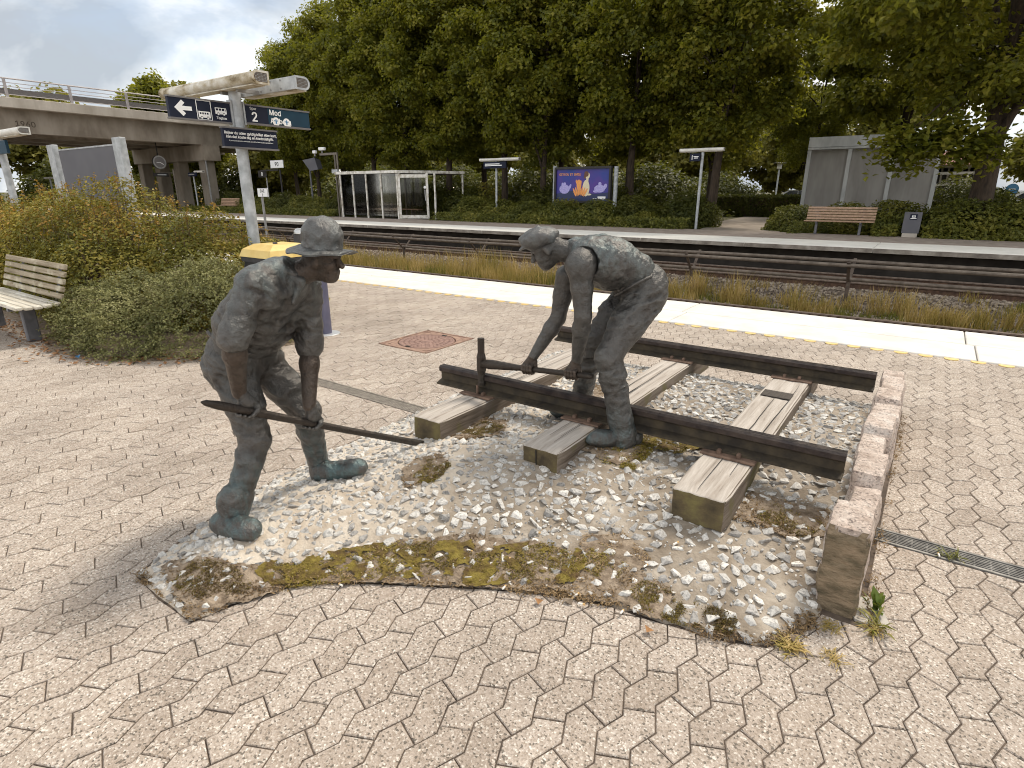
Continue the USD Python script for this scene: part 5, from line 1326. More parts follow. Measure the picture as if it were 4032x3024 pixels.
def board(t, name, X, y0, y1, z0, z1, mat, th=0.06, frame=True):
    b = MB().box((X, (y0 + y1) / 2, (z0 + z1) / 2), (th, y1 - y0, z1 - z0), bev=0.006).build(name, mat, t)
    if frame:
        for z in (z0 + 0.007, z1 - 0.007):
            MB().box((X, (y0 + y1) / 2, z), (th + 0.014, y1 - y0 + 0.012, 0.018)).build('frame_rail', 'sign_frame', b)
    return b
PX_, PY_ = POLE
sp = thing('sign_post', 'galvanised round post carrying two platform lamps beside the yellow lidded bin', 'sign post')
MB().cyl((PX_, PY_, -0.05), 0.070, 2.80, 20).build('pole', 'galvanised', sp, smooth=40)
lampA = thing('platform_lamp', 'grimy long platform lamp on the viewer side of the sign post top', 'lamp')
lamp_box(lampA, (-7.62, 4.33, 2.83), 2.14, 0.20, 0.135, -1, 'lamp_grimy')
lampB = thing('platform_lamp', 'shorter grey platform lamp behind the sign post top, with bolted side', 'lamp')
cb = lamp_box(lampB, (-6.84, 4.68, 2.79), 1.12, 0.19, 0.135, 1, 'galvanised')
for x in (-6.55, -6.75, -6.95):
    for z in (0.045, -0.045):
        MB().box((x, 4.58, 2.79 + z), (0.016, 0.012, 0.016)).build('bolt', 'galvanised_dull', cb)
for x in (-7.36, -7.02): MB().box((x, 4.52, 2.74), (0.04, 0.42, 0.04)).build('bracket', 'galvanised_dull', sp)
FX = PX_ + 0.031 + 0.055
XS = PX_ + 0.055
def sign_face(X, th): return X + th / 2 + 0.001
s1 = thing('direction_sign', 'dark blue hanging sign with white arrow and two bus symbols', 'sign')
y0, y1, z0, z1 = 3.60, 4.325, 2.385, 2.625
b = board(s1, 'board', PX_, y0, y1, z0, z1, 'sign_navy')
F = PX_ + 0.0305
MB().box((PX_, 4.337, 2.505), (0.075, 0.022, 0.30)).build('clamp', 'galvanised', s1)
arr = sg.Polygon([(-0.098, 0), (-0.01, 0.085), (0.022, 0.055), (-0.012, 0.022), (0.098, 0.022), (0.098, -0.022), (-0.012, -0.022), (0.022, -0.055), (-0.01, -0.085)])
MB().prism_on(arr, (F, 3.755, 2.505), EY, EZ, EX, 0.002).build('arrow', 'sign_white', b)
def bus(mb, y, z, s, coach=False):
    body = sg.box(-0.066, -0.030, 0.066, 0.030).buffer(0.004) if not coach else sg.Polygon([(-0.072, -0.036), (0.062, -0.036), (0.074, -0.02), (0.068, 0.036), (-0.072, 0.036)])
    if not coach:
        for k in range(4): body = body.difference(sg.box(-0.056 + 0.028 * k, 0.002, -0.036 + 0.028 * k, 0.022))
    else:
        for k in range(3): body = body.difference(sg.box(-0.062 + 0.038 * k, 0.004, -0.032 + 0.038 * k, 0.028))
        body = body.difference(sg.Polygon([(0.052, 0.002), (0.064, 0.002), (0.060, 0.028), (0.052, 0.028)]))
    for k in (-0.036, 0.036): body = body.difference(sg.Point(k, -0.034).buffer(0.016, 6)).union(sg.Point(k, -0.036).buffer(0.0115, 6))
    mb.prism_on(affinity.scale(body, s, s, origin=(0, 0)), (F, y, z), EY, EZ, EX, 0.002)
pict = MB()
fr_ = sg.box(-0.083, -0.10, 0.083, 0.10).buffer(0.006).difference(sg.box(-0.083, -0.10, 0.083, 0.10).buffer(-0.002))
pict.prism_on(fr_, (F, 3.995, 2.505), EY, EZ, EX, 0.002); bus(pict, 3.995, 2.458, 1.0)
pict.build('bus_symbol', 'sign_white', b)
pict = MB(); bus(pict, 4.20, 2.515, 0.98, True); pict.build('coach_symbol', 'sign_white', b)
MB().text('Togbus', 0.026, (F, 4.20, 2.425), EY, EZ, EX, True).build('lettering', 'sign_white', b)
s2_ = thing('platform_sign', 'dark blue hanging sign reading Spor 2 Mod Aalborg with two round stickers', 'sign')
b = board(s2_, 'board', PX_, 4.515, 5.45, 2.405, 2.63, 'sign_navy')
MB().box((PX_, 5.135, 2.5175), (0.0626, 0.62, 0.185)).build('teal_field', 'sign_teal', b)
F2 = PX_ + 0.0325
MB().box((PX_, 4.503, 2.52), (0.07, 0.02, 0.26)).build('clamp', 'galvanised', s2_)
MB().text('Spor', 0.030, (F, 4.625, 2.572), EY, EZ, EX).text('2', 0.105, (F, 4.635, 2.440), EY, EZ, EX, True).build('track_number', 'sign_white', b)
MB().text('Mod', 0.060, (F2, 4.93, 2.535), EY, EZ, EX, True).text('Aalborg', 0.060, (F2, 5.00, 2.440), EY, EZ, EX, True).build('lettering', 'sign_white', b)
for y in (4.93, 5.085):
    st_ = MB().prism_on(sg.Point(0, 0).buffer(0.052, 10), (F2 + 0.002, y, 2.462), EY, EZ, EX, 0.0015).build('sticker', 'sign_white', b)
    man = sg.Point(0, 0.022).buffer(0.008, 5).union(sg.box(-0.009, -0.026, 0.009, 0.012)).union(sg.Polygon([(-0.03, 0.016), (-0.026, 0.004), (0.026, 0.004), (0.03, 0.016), (0.008, 0.014), (-0.008, 0.014)]))
    MB().prism_on(man, (F2 + 0.0036, y, 2.462), EY, EZ, EX, 0.001).build('figure_mark', 'sign_blue', st_)
s3_ = thing('notice_sign', 'dark blue sign with two lines of white ticket warning on the post', 'sign')
b = board(s3_, 'board', PX_ + 0.105, 4.13, 4.85, 2.105, 2.34, 'sign_navy')
F3 = PX_ + 0.105 + 0.0305
MB().text('Rejser du uden gyldig billet eller kort,', 0.029, (F3, 4.49, 2.262), EY, EZ, EX, True).text('kan det koste dig en kontrolafgift.', 0.029, (F3, 4.475, 2.218), EY, EZ, EX, True).build('lettering', 'sign_white', b)
MB().text('If you travel without a valid ticket, you will be liable to pay a penalty fare.', 0.0125, (F3, 4.485, 2.182), EY, EZ, EX, False).build('small_lettering', 'sign_white', b)

# ticket reader post and bin behind the hatted statue
rd = thing('round_post', 'violet grey round post on a steel base disc behind the hatted statue', 'post')
rx, ry = READER
MB().lathe([(0, 0.006), (0.15, 0.006), (0.155, 0.0)], (rx, ry, 0), 28).build('base_plate', 'steel_plate', rd)
lean = (gy(1165, 905, ry) - np.array([rx, ry, 1.2])) * 0
MB().tube([(rx, ry, 0), (rx, ry, 1.06)], 0.062, 16).build('post', 'post_violet', rd, smooth=40)
MB().lathe([(0.064, 1.05), (0.060, 1.075), (0, 1.09)], (rx, ry, 0), 16).build('cap', 'post_violet', rd, smooth=50)
RD = gy(1190, 930, 4.62)
rd = thing('card_reader', 'slim dark card reader with silver dome and blue side, peeking out left of the hat', 'card reader')
MB().box((RD[0], RD[1], 0.45), (0.10, 0.10, 0.9)).build('post', 'bin_dark', rd)
MB().box((RD[0], RD[1], (0.82 + gy(1190, 915, 4.62)[2]) / 2), (0.18, 0.16, gy(1190, 915, 4.62)[2] - 0.82), bev=0.02).build('body', 'bin_dark', rd)
zt_ = gy(1190, 915, 4.62)[2]
MB().lathe([(0.095, zt_ - 0.015), (0.095, zt_ + 0.02), (0.07, zt_ + 0.045), (0, zt_ + 0.055)], (RD[0], RD[1], 0), 18).build('dome', 'steel_bright', rd, smooth=50)
MB().box((RD[0] + 0.02, RD[1] - 0.085, zt_ - 0.20), (0.08, 0.012, 0.12)).build('blue_plate', 'reader_blue', rd)
BN = np.array([-6.22, 4.08])
bn = thing('waste_bin', 'dark grey waste bin with faceted yellow lid behind the hatted statue', 'waste bin')
body = sg.box(-0.25, -0.26, 0.25, 0.26)
hz = 0.955
def frus(mb, a, b, z0, z1):
    v = [(x * a[0], y * a[1], z0) for x, y in ((-1, -1), (1, -1), (1, 1), (-1, 1))] + [(x * b[0], y * b[1], z1) for x, y in ((-1, -1), (1, -1), (1, 1), (-1, 1))]
    f = [[0, 2, 1], [0, 3, 2], [4, 5, 6], [4, 6, 7]] + sum([[[i, (i + 1) % 4, 4 + (i + 1) % 4], [i, 4 + (i + 1) % 4, 4 + i]] for i in range(4)], [])
    return mb.add(np.array(v) + [*BN, 0], f)
frus(MB(), (0.22, 0.24), (0.26, 0.28), 0.0, hz - 0.12).build('body', 'bin_dark', bn)
rim = frus(MB(), (0.29, 0.30), (0.30, 0.31), hz - 0.12, hz - 0.065).build('rim', 'bin_dark', bn)
lidm = frus(MB(), (0.305, 0.32), (0.275, 0.29), hz - 0.062, hz + 0.02); frus(lidm, (0.275, 0.29), (0.19, 0.19), hz + 0.02, hz + 0.075)
lidm.build('lid', 'bin_yellow', bn)
MB().box((BN[0] + 0.02, BN[1] - 0.05, hz + 0.085), (0.05, 0.03, 0.02)).build('lid_knob', 'bin_dark', bn)
MB().tube([(BN[0] - 0.25, BN[1] - 0.25, hz - 0.10), (BN[0] - 0.30, BN[1] - 0.28, hz - 0.3)], 0.03, 8).build('handle', 'bin_dark', bn)

# grey screen between two posts, lamp at the left edge
sc = thing('screen_panel', 'plain dark grey screen between two galvanised posts behind the big bush', 'screen')
SY = 4.75
for x in (gy(203, 571, SY)[0], gy(463, 533, SY)[0]):
    MB().box((x, SY, 1.23), (0.29, 0.10, 2.46), bev=0.006).build('post', 'galvanised', sc)
xa, xb = gy(235, 600, SY)[0], gy(450, 600, SY)[0]
MB().box(((xa + xb) / 2, SY + 0.02, 1.42), (xb - xa + 0.1, 0.04, 1.86)).build('panel', 'panel_grey', sc)
MB().box(((xa + xb) / 2, SY + 0.02, 2.357), (xb - xa + 0.1, 0.05, 0.025)).build('top_rail', 'galvanised', sc)
def lamp_post(label, base, z0, top, L, off, pole_r=0.06, mat='lamp_white', sign=None, signlab='sign', group=None):
    t = thing('lamp_post', label, 'lamp post', group)
    x, y = base
    MB().cyl((x, y, z0 - 0.1), pole_r, top - z0 + 0.05, 12).build('pole', 'galvanised', t, smooth=40)
    lamp_box(t, (x + off, y, top), L, 0.20, 0.13, -1, mat, 'lamp_head')
    return t
LY = 4.4
lp = gy(20, 640, LY)
lamp_post('platform lamp post at the left edge, with a small blue sign under its lamp', (lp[0] - 0.03, LY), 0, gy(40, 522, LY)[2], 2.0, gy(95, 525, LY)[0] - lp[0] - 0.97, 0.07)
t = thing('platform_sign', 'small blue sign hanging under the lamp at the left edge', 'sign')
a, b_ = gy(-10, 590, LY), gy(57, 590, LY)
MB().box((a[0] * 0.5 + b_[0] * 0.5, LY - 0.10, gy(30, 582, LY)[2]), (b_[0] - a[0], 0.05, 0.24), bev=0.004).build('board', 'sign_teal', t)

# weathered bench at the left
def bench(label, x0, x1, yf, z0, mats, leg_x, steel='bench_steel', group=None, hgt=0.44, back=0.82, depth=0.42):
    t = thing('bench', label, 'bench', group)
    L, xm = x1 - x0, (x0 + x1) / 2
    n = 5
    for i in range(n):
        y = yf + 0.035 + i * (depth - 0.05) / (n - 1)
        MB().box((xm, y, z0 + hgt - 0.02 - 0.012 * math.sin(i / (n - 1) * math.pi)), (L, (depth - 0.05) / (n - 1) - 0.016, 0.036), bev=0.008).build('seat_slat', mats[0], t)
    a = math.radians(17)
    ax = np.array([[1, 0, 0], [0, math.cos(a), -math.sin(a)], [0, math.sin(a), math.cos(a)]])
    ax = np.array([[1, 0, 0], [0, math.cos(a), -math.sin(a)], [0, math.sin(a), math.cos(a)]])
    for i in range(5):
        z = z0 + hgt + 0.055 + i * (back - hgt - 0.09) / 4
        y = yf + depth + 0.03 + (z - z0 - hgt) * math.tan(a)
        MB().box((xm, y, z), (L, 0.034, (back - hgt - 0.09) / 4 - 0.016), axes=ax, bev=0.008).build('back_slat', mats[1], t)
    for x in leg_x:
        MB().box((x, yf + depth * 0.45, z0 + 0.19), (0.075, 0.13, 0.38), bev=0.01).build('leg', steel, t)
        MB().box((x, yf + depth * 0.5, z0 + hgt - 0.055), (0.06, depth * 0.95, 0.035)).build('seat_bearer', steel, t)
        p0 = np.array([x, yf + depth + 0.045, z0 + hgt - 0.05]); p1 = np.array([x, yf + depth + 0.065 + (back - hgt) * math.tan(a), z0 + back - 0.03])
        MB().box((p0 + p1) / 2 + [0, 0.012, 0], (0.05, 0.014, np.linalg.norm(p1 - p0)), axes=ax).build('back_bearer', steel, t)
    return t
bench('weathered slatted bench in front of the big bush at the left edge', -9.72, -7.80, 1.92, 0.0, ('bench_wood_pale', 'bench_wood'), (-8.10, -9.30), hgt=0.435, back=0.84, depth=0.40)

# ---------------------------------------------------------------- far platform furniture
bench('brown slatted bench in front of the tall grey wall on the far platform', gy(3168, 868, 23.1)[0], gy(3442, 873, 23.1)[0], 22.95, ZF, ('bench_brown', 'bench_brown'), (gy(3209, 920, 23.15)[0], gy(3381, 925, 23.15)[0]), hgt=0.46, back=0.90, depth=0.42)
bench('small brown bench beside the bridge column on the far platform', gy(862, 810, 24.2)[0], gy(932, 810, 24.2)[0], 23.9, ZF, ('bench_brown', 'bench_brown'), (gy(875, 810, 24.2)[0], gy(920, 810, 24.2)[0]), hgt=0.46, back=0.95)
tb = thing('ticket_box', 'dark slate ticket machine sign on a pale foot beside the far bench', 'ticket box')
TX0, TX1 = gz(3547, 931, ZF)[0], gz(3612, 935, ZF)[0]
tm, tw = (TX0 + TX1) / 2, TX1 - TX0
MB().box((tm, 23.2, ZF + 0.45), (tw + 0.02, 0.12, 0.66), bev=0.008).build('panel', 'panel_grey', tb)
MB().box((tm, 23.2, ZF + 0.05), (tw * 0.9, 0.16, 0.14)).build('foot', 'concrete_pale', tb)
lab = MB().box((tm + 0.02, 23.136, ZF + 0.63), (0.20, 0.010, 0.17)).build('label_plate', 'sign_navy', tb)
MB().prism_on(sg.box(-0.05, -0.02, 0.05, 0.045).difference(sg.box(-0.032, 0.012, 0.032, 0.032)).union(sg.box(-0.08, -0.062, 0.08, -0.038)), (tm + 0.02, 23.130, ZF + 0.63), EX, EZ, -EY, 0.002).build('symbol', 'sign_white', lab)

# far lamps
def far_lamp(label, px, py_base, top_px, xa, xb, Y, sgn=None, group='lamp posts along the far platform'):
    P = gy(px, py_base, Y)
    top = gy(px, top_px, Y)[2]
    A, B = gy(xa, top_px, Y)[0], gy(xb, top_px, Y)[0]
    t = lamp_post(label, (P[0], Y), ZF, top, B - A, (A + B) / 2 - P[0], 0.055, 'lamp_white', group=group)
    return P[0], top, t
x, top, t = far_lamp('far platform lamp post just left of the tall grey wall', 2740, 890, 591, 2680, 2850, 24.0)
t = thing('platform_sign', 'tiny dark blue sign under the lamp left of the grey wall', 'sign')
a, b_ = gy(2720, 620, 24.0), gy(2761, 620, 24.0)
b = MB().box(((a[0] + b_[0]) / 2, 23.9, gy(2740, 620, 24)[2]), (b_[0] - a[0], 0.05, 0.28)).build('board', 'sign_navy', t)
MB().box((a[0] + 0.10, 23.872, gy(2740, 620, 24)[2]), (0.03, 0.004, 0.16)).box((b_[0] - 0.16, 23.872, gy(2740, 617, 24)[2]), (0.20, 0.004, 0.03)).box((b_[0] - 0.16, 23.872, gy(2740, 623, 24)[2]), (0.16, 0.004, 0.03)).build('marks', 'sign_white', b)
x, top, t = far_lamp('far platform lamp post midway between glass shelter and billboard', 1956, 860, 628, 1892, 2045, 24.6)
t = thing('notice_sign', 'dark notice sign with white lines under the lamp beside the shelter', 'sign')
a, b_ = gy(1905, 650, 24.5), gy(1993, 650, 24.5)
zc = gy(1950, 650, 24.5)[2]
b = MB().box(((a[0] + b_[0]) / 2, 24.5, zc), (b_[0] - a[0], 0.06, 0.30)).build('board', 'sign_navy', t)
MB().box((a[0] + 0.55, 24.466, zc + 0.05), (0.9, 0.004, 0.04)).box((a[0] + 0.62, 24.466, zc - 0.02), (1.04, 0.004, 0.04)).build('marks', 'sign_white', b)
x, top, t = far_lamp('far platform lamp post in front of the bridge column', 779, 800, 676, 768, 800, 24.2)
t = thing('notice_sign', 'small dark notice sign under the lamp in front of the bridge column', 'sign')
a, b_ = gy(742, 688, 24.1), gy(775, 688, 24.1)
b = MB().box(((a[0] + b_[0]) / 2, 24.1, gy(758, 687, 24.1)[2]), (b_[0] - a[0], 0.06, 0.26)).build('board', 'sign_navy', t)
MB().box(((a[0] + b_[0]) / 2 - 0.1, 24.066, gy(758, 687, 24.1)[2]), (0.8, 0.004, 0.08)).build('marks', 'galvanised_dull', b)
far_lamp('farthest lamp post left of the dark grey screen, over the bush', 103, 770, 704, 72, 120, 21.0, group='small lamp posts beyond the bush')
far_lamp('far lamp post just behind the left post of the grey screen', 205, 740, 700, 178, 215, 17.5, group='small lamp posts beyond the bush')

# glass waiting shelter
sh_ = thing('waiting_shelter', 'white framed glass waiting shelter on the far platform', 'shelter')
SX0, SX1, SYF, SYB = -28.25, -23.62, 22.95, 24.75
ztop, zr = 2.52, 2.68
EXT = -21.95
fp = [-28.2, -27.15, -26.06, -24.88, -23.66]
def post(x, y, mat='shelter_white', w=0.085, z1=ztop): return MB().box((x, y, (ZF + z1) / 2), (w, w * 0.8, z1 - ZF)).build('post', mat, sh_)
for x in fp: post(x, SYF)
for x in fp[:4]: post(x, SYB, 'shelter_dark', 0.07)
post(EXT + 0.0, SYF + 1.05); post(-22.0, SYB + 1.6)
rf = sg.Polygon([(SX0 - 0.1, SYF - 0.06), (SX1 + 0.06, SYF - 0.06), (-21.9, SYB + 1.62), (-22.4, SYB + 1.7), (SX0 - 0.1, SYB + 0.06)])
rf = sg.Polygon([(SX0 - 0.35, SYF - 0.08), (SX1 + 0.06, SYF - 0.08), (-21.88, SYB + 1.65), (SX0 - 0.35, SYB + 1.65)])
MB().prism(rf, ztop + 0.02, zr).build('roof', 'shelter_white', sh_)
MB().prism(rf.buffer(-0.12), ztop - 0.01, ztop + 0.018).build('ceiling', 'shelter_dark', sh_)
for i in range(4):
    MB().box(((fp[i] + fp[i + 1]) / 2, SYF + 0.01, (ZF + 0.12 + ztop) / 2), (fp[i + 1] - fp[i] - 0.09, 0.008, ztop - ZF - 0.14)).build('pane', 'glass', sh_)
# glazed door standing at the corner, turned to the right
d0, d1 = np.array([SX1 + 0.02, SYF - 0.0]), np.array([-22.30, SYF + 0.92])
du = (d1 - d0) / np.linalg.norm(d1 - d0); dl = np.linalg.norm(d1 - d0); ra = math.atan2(du[1], du[0])
dr = MB()
for k in (0.06, dl - 0.06): dr.box((*(d0 + du * k), (ZF + 0.03 + ztop) / 2), (0.12, 0.06, ztop - ZF - 0.03), rotz=ra)
for z in (ZF + 0.12, ztop - 0.13): dr.box((*(d0 + du * dl / 2), z), (dl - 0.24, 0.055, 0.17), rotz=ra)
door = dr.build('door', 'shelter_white', sh_)
MB().box((*(d0 + du * dl / 2), (ZF + ztop) / 2), (dl - 0.24, 0.008, ztop - ZF - 0.42), rotz=ra).build('pane', 'glass', door)
hp = d0 + du * (dl - 0.17) + np.array([du[1], -du[0]]) * 0.07
MB().tube([(*hp, ZF + 0.95), (*hp, ZF + 1.5)], 0.018, 8).build('handle', 'steel_bright', door)
MB().prism_on(sg.Point(0, 0).buffer(0.07, 8), (*(d0 + du * (dl - 0.17) + np.array([du[1], -du[0]]) * 0.035), ZF + 1.62), (du[0], du[1], 0), EZ, (du[1], -du[0], 0), 0.006).build('sticker', 'sign_white', door)
MB().box(((SX0 + SX1) / 2, SYB + 0.02, 1.65), (SX1 - SX0, 0.008, 1.7)).build('rear_pane', 'glass', sh_)
MB().box((-25.6, SYB - 0.35, ZF + 0.46), (4.3, 0.38, 0.06)).build('seat', 'bench_brown', sh_)
for x in (-27.2, -25.6, -24.0): MB().box((x, SYB - 0.35, ZF + 0.21), (0.07, 0.3, 0.42)).build('seat_leg', 'shelter_dark', sh_)
tbn = thing('litter_bin', 'small grey litter box standing inside the glass shelter', 'litter bin')
MB().box((-25.55, SYB - 0.75, ZF + 0.42), (0.42, 0.32, 0.72), bev=0.02).build('box', 'panel_grey', tbn)
MB().box((-25.55, SYB - 0.75, ZF + 0.82), (0.46, 0.36, 0.05), bev=0.01).build('lid', 'bin_dark', tbn)

# camera mast left of the shelter
cm = thing('camera_mast', 'double brown camera mast with two white cameras left of the shelter', 'camera mast')
MX = gy(1250 + 215 * 0.433, 852, 23.05)[0]
for dx in (-0.10, 0.10): MB().cyl((MX + dx, 23.05, ZF - 0.1), 0.05, 3.55, 10).build('pole', 'shelter_dark', cm, smooth=40)
MB().box((MX - 0.62, 23.05, gy(1300, 606, 23.05)[2]), (1.5, 0.10, 0.12)).build('arm', 'shelter_dark', cm)
zc = gy(1280, 585, 23.05)[2]
for px_, dz in ((1268, 0.0), (1238, -0.15)):
    X = gy(px_, 590, 23.05)[0]
    c_ = MB().box((X, 23.05, zc + dz), (0.50 if dz == 0 else 0.26, 0.18, 0.17), bev=0.03).build('camera', 'sign_white', cm)
    MB().box((X, 23.05, zc + dz - 0.15), (0.06, 0.06, 0.16)).build('mount', 'galvanised_dull', c_)
    MB().box((X - (0.25 if dz == 0 else 0.14), 23.05, zc + dz), (0.03, 0.12, 0.10)).build('lens', 'sign_black', c_)
MB().box((MX - 0.05, 22.98, gy(1320, 675, 23.05)[2]), (0.46, 0.16, 0.20)).build('junction_box', 'galvanised', cm)
# platform mirror or screen hood on a thin post
mr = thing('driver_monitor', 'dark grey tilted monitor hood on a post among the shrubs', 'monitor')
MXX = gy(1234, 800, 25.6)
MB().tube([(MXX[0], 25.6, 0.1), (MXX[0], 25.6, gy(1220, 660, 25.6)[2])], 0.06, 10).build('post', 'bench_steel', mr)
q = [gy(a, b, 25.6) for a, b in ((1198, 631), (1245, 621), (1260, 668), (1228, 673))]
ctr = sum(q) / 4
v = np.array([p - EY * 0.15 for p in q] + [p * 0.75 + ctr * 0.25 + EY * 0.35 for p in q])
MB().add(v, [[0, 1, 2], [0, 2, 3], [4, 6, 5], [4, 7, 6]] + sum([[[i, 4 + i, 4 + (i + 1) % 4], [i, 4 + (i + 1) % 4, (i + 1) % 4]] for i in range(4)], [])).build('hood', 'panel_grey', mr)

# railway signs
def track_sign(name, label, Y, sx0, sx1, sy0, sy1, pole_px, base_px, mat, text, th, tmat, zb, round_=0.0, second=None):
    t = thing(name, label, 'railway sign')
    A, B = gy(sx0, sy1, Y), gy(sx1, sy0, Y)
    w, h = B[0] - A[0], B[2] - A[2]
    g = sg.box(-w / 2 + round_, -h / 2 + round_, w / 2 - round_, h / 2 - round_).buffer(max(round_, 1e-4))
    c = np.array([(A[0] + B[0]) / 2, Y, (A[2] + B[2]) / 2])
    b = MB().prism_on(g, c, EX, EZ, EY, 0.03).build('board', mat, t)
    if mat == 'sign_white': MB().prism_on(g.difference(g.buffer(-h * 0.035)), c - [0, 0.003, 0], EX, EZ, EY, 0.002).build('rim', 'sign_black' if round_ else 'galvanised_dull', b)
    m_ = MB().text(text, th * h, c + [0, -0.004, (-th * h / 2 if not second else 0.02 * h)], EX, EZ, -EY, True)
    if second: m_.text(second, th * h * 0.8, c + [0, -0.004, -0.40 * h], EX, EZ, -EY, True)
    m_.build('number' if text[0].isdigit() else 'letter', tmat, b)
    if pole_px:
        X = gy(pole_px, base_px, Y)[0]
        MB().cyl((X, Y + 0.06, zb), 0.045, c[2] + h / 2 - zb, 8).build('post', 'galvanised_dull', t)
    return t
t = track_sign('speed_sign', 'white rectangular sign with black number 90 on a dark bracket', 25.0, 1066, 1113, 629, 663, None, 0, 'sign_white', '90', 0.48, 'sign_black', 0)
zb_ = gy(1095, 668, 25.06)[2]
MB().box((gy(1060, 665, 25.06)[0], 25.06, zb_ - 0.02), (2.1, 0.07, 0.09)).cyl((gy(1106, 700, 25.06)[0], 25.06, ZF - 0.2), 0.06, zb_ - ZF + 0.2, 8).build('bracket_post', 'sign_black', t)
track_sign('letter_sign', 'black square sign with white letter B on a thin pole', 25.2, 1018, 1046, 671, 699, 1059, 800, 'sign_black', 'B', 0.52, 'sign_white', ZF - 0.1)
track_sign('kilometre_sign', 'white rounded kilometre sign reading 141 over 2 between the tracks', 13.2, 1016, 1051, 740, 776, 1040, 880, 'sign_white', '141', 0.34, 'sign_black', -0.8, 0.02, '2')

# billboard
bb = thing('billboard', 'blue poster billboard with orange headline on two grey posts', 'billboard')
BY = 25.4
for px_, in ((2178,), (2413,)):
    X = gy(px_, 860, BY)[0]
    MB().cyl((X, BY + 0.1, ZF - 0.3), 0.10, gy(px_, 655, BY)[2] - ZF + 0.3, 14).build('post', 'galvanised', bb, smooth=40)
bx0, bx1 = gy(2186, 720, BY)[0], gy(2408, 720, BY)[0]
bz0, bz1 = gy(2190, 798, BY)[2], gy(2190, 659, BY)[2]
fr_ = sg.box(bx0, bz0, bx1, bz1).difference(sg.box(bx0 + 0.10, bz0 + 0.10, bx1 - 0.10, bz1 - 0.10))
MB().prism_on(fr_, (0, BY - 0.10, 0), EX, EZ, EY, 0.18).build('frame', 'sign_black', bb)
ps = MB().box(((bx0 + bx1) / 2, BY, (bz0 + bz1) / 2), (bx1 - bx0 - 0.2, 0.06, bz1 - bz0 - 0.2)).build('poster', 'poster_blue', bb)
pw, ph = bx1 - bx0 - 0.2, bz1 - bz0 - 0.2
PO = np.array([bx0 + 0.1, BY - 0.033, bz0 + 0.1])
def pt(u, v_): return (u * pw, v_ * ph)
def art(name, mat, shape, lift=0.0): MB().prism_on(shape, PO - [0, 0.002 + lift, 0], EX, EZ, EY, 0.0015).build(name, mat, ps)
def el(u, v_, a, b, rot=0): return affinity.rotate(affinity.scale(sg.Point(*pt(u, v_)).buffer(1, 12), a * pw, b * pw), rot)
art('floor', 'poster_floor', sg.Polygon([pt(0, 0), pt(1, 0), pt(1, 0.27), pt(0.75, 0.22), pt(0.3, 0.32), pt(0, 0.22)]), -0.0005)
art('lilac_shape', 'poster_lilac', shapely.union_all([el(0.16, 0.37, 0.10, 0.075), el(0.125, 0.52, 0.025, 0.03), el(0.165, 0.53, 0.022, 0.03), el(0.265, 0.44, 0.02, 0.05, -25)]))
art('lilac_shape', 'poster_lilac', shapely.union_all([el(0.83, 0.38, 0.10, 0.06), el(0.83, 0.52, 0.03, 0.035), el(0.93, 0.45, 0.03, 0.045, -30), el(0.76, 0.30, 0.05, 0.02)]))
art('cream_shape', 'poster_cream', shapely.union_all([el(0.575, 0.40, 0.065, 0.13), el(0.595, 0.66, 0.022, 0.10), el(0.595, 0.79, 0.045, 0.05), el(0.63, 0.20, 0.05, 0.014)]))
art('brown_shape', 'poster_brown', shapely.union_all([el(0.575, 0.84, 0.042, 0.045), el(0.55, 0.77, 0.02, 0.04)]), 0.002)
art('orange_shape', 'poster_orange', shapely.union_all([el(0.44, 0.50, 0.045, 0.085), el(0.40, 0.59, 0.02, 0.04, 20), el(0.47, 0.58, 0.02, 0.035)] + [el(0.36 + 0.035 * i, 0.33 - 0.02 * abs(i - 3), 0.016, 0.075, 25 - 9 * i) for i in range(7)]), 0.003)
MB().text("GI'R DU ET SMIL!", ph * 0.072, PO + [pw * 0.265, -0.003, ph * 0.80], EX, EZ, -EY, True).build('headline', 'poster_orange', ps)
art('logo_plate', 'sign_white', sg.box(*pt(0.80, 0.055), *pt(0.945, 0.14)), 0.002)
art('web_line', 'sign_white', sg.box(*pt(0.71, 0.06), *pt(0.785, 0.075)), 0.002)

# tall grey panelled wall
gw = thing('panel_wall', 'tall grey wall of three dark panels in pale steel frames behind the bench', 'wall')
WY = 36.8
wx0, wx1 = -6.32, gy(3712, 560, 36.8)[0]
wzt = gy(3193, 542, WY)[2]
zb_, cap = 0.0, 0.62
MB().box(((wx0 + wx1) / 2, WY + 1.4, (zb_ + wzt - 0.05) / 2), (wx1 - wx0 - 0.06, 2.4, wzt - 0.1)).build('shed', 'wall_panel', gw)
mids = [wx0, gy(3348, 600, WY)[0], gy(3520, 600, WY)[0], wx1]
for i in range(3):
    MB().box(((mids[i] + mids[i + 1]) / 2, WY + 0.08, (wzt - cap) / 2), (mids[i + 1] - mids[i] - 0.16, 0.16, wzt - cap - 0.02)).build('panel', 'wall_panel', gw)
for x in mids: MB().box((x, WY, (wzt - cap) / 2), (0.18, 0.22, wzt - cap - 0.02)).build('frame_post', 'wall_frame', gw)
MB().box(((wx0 + wx1) / 2, WY, wzt - cap + 0.05), (wx1 - wx0 + 0.18, 0.26, 0.10)).build('frame_beam', 'wall_frame', gw)
for a, b_ in ((wx0 - 0.09, gy(3438, 560, WY)[0] - 0.01), (gy(3438, 560, WY)[0] + 0.01, wx1 + 0.09)):
    MB().box(((a + b_) / 2, WY + 0.02, wzt - cap / 2 + 0.06), (b_ - a, 0.24, cap - 0.12)).build('fascia', 'wall_frame', gw)

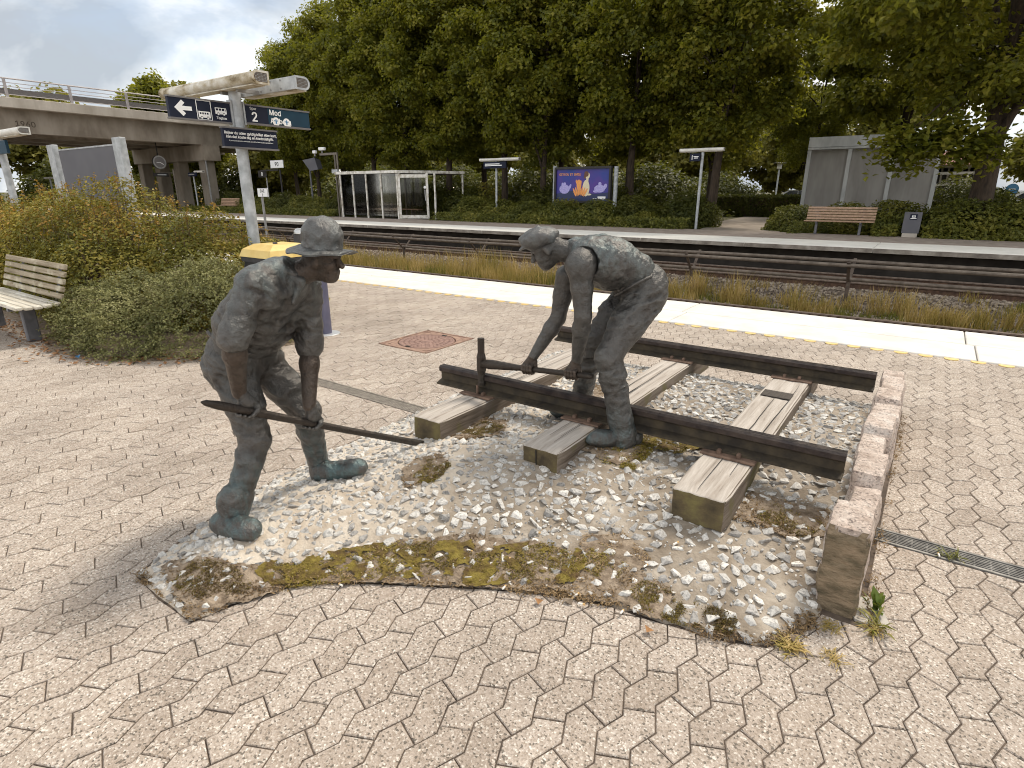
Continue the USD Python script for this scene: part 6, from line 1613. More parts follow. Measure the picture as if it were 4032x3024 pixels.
# ---------------------------------------------------------------- road bridge
br = thing('road_bridge', 'concrete road bridge with steel railing crossing the railway at the left', 'bridge')
BX, DW = -46.0, 12.5
by0, by1 = -30, 33.0
MB().box((BX - DW / 2, (by0 + by1) / 2, 6.62), (DW, by1 - by0, 0.56), bev=0.02).build('deck', 'concrete_pale', br)
for x in (BX - 0.95, BX - 4.4, BX - 8.2, BX - DW + 0.95):
    MB().box((x, (by0 + by1) / 2, 5.67), (0.75, by1 - by0, 1.34)).build('girder', 'concrete', br)
MB().box((BX - DW / 2, (by0 + by1) / 2, 5.9), (DW - 2.6, by1 - by0, 0.9)).build('underside', 'concrete', br)
MB().box((BX - DW / 2, 25.75, 4.44), (DW - 0.7, 1.25, 1.12)).build('cap_beam', 'concrete', br)
for x in (-47.4, -51.4, -54.6, -57.6): MB().box((x, 25.75, 1.9), (0.85, 0.85, 4.0), bev=0.04).build('column', 'concrete', br)
MB().box((BX - DW / 2, -1.0, 4.44), (DW - 0.7, 1.25, 1.12)).build('cap_beam', 'concrete', br)
for x in (-47.4, -52.4, -57.6): MB().box((x, -1.0, 1.9), (0.85, 0.85, 4.0), bev=0.04).build('column', 'concrete', br)
MB().tube([(-46.55, 25.25, 0.1), (-46.55, 25.25, 5.0)], 0.07, 8).build('drainpipe', 'galvanised_dull', br)
yp = 10.42 - 3.275 * 10
while yp < by1:
    MB().box((BX - 0.12, yp, 7.36), (0.11, 0.13, 1.14)).build('railing_post', 'bridge_rail', br); yp += 3.275
for z, r in ((7.93, 0.045), (7.70, 0.022), (7.50, 0.022), (7.06, 0.022)):
    MB().tube([(BX - 0.12, by0, z), (BX - 0.12, by1, z)], r, 6).build('railing_bar', 'bridge_rail', br)
for side_, x in ((0, BX - 0.55), (1, BX - DW + 0.5)):
    MB().box((x, (by0 + by1) / 2, 7.28), (0.06, by1 - by0, 0.30)).build('crash_barrier', 'sign_frame' if side_ == 0 else 'bridge_rail', br)
for k, ch in enumerate('1960'): pass
MB().text('1960', 0.30, (BX - 0.57, gx(102, 495, BX - 0.57)[1], 5.38), EY, EZ, EX, True).build('date', 'date_mark', br)
ck = thing('station_clock', 'round station clock with pale rim hanging under the bridge', 'clock')
KP = gx(624, 639, -47.5)
MB().prism_on(sg.Point(0, 0).buffer(0.46, 20), KP, EY, EZ, EX, 0.18).build('case', 'sign_black', ck)
MB().prism_on(sg.Point(0, 0).buffer(0.455, 20).difference(sg.Point(0, 0).buffer(0.36, 20)), KP + [0.181, 0, 0], EY, EZ, EX, 0.01).build('rim', 'galvanised_dull', ck)
MB().prism_on(sg.Point(0, 0).buffer(0.355, 20), KP + [0.181, 0, 0], EY, EZ, EX, 0.006).build('face', 'sign_frame', ck)
hands_ = MB()
for a, l in ((2.1, 0.30), (4.6, 0.22)): hands_.box(KP + [0.19, math.sin(a) * l / 2, math.cos(a) * l / 2], (0.006, 0.035, l), axes=np.array([[1, 0, 0], [0, math.cos(a), -math.sin(a)], [0, math.sin(a), math.cos(a)]]))
hands_.build('clock_hands', 'sign_white', ck)
MB().box(KP + [0.05, 0, 1.0], (0.06, 0.06, 1.2)).build('hanger', 'sign_black', ck)
t = thing('platform_sign', 'small dark sign board below the station clock under the bridge', 'sign')
KS = gx(634, 688, -47.0)
b = MB().box(KS, (0.08, 1.05, 0.26)).build('board', 'sign_black', t)
MB().box(KS + [0.045, 0.05, 0], (0.005, 0.62, 0.06)).build('marks', 'galvanised', b)
MB().cyl((KS[0] - 0.05, KS[1] + 0.95, ZF), 0.06, KS[2] - ZF + 0.4, 8).box(KS + [-0.05, 0.5, 0.14], (0.05, 1.0, 0.05)).build('post', 'shelter_dark', t)

# ---------------------------------------------------------------- beyond the trees: hedge is with the plants; cars, lamps, building
def car(label, loc, rz):
    c = thing('parked_car', label, 'car', loc=loc, rotz=rz)
    prof = sg.Polygon([(-2.1, 0.28), (-2.15, 0.75), (-1.95, 0.92), (-1.45, 1.00), (-0.75, 1.42), (0.75, 1.45), (1.55, 1.02), (2.05, 0.92), (2.15, 0.6), (2.1, 0.28)]).buffer(0.05)
    MB().prism_on(prof, (0, -0.85, 0), EX, EZ, EY, 1.7).build('body', 'car_white', c, smooth=30)
    for nm, g in (('side_window', sg.Polygon([(-1.25, 1.02), (-0.7, 1.37), (0.0, 1.39), (0.0, 1.02)])), ('side_window', sg.Polygon([(0.08, 1.02), (0.08, 1.39), (0.7, 1.38), (1.3, 1.05)]))):
        for s in (-1, 1): MB().prism_on(g, (0, s * 0.855 - 0.008, 0), EX, EZ, EY, 0.016).build(nm, 'car_glass', c)
    MB().box((-1.10, 0, 1.24), (0.06, 1.4, 0.62), axes=np.array([[0.5, 0, 0.86], [0, 1, 0], [-0.86, 0, 0.5]])).build('windscreen', 'car_glass', c)
    MB().box((1.18, 0, 1.25), (0.06, 1.4, 0.66), axes=np.array([[0.48, 0, -0.87], [0, 1, 0], [0.87, 0, 0.48]])).build('rear_window', 'car_glass', c)
    for x in (-1.35, 1.35):
        for s in (-1, 1):
            w = MB().tube([(x, s * 0.86 - 0.1, 0.33), (x, s * 0.86 + 0.1 * 0, 0.33)] if s < 0 else [(x, 0.76, 0.33), (x, 0.88, 0.33)], 0.33, 16).build('wheel', 'tyre', c)
    for s in (-1, 1): MB().box((-2.14, s * 0.6, 0.72), (0.06, 0.3, 0.14), bev=0.02).build('headlight', 'steel_bright', c)
    return c
cz = 0.05
cA = car('white car parked behind the hedge left of the tall grey wall', (gy(3140, 775, 62)[0], 62, 0.30), 8)
P = gy(3985, 783, 52)
again(cA, (P[0], 52, 0.18), -20, 'white car parked at the right edge beyond the big tree trunk')
P = gy(4045, 790, 50)
again(cA, (P[0] + 0.7, 50, 0.15), -28, 'white car cut off by the right edge of the view')
def park_lamp(label, px, base, top, Y, hw=0.55):
    P = gy(px, base, Y); zt = gy(px, top, Y)[2]
    t = thing('park_lamp', label, 'street lamp', 'park lamps beyond the trees')
    MB().cyl((P[0], Y, 0), 0.07, zt - 0.5, 8).build('pole', 'galvanised', t)
    MB().box((P[0], Y, zt - 0.28), (0.34, 0.34, 0.5), bev=0.04).build('lantern', 'lamp_white', t)
    MB().lathe([(0, zt + 0.02), (hw, zt - 0.04), (hw * 0.9, zt - 0.08)], (P[0], Y, 0), 14).build('hat', 'galvanised_dull', t)
park_lamp('tallest park lamp with flat hat between hedge and the grey wall', 3054, 770, 640, 56)
park_lamp('small park lamp in the gap between two tree trunks', 2837, 780, 697, 70, 0.4)
park_lamp('smallest park lamp above the hedge, left of the tallest one', 3010, 780, 722, 80, 0.4)
hs = thing('apartment_house', 'white house with red tiled roof and balconies behind the big tree', 'house')
HY = 70
hx0, hx1 = gy(3640, 700, HY)[0], gy(3850, 700, HY)[0]
z = lambda py: gy(3760, py, HY)[2]
MB().box(((hx0 + hx1) / 2, HY + 5, z(640) / 2 + 0.2), (hx1 - hx0, 8, z(640))).build('wall', 'house_dark', hs)
for a, b_ in ((650, 659), (677, 687), (723, 732)): MB().box(((hx0 + hx1) / 2, HY + 0.3, (z(a) + z(b_)) / 2), (hx1 - hx0, 1.6, z(a) - z(b_))).build('balcony', 'house_white', hs)
for k in range(8):
    x_ = hx0 + (k + 0.5) * (hx1 - hx0) / 8
    MB().box((x_, HY + 0.8, (z(659) + z(723)) / 2), (0.16, 0.2, z(659) - z(723))).build('pillar', 'house_white', hs)
    f_ = MB().box((x_ + 0.6, HY + 0.95, z(668)), (1.2, 0.12, z(661) - z(676))).build('window', 'house_white', hs)
    MB().box((x_ + 0.6, HY + 0.88, z(668)), (0.95, 0.06, (z(661) - z(676)) * 0.75)).build('pane', 'house_dark', f_)
rfp = sg.Polygon([(-1, 0), (9.5, 0), (6.5, 1.3), (2.0, 1.3)])
MB().prism_on(rfp, (hx0 - 0.5, HY, z(650) + 0.02), EY, EZ, EX, hx1 - hx0 + 1).build('roof', 'house_red', hs)
for lab_, px_, py_, Y, r in (('round blue traffic sign on a post near the right edge', 3985, 745, 45, 0.30), ('small blue parking sign beside the big tree trunk', 3908, 758, 48, 0.24)):
    P = gy(px_, py_, Y)
    t = thing('traffic_sign', lab_, 'traffic sign')
    MB().cyl((P[0], Y + 0.05, 0), 0.035, P[2] + 0.2, 6).build('post', 'galvanised_dull', t)
    b = MB().prism_on(sg.Point(0, 0).buffer(r, 12) if r > 0.25 else sg.box(-r, -r, r, r), P, EX, EZ, -EY, 0.03).build('disc' if r > 0.25 else 'plate', 'sign_blue', t)
    MB().prism_on(sg.box(-r * 0.5, -r * 0.1, r * 0.5, r * 0.1) if r > 0.25 else sg.box(-r * 0.2, -r * 0.5, r * 0.1, r * 0.5), P - EY * 0.031, EX, EZ, -EY, 0.002).build('mark', 'sign_white', b)
# ---------------------------------------------------------------- plants
def maple(rng, zb, zt, R, n_clump, n_leaf, leaf, clump_r=0.9, trunk_r=0.17, lean=(0, 0), low=0.0, nlimb=9, inner=0.35):
    """trunk with limbs, and a crown of leaf clumps in its volume (base at the origin)"""
    zc, hz_ = (zb + zt) / 2, (zt - zb) / 2
    C = []
    while len(C) < n_clump:
        d = rng.normal(size=3); d /= np.linalg.norm(d)
        r = rng.uniform(inner, 1.0) ** 0.5
        p = d * r
        wide = 1.0 - 0.25 * max(0, p[2]) - 0.05
        q = np.array([p[0] * R * wide, p[1] * R * wide, zc + p[2] * hz_])
        q[:2] += np.array(lean) * (q[2] - zb) / max(zt - zb, 1)
        C.append(q)
    C = np.array(C)
    cr = clump_r * rng.uniform(0.55, 1.25, n_clump)
    k = rng.choice(n_clump, size=n_leaf, p=cr ** 2 / (cr ** 2).sum())
    d = rng.normal(size=(n_leaf, 3)); d /= np.linalg.norm(d, axis=1, keepdims=True)
    rad = rng.random(n_leaf) ** 0.45
    d[:, 2] = np.where(d[:, 2] < -0.35, -d[:, 2] * rng.random(n_leaf), d[:, 2])
    sq = rng.uniform(0.75, 1.15, (n_clump, 3))
    P = C[k] + d * (rad * cr[k])[:, None] * sq[k] + rng.normal(0, 0.10, (n_leaf, 3))
    N = d * 0.9 + np.array([0, 0, 0.55]) + rng.normal(0, 0.55, (n_leaf, 3))
    crown = leaf_quads(P, N, rng, leaf, leaf * 0.85, 0.18, droop=0.35)
    tr_ = MB()
    top = np.array([lean[0] * 0.6, lean[1] * 0.6, zb + (zt - zb) * 0.72])
    zs = np.linspace(0, 1, 9)
    pts = np.c_[np.outer(zs ** 1.5, top[:2]) + np.cumsum(rng.normal(0, 0.035, (9, 2)), 0), -0.3 + zs * (top[2] + 0.3)]
    tr_.tube(pts, trunk_r * (1.12 - 0.92 * zs), 10)
    limbs = MB()
    for i in range(nlimb):
        s = rng.uniform(0.25, 0.85); j = s * 8
        a = pts[int(j)] + (pts[min(int(j) + 1, 8)] - pts[int(j)]) * (j % 1)
        b = C[rng.integers(n_clump)]
        if b[2] < a[2] - 0.5: b = b + [0, 0, a[2] - b[2] + 0.6]
        m_ = a * 0.55 + b * 0.45 + [0, 0, 0.10 * np.linalg.norm(b - a)]
        t = np.linspace(0, 1, 6)[:, None]
        limbs.tube((1 - t) ** 2 * a + 2 * t * (1 - t) * m_ + t ** 2 * b, trunk_r * 0.42 * (1.1 - np.linspace(0, 1, 6)) * (1.05 - 0.6 * s), 6)
    return crown, tr_.mesh(), limbs.mesh()
def tree(name, label, loc, parts, leafm, group=None, rotz=0, scale=1.0, cat='tree'):
    t = thing(name, label, cat, group, loc=loc, rotz=rotz, scale=(scale,) * 3)
    tk = obj('trunk', parts[1], 'bark', t, smooth=True)
    obj('limbs', parts[2], 'bark', tk, smooth=True)
    obj('crown', parts[0], leafm, t)
    return t
rng = np.random.default_rng(101)
GM = 'maples along the far platform'
protoA = tree('maple_tree', 'maple standing between billboard and the lamp beside the shelter', (-17.6, 27.6, 0.1), maple(rng, 2.6, 13.5, 3.5, 210, 52000, 0.185, 0.80), 'leaf_maple', GM, 10)
protoB = tree('maple_tree', 'maple with dense crown standing directly behind the billboard', (-12.6, 28.2, 0.1), maple(rng, 3.0, 14.2, 3.8, 220, 54000, 0.185, 0.85, 0.19), 'leaf_maple', GM, 40)
protoC = tree('maple_tree', 'dark trunked maple just left of the path to the hedge', (-8.3, 27.2, 0.1), maple(rng, 3.1, 13.8, 3.6, 210, 52000, 0.185, 0.80, 0.20), 'leaf_maple', GM, 80)
rows = [(protoB, -20.9, 28.6, 200, 1.0, 'maple rising behind the right end of the glass shelter'), (protoC, -24.4, 27.9, 33, 1.02, 'maple rising behind the middle of the glass shelter'),
        (protoA, -28.0, 28.2, 250, 1.0, 'maple rising behind the left end of the glass shelter'), (protoB, -31.6, 28.8, 118, 0.98, 'maple behind the camera mast'),
        (protoC, -35.4, 29.2, 300, 0.96, 'maple behind the dark monitor hood'), (protoA, -38.8, 29.4, 10, 0.93, 'maple behind the white 90 sign'),
        (protoB, -42.8, 30.4, 180, 0.84, 'maple directly right of the bridge column'),
        (protoC, -14.9, 32.8, 155, 1.02, 'second row maple seen between billboard and the lamp, farther back'), (protoA, -10.4, 33.2, 290, 1.0, 'second row maple left of the grey wall, thinner trunk'),
        (protoB, -20.0, 34.0, 70, 1.05, 'second row maple behind the shelter roof'), (protoC, -26.5, 34.2, 215, 1.05, 'second row maple far behind the shelter left part'), (protoA, -33.5, 34.6, 120, 1.02, 'second row maple far behind the camera mast')]
for src, x, y, rz, s, lab in rows: again(src, (x, y, 0.1), rz, lab, (s, s, s))
# big maple at the right and its neighbour
rb = np.random.default_rng(55)
tree('big_maple', 'large spreading maple with thick dark trunk right of the grey wall', (1.02, 24.6, 0.1), maple(rb, 3.8, 14.5, 6.5, 330, 90000, 0.185, 0.90, 0.34, nlimb=16, lean=(-1.0, 0)), 'leaf_maple', None, 0)
tree('big_maple', 'maple whose crown rises over the top of the grey wall', (-2.6, 41.5, 0.1), maple(rb, 4.6, 14.5, 4.6, 130, 36000, 0.26, 1.1, 0.24), 'leaf_maple', None, 0)
tree('big_maple', 'maple with crown cut by the right edge, behind the thick trunk', (7.0, 34.0, 0.1), maple(rb, 2.6, 14.0, 5.0, 130, 36000, 0.26, 1.1, 0.24), 'leaf_maple', None, 0)
again(protoB, (-7.6, 45.5, 0.3), 245, 'maple far behind the hedge, crown above the path', (0.85, 0.85, 0.85))
# hanging maple branch in front of the wall
br_ = thing('maple_branch', 'drooping leafy maple branch hanging in front of the grey wall top', 'branch')
rq = np.random.default_rng(77)
tips = [gy(a, b, 22.9) for a, b in ((3520, 590), (3565, 640), (3630, 600), (3560, 560), (3680, 560), (3600, 545), (3720, 520), (3500, 565), (3775, 575), (3820, 545), (3800, 610), (3870, 575), (3760, 530), (3930, 600))]
Pb = np.vstack([t_ + rq.normal(0, 1, (190, 3)) * [0.30, 0.25, 0.26] for t_ in tips])
obj('leaves', leaf_quads(Pb, np.array([0, -0.2, 1.0]) + rq.normal(0, 0.5, Pb.shape), rq, 0.19, 0.17, 0.15, droop=0.6), 'leaf_maple', br_)
w_ = MB()
root = np.array([0.95, 24.2, 5.2])
for t_ in tips[:5]:
    s = np.linspace(0, 1, 6)[:, None]; m_ = (root + t_) / 2 + [0, 0, 0.9]
    w_.tube((1 - s) ** 2 * root + 2 * s * (1 - s) * m_ + s ** 2 * t_, np.linspace(0.04, 0.008, 6), 5)
w_.build('twigs', 'bark', br_, kind='stuff')
# sunlit trees far behind
rf_ = np.random.default_rng(202)
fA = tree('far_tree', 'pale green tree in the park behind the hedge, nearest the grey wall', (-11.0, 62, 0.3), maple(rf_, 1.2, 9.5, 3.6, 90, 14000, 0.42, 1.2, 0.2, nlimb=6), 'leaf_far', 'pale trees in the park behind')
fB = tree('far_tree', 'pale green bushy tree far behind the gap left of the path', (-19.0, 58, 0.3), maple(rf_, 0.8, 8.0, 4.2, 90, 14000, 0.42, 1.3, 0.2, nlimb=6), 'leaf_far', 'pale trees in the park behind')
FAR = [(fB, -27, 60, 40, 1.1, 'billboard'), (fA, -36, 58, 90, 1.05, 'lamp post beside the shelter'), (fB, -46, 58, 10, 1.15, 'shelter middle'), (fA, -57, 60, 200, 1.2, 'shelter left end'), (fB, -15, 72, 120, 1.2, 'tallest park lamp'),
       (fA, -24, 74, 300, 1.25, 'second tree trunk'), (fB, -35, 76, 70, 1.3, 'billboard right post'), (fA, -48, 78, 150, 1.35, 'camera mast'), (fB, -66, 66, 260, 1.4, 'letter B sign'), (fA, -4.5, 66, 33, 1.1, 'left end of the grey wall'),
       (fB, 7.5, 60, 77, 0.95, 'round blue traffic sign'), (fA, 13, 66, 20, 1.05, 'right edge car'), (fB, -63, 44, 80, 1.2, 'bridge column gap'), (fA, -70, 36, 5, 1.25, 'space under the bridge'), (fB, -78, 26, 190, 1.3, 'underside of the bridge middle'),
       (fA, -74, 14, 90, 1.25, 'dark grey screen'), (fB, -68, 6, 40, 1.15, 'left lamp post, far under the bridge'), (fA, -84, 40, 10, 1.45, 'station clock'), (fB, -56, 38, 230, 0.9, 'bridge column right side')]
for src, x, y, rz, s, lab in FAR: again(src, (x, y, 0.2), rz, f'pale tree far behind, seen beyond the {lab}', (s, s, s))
dk = tree('far_tree', 'dark tree whose top shows over the bridge railing beside the hanging sign', (-68, float(gx(640, 600, -68)[1]), 0.1), maple(rf_, 3, 12.6, 3.4, 90, 16000, 0.36, 1.2, 0.2, nlimb=6), 'leaf_maple', 'trees beyond the bridge')
for x, y, rz, s, lab in ((-78, float(gx(560, 600, -78)[1]), 50, 0.93, 'dark tree top showing over the bridge railing, second from the sign'), (-62, 33, 130, 0.80, 'dark tree beyond the bridge right beside the hanging arrow sign'), (-70, 8, 220, 0.62, 'low dark tree under the bridge near the left edge'),
                         (-72, 17, 20, 0.55, 'low dark tree under the bridge behind the grey screen'), (-56, 48, 88, 0.9, 'dark tree beyond the bridge end'), (-80, 1, 88, 0.66, 'low dark tree under the bridge at the far left edge'), (-63, 2, 60, 0.42, 'small dark tree under the bridge just right of the left lamp post'), (-62, 10.5, 160, 0.42, 'small dark tree under the bridge left of the grey screen'), (-64, -6, 10, 0.45, 'small dark tree under the bridge at the left picture edge')):
    again(dk, (x, y, 0.1), rz, lab, (s, s, s))

# shrubs under the maples
rs = np.random.default_rng(303)
def shrub(rng, R, h, n, leaf):
    d = rng.normal(size=(n, 3)); d /= np.linalg.norm(d, axis=1, keepdims=True); d[:, 2] = np.abs(d[:, 2])
    r = rng.uniform(0.35, 1.0, n) ** 0.5
    lump = 0.75 + 0.5 * meshkit.fbm(d * 2.4 + 7, 3, int(rng.integers(99)))
    P = d * (r * lump)[:, None] * [R, R, h]
    N = d + [0, 0, 0.5] + rng.normal(0, 0.5, (n, 3))
    stems = MB()
    for i in range(7):
        q = P[rng.integers(n)] * 0.8
        stems.tube([(0, 0, -0.1), q * 0.5 + [0, 0, 0.05], q], [0.018, 0.012, 0.005], 5)
    return leaf_quads(P, N, rng, leaf, leaf * 0.6, 0.2, 0.3), stems.mesh()
def plant(name, label, loc, sp_, mat, group, rz=0, sc_=(1, 1, 1), cat='shrub'):
    t = thing(name, label, cat, group, loc=loc, rotz=rz, scale=sc_)
    obj('foliage', sp_[0], mat, t); obj('stems', sp_[1], 'twig', t)
    return t
GS = 'shrubs under the maples on the far platform'
shA = plant('shrub', 'green shrub at the foot of the right billboard post', (-12.6, 24.3, 0.1), shrub(rs, 1.35, 1.15, 5200, 0.13), 'leaf_shrub', GS)
shB = plant('shrub', 'green shrub right of the dark slate ticket box', (0.6, 24.2, 0.1), shrub(rs, 1.3, 1.3, 5200, 0.13), 'leaf_shrub', GS)
shC = plant('shrub', 'dark green shrub beside the path left of the far bench', (-8.9, 25.8, 0.1), shrub(rs, 1.5, 1.5, 6000, 0.13), 'leaf_dark', GS)
SHR = [(shA, -14.6, 24.6, 20, 1.0, 'between the billboard posts, left one'), (shB, -16.4, 24.4, 70, 0.85, 'at the foot of the left billboard post'), (shA, -18.2, 24.9, 130, 0.95, 'right of the lamp beside the shelter'), (shB, -20.2, 25.2, 200, 1.0, 'left of the lamp beside the shelter'),
       (shC, -22.0, 26.8, 250, 1.15, 'close to the right end of the glass shelter'), (shC, -11.0, 25.2, 30, 0.9, 'left of the lamp by the path'), (shA, -10.2, 24.0, 60, 0.62, 'low in front of the lamp by the path'), (shB, -4.6, 25.2, 90, 0.8, 'behind the left end of the far bench'),
       (shA, -2.6, 25.0, 160, 0.95, 'behind the middle of the far bench'), (shB, -1.2, 24.8, 210, 0.95, 'behind the right end of the far bench'), (shA, 2.0, 24.4, 300, 1.05, 'second one right of the ticket box'), (shB, 3.4, 24.8, 350, 1.1, 'at the right edge of the far platform'),
       (shC, 1.2, 26.4, 40, 1.1, 'around the foot of the thick maple trunk'), (shC, -30.6, 25.0, 110, 0.9, 'left of the camera mast'), (shA, -32.4, 24.6, 180, 1.0, 'right of the monitor post'), (shB, -34.4, 24.8, 240, 1.0, 'under the monitor hood'),
       (shC, -36.6, 25.0, 300, 1.0, 'left of the monitor post'), (shA, -38.8, 24.8, 10, 0.95, 'below the white 90 sign'), (shB, -41.2, 25.2, 60, 0.95, 'behind the small brown bench'), (shC, -44.0, 25.6, 130, 1.0, 'between small bench and bridge column'),
       (shC, -13.6, 27.4, 200, 1.2, 'in the dark behind the billboard'), (shC, -17.0, 27.6, 260, 1.25, 'in the dark left of the billboard'), (shC, -24.6, 27.4, 320, 1.25, 'behind the shelter panes on the right'), (shC, -27.6, 27.2, 10, 1.2, 'behind the shelter panes on the left'), (shC, 4.0, 27.0, 77, 1.2, 'behind the right edge shrubs')]
for src, x, y, rz, s, lab in SHR: again(src, (x, y, 0.1), rz, ('dark ' if src is shC else '') + 'green shrub ' + lab, (s, s, s))
# a screen of larger shrubs further back
for i, (src, x, y, s, lab) in enumerate(((shC, -15.5, 38.5, 2.3, 'behind the billboard'), (shB, -20.0, 39.5, 2.4, 'behind the lamp beside the shelter'), (shC, -24.8, 39.0, 2.5, 'behind the door of the shelter'), (shB, -29.5, 39.5, 2.5, 'behind the left panes of the shelter'),
        (shC, -34.5, 40.0, 2.6, 'behind the camera mast'), (shB, -39.5, 40.0, 2.6, 'behind the monitor hood'), (shC, -45.0, 40.5, 2.7, 'behind the 90 sign'), (shB, -51.0, 41.0, 2.8, 'behind the bridge column'), (shC, -13.0, 44.0, 2.0, 'behind the maple left of the path'),
        (shB, 5.2, 38.0, 1.9, 'behind the thick trunk, at the right edge'), (shC, 1.0, 40.5, 1.55, 'beside the right end of the grey wall'), (shC, -60.0, 36.0, 3.0, 'under the bridge beyond the column'), (shB, -66.0, 31.0, 3.2, 'under the bridge behind the clock'), (shC, -70.0, 24.0, 3.2, 'under the bridge behind the screen'), (shB, -70.0, 15.0, 3.0, 'under the bridge left of the screen'), (shC, -68.0, 7.5, 3.0, 'under the bridge at the left edge'))):
    again(src, (x, y, 0.1), 37 * i, ('dark ' if src is shC else '') + 'tall wide shrub far back ' + lab, (s, s, s * 0.95), group='tall shrubs far behind')
# yellow and fresh green sprays among the shrubs
plant('shrub', 'small bright yellow green shrub between the shelter and the lamp', (-20.4, 26.6, 0.1), shrub(rs, 0.8, 2.0, 1600, 0.14), 'leaf_bush', GS)
rg = np.random.default_rng(404)
n = 26000
gx2, gy2 = rg.uniform(-47, 5, n), 22.75 + np.abs(rg.normal(0, 0.75, n)) + rg.random(n) * 0.3
okp = ~((gx2 > -29.2) & (gx2 < -21.4) & (gy2 < 25.0)) & ~((gx2 > -8.1 + 0 * gx2) & (gx2 < -4.3)) & ~((gx2 > -3.9) & (gx2 < -1.75) & (gy2 < 23.6)) & ~((gx2 > -1.05) & (gx2 < -0.35) & (gy2 < 23.35))
gx2, gy2 = gx2[okp], gy2[okp]
hh = rg.uniform(0.02, 0.42, len(gx2)) * np.clip((gy2 - 22.7) / 0.5, 0.2, 1)
Pg = np.c_[gx2, gy2, 0.18 + hh]
obj('ground_cover', leaf_quads(Pg, np.array([0, -0.4, 0.8]) + rg.normal(0, 0.5, Pg.shape), rg, 0.15, 0.07, 0.2, 0.5), 'leaf_shrub', kind='stuff', label='low green ground cover creeping over the back of the far platform', cat='ground cover')
n = 9000
gx3, gy3 = rg.uniform(-50, 8, n), rg.uniform(24.5, 36, n)
ok3 = ~((gx3 > -9.6) & (gx3 < -4.2))
Pg = np.c_[gx3, gy3, 0.15 + rg.uniform(0, 0.5, n)][ok3]
obj('ground_cover', leaf_quads(Pg, np.array([0, -0.2, 0.9]) + rg.normal(0, 0.5, Pg.shape), rg, 0.24, 0.13, 0.2, 0.4), 'leaf_dark', kind='stuff', label='dark undergrowth covering the ground beneath the maples', cat='ground cover')
# hedge beside the wall
hg = thing('hedge', 'clipped dark hedge at the end of the path, left of the grey wall', 'hedge')
hx0_, hx1_ = -12.5, -6.6
hY, hz0, hz1 = 38.2, 0.1, 1.35
n = 9000
Ph = np.c_[rg.uniform(hx0_, hx1_, n), hY + rg.uniform(-0.45, 0.45, n), rg.uniform(hz0, hz1, n)]
fac = rg.integers(0, 3, n)
Ph[fac == 0, 1] = hY - 0.45 + rg.normal(0, 0.05, (fac == 0).sum()); Ph[fac == 1, 2] = hz1 + rg.normal(0, 0.04, (fac == 1).sum())
obj('foliage', leaf_quads(Ph, np.array([0, -0.6, 0.5]) + rg.normal(0, 0.5, Ph.shape), rg, 0.15, 0.10, 0.2), 'leaf_dark', hg)
MB().box(((hx0_ + hx1_) / 2, hY, (hz0 + hz1) / 2 - 0.05), (hx1_ - hx0_ - 0.1, 0.7, hz1 - hz0 - 0.15)).build('branches', 'twig', hg)

# big yellowish bush on the near platform and the low spreading one before it
rb2 = np.random.default_rng(505)
def mound(rng, blobs, n, leaf, wl, fold, drp, seed, shell=0.62, up=0.5):
    """leaves over a group of overlapping domes, standing on z=0"""
    B = np.array(blobs, float)                          # x, y, rx, ry, h
    wt = B[:, 2] * B[:, 3] + B[:, 4] * (B[:, 2] + B[:, 3])
    k = rng.choice(len(B), size=n, p=wt / wt.sum())
    d = rng.normal(size=(n, 3)); d /= np.linalg.norm(d, axis=1, keepdims=True); d[:, 2] = np.abs(d[:, 2])
    lump = 0.84 + 0.36 * (meshkit.fbm(d * 3.2 + k[:, None] * 3.1, 4, seed) - 0.2)
    r = (1 - (1 - shell) * rng.random(n) ** 1.7) * lump
    P = np.c_[B[k, 0] + d[:, 0] * r * B[k, 2], B[k, 1] + d[:, 1] * r * B[k, 3], d[:, 2] * r * B[k, 4]]
    inside = np.zeros(n, bool)
    for j, b in enumerate(B):
        q = ((P[:, 0] - b[0]) / b[2]) ** 2 + ((P[:, 1] - b[1]) / b[3]) ** 2 + (P[:, 2] / b[4]) ** 2
        inside |= (q < 0.45) & (k != j)
    P, d = P[~inside], d[~inside]
    N = d * 0.8 + [0, 0, up] + rng.normal(0, 0.45, P.shape)
    return P, d, leaf_quads(P, N, rng, leaf, leaf * wl, fold, drp)
GB = [(-9.3, 3.75, 1.5, 1.25, 1.80), (-7.95, 4.15, 1.25, 1.05, 1.48), (-10.9, 3.6, 1.5, 1.2, 1.70), (-12.6, 3.6, 1.5, 1.3, 1.60), (-8.6, 3.15, 1.0, 0.75, 1.15), (-14.2, 3.7, 1.4, 1.3, 1.48), (-7.35, 4.55, 0.85, 0.8, 1.06), (-6.95, 4.25, 0.6, 0.6, 0.95), (-10.2, 2.95, 1.2, 0.5, 0.95), (-12.2, 2.7, 1.5, 0.6, 0.9), (-7.7, 3.65, 0.9, 0.75, 1.02)]
bush = thing('bush', 'big yellowish green bush behind the weathered bench', 'bush')
P, d, lf = mound(rb2, GB, 125000, 0.050, 0.62, 0.2, 0.25, 3)
obj('foliage', lf, 'leaf_bush', bush)
tops = P[(P[:, 2] > 0.95) & (d[:, 2] > 0.55)]
tops = tops[rb2.choice(len(tops), 1500)]
sh2 = MB(); TL = []
for p in tops[:420]:
    L_ = rb2.uniform(0.06, 0.20); q = p + [rb2.normal(0, 0.03), rb2.normal(0, 0.03), L_]
    sh2.tube([p - [0, 0, 0.12], q], [0.003, 0.002], 4)
    for _ in range(7): TL.append(p + (q - p) * rb2.uniform(0.2, 1.05) + rb2.normal(0, 0.016, 3))
TL = np.vstack([np.array(TL), tops + rb2.normal(0, 0.02, tops.shape)])
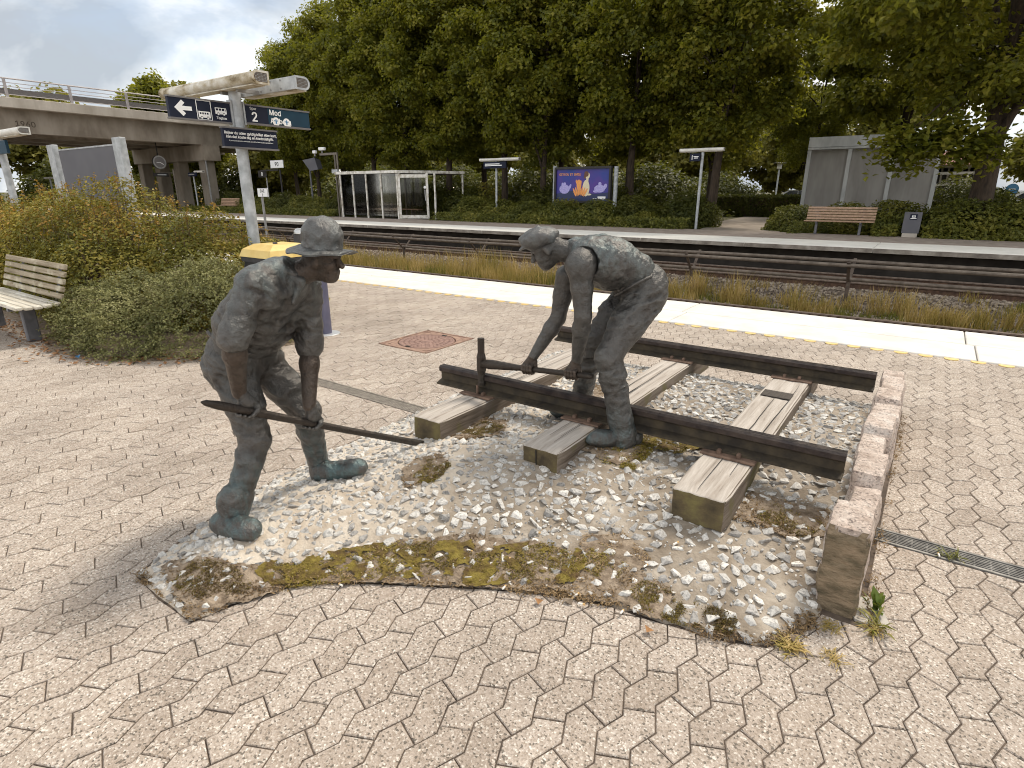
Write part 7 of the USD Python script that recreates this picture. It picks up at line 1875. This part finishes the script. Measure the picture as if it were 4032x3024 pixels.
obj('young_shoots', leaf_quads(TL, np.array([0, 0, 0.8]) + rb2.normal(0, 0.5, TL.shape), rb2, 0.042, 0.026, 0.2), 'leaf_tip', bush, label='yellow orange young shoots on top')
sh2.build('shoot_stems', 'twig', bush, kind='stuff')
st2 = MB()
for p in P[rb2.choice(len(P), 160)]:
    b = GB[int(np.argmin([(p[0] - g[0]) ** 2 + (p[1] - g[1]) ** 2 for g in GB]))]
    st2.tube([(b[0], b[1], 0), (p[0] * 0.6 + b[0] * 0.4, p[1] * 0.6 + b[1] * 0.4, p[2] * 0.55), p], [0.02, 0.012, 0.004], 5)
st2.build('stems', 'twig', bush, kind='stuff')
LB = [(-7.15, 2.85, 0.95, 0.72, 0.80), (-6.35, 3.15, 0.80, 0.72, 0.84), (-7.75, 2.65, 0.65, 0.5, 0.62), (-6.75, 3.5, 0.9, 0.6, 0.92), (-5.95, 3.45, 0.42, 0.42, 0.62), (-6.85, 2.55, 0.7, 0.42, 0.5)]
low = thing('bush', 'low grey green spreading bush between bench and hatted statue', 'bush')
P, d, lf = mound(rb2, LB, 36000, 0.024, 0.62, 0.2, 0.1, 9, shell=0.7)
sprays = MB(); SP = []
for i in rb2.choice(len(P), 2300):
    p, dd_ = P[i], d[i]
    o = dd_ * [1, 1, 0.25] + rb2.normal(0, 0.35, 3) + [0, -0.10, 0.18]; o /= np.linalg.norm(o)
    L_ = rb2.uniform(0.08, 0.24)
    t = np.linspace(0, 1, 5)[:, None]
    C_ = p - o * 0.05 + o * t * L_ + np.array([0, 0, -0.22]) * t ** 2 * L_
    for s in np.linspace(0.1, 1, 11):
        q = p - o * 0.05 + o * s * L_ + np.array([0, 0, -0.22]) * s ** 2 * L_
        SP.append(q + rb2.normal(0, 0.007, 3)); SP.append(q + rb2.normal(0, 0.010, 3))
    if i % 3 == 0: sprays.tube(C_, 0.0022, 3, caps=False)
SP = np.array(SP)
obj('foliage', lf, 'leaf_low', low)
obj('sprays', leaf_quads(SP, np.array([0, -0.15, 0.9]) + rb2.normal(0, 0.45, SP.shape), rb2, 0.024, 0.015, 0.2), 'leaf_low', low)
sprays.build('twigs', 'twig', low, kind='stuff')
# bare earth and fallen leaves beneath the bushes
earth = sg.Polygon([(-5.72, 3.15), (-6.1, 2.55), (-6.6, 2.22), (-7.4, 2.08), (-8.2, 2.25), (-9.6, 2.42), (-17, 2.4), (-17, 5.2), (-8, 5.3), (-6.4, 4.5), (-5.6, 3.8)]).buffer(0.06)
MB().prism(earth, -0.004, 0.004).build('planting_bed', 'soil', kind='structure', label='bare brown earth under the bushes', cat='soil')
n = 420
Lx = rb2.uniform(-9.9, -5.6, n); Ly = np.interp(Lx, [-9.9, -8.0, -7.3, -6.5, -5.6], [2.25, 2.12, 2.0, 2.2, 3.0]) + rb2.normal(0, 0.12, n)
obj('fallen_leaves', leaf_quads(np.c_[Lx, Ly, rb2.uniform(0.006, 0.02, n)], np.array([0, 0, 1.0]) + rb2.normal(0, 0.25, (n, 3)), rb2, 0.05, 0.035, 0.2), 'dead_leaf', kind='stuff', label='brown fallen leaves along the foot of the bushes', cat='fallen leaves')
# weeds, tufts and litter near the sculpture
def weed(label, x, y, z, n, L, up, mat='leaf_weed', cat='weed', name='weed', group=None, wid=0.045):
    r = np.random.default_rng(int(abs(x * 1000) + abs(y * 77)))
    t = thing(name, label, cat, group)
    a = r.uniform(0, 2 * np.pi, n)
    D = np.c_[np.cos(a), np.sin(a), r.uniform(0.3, 1.4, n) * up]; D /= np.linalg.norm(D, axis=1, keepdims=True)
    mb = MB()
    for k in range(n):
        l = L * r.uniform(0.4, 1.2); w = np.cross(D[k], [0, 0, 1.0]); w /= np.linalg.norm(w); w *= l * wid
        p0 = np.array([x, y, z]) + r.normal(0, 0.018 if wid < 0.1 else 0.01, 3) * [1, 1, 0]; p1 = p0 + D[k] * l * 0.55; p2 = p0 + D[k] * l + [0, 0, -l * 0.18]
        mb.add([p0 - w * 0.3, p0 + w * 0.3, p1 + w, p1 - w, p2], [[0, 1, 2], [0, 2, 3], [3, 2, 4]])
    mb.build('blades', mat, t)
weed('broad leaved green weed at the outer foot of the front granite block', 0.075, 2.42, 0.0, 16, 0.10, 2.0, wid=0.15)
weed('thin green grass tuft below the broad weed at the front granite block', 0.085, 2.31, 0.0, 26, 0.10, 0.9, 'grass_green', 'grass tuft', 'grass_tuft')
weed('yellowish grass tuft at the front tip of the gravel bed', gz(3105, 2545)[0], gz(3105, 2545)[1], 0.0, 170, 0.060, 0.45, 'grass_dry', 'grass tuft', 'grass_tuft')
weed('small dry grass tuft in the paving joint right of the gravel tip', gz(3280, 2590)[0], gz(3280, 2590)[1], 0.0, 90, 0.040, 0.5, 'grass_dry', 'grass tuft', 'grass_tuft')
weed('grass tuft beside the grey concrete patch', gz(3440, 2478)[0], gz(3440, 2478)[1], 0.0, 100, 0.045, 0.5, 'grass_dry', 'grass tuft', 'grass_tuft')
weed('dry grass tuft in front of the front granite block', gz(3270, 2470)[0], gz(3270, 2470)[1], 0.0, 90, 0.040, 0.5, 'grass_dry', 'grass tuft', 'grass_tuft')
weed('grass tuft growing in the slatted drain', gz(3740, 2190)[0], gz(3740, 2190)[1], 0.0, 50, 0.06, 0.7, 'grass_green', 'grass tuft', 'grass_tuft')
weed('green moss tuft at the outer edge of the gravel bed, left of the curved soil', gz(1140, 2300)[0], gz(1140, 2300)[1], 0.0, 30, 0.03, 0.4, 'grass_dry', 'grass tuft', 'grass_tuft')
rl = np.random.default_rng(606)
bz1 = lambda x, y: float(bed_z(np.array(x), np.array(y)))
butts = [(2010, 2222), (2290, 2365), (2115, 2140), (2655, 2200), (3160, 2150), (1985, 2300), (2270, 2330), (2450, 2395), (1340, 2290), (1850, 2190), (2540, 2260), (1910, 2225), (2200, 2100), (2700, 1890), (3700, 2172)]
for i, (a, b) in enumerate(butts):
    P = gz(a, b, 0.03); P[2] = bz1(P[0], P[1]) + 0.014
    ang = rl.uniform(0, np.pi); u = np.array([math.cos(ang), math.sin(ang), rl.normal(0, 0.2)])
    t = thing('cigarette_butt', 'white cigarette butt lying on the gravel or soil', 'cigarette butt', 'cigarette butts littering the bed')
    tan_ = i in (3, 4, 9)
    MB().tube([P - u * 0.014, P + u * 0.006], 0.0042, 6).build('paper', 'butt_white', t)
    MB().tube([P + u * 0.0062, P + u * 0.015], 0.0043, 6).build('filter', 'butt_tan', t)
for i, (a, b, lab) in enumerate(((2552, 2488, 'brown dead leaf on the paving below the gravel bed'), (3150, 2450, 'brown clod beside the gravel tip and granite block'), (2120, 2375, 'brown dead leaf at the lower edge of the soil band'), (2240, 2375, 'dark clod at the edge of the soil band'), (3130, 2520, 'brown clod next to the yellowish grass tuft'))):
    P = gz(a, b, 0.004)
    if 'leaf' in lab:
        obj('dead_leaf', leaf_quads(P[None] + [0, 0, 0.008], np.array([[0.2, 0.1, 1.0]]), np.random.default_rng(i), 0.05, 0.035, 0.3), 'dead_leaf', label=lab, cat='leaf')
    else:
        v, f = stone_shape(np.random.default_rng(i + 3), 0.6)
        obj('clod', (v * 0.024 + P + [0, 0, 0.008], f), 'soil', label=lab, cat='clod')
P = gz(310, 1412)
obj('scrap', leaf_quads(P[None] + [0, 0, 0.02], np.array([[0.3, -0.3, 1.0]]), np.random.default_rng(4), 0.07, 0.05, 0.4), 'sign_blue', label='small blue and white wrapper at the foot of the low bush', cat='wrapper')
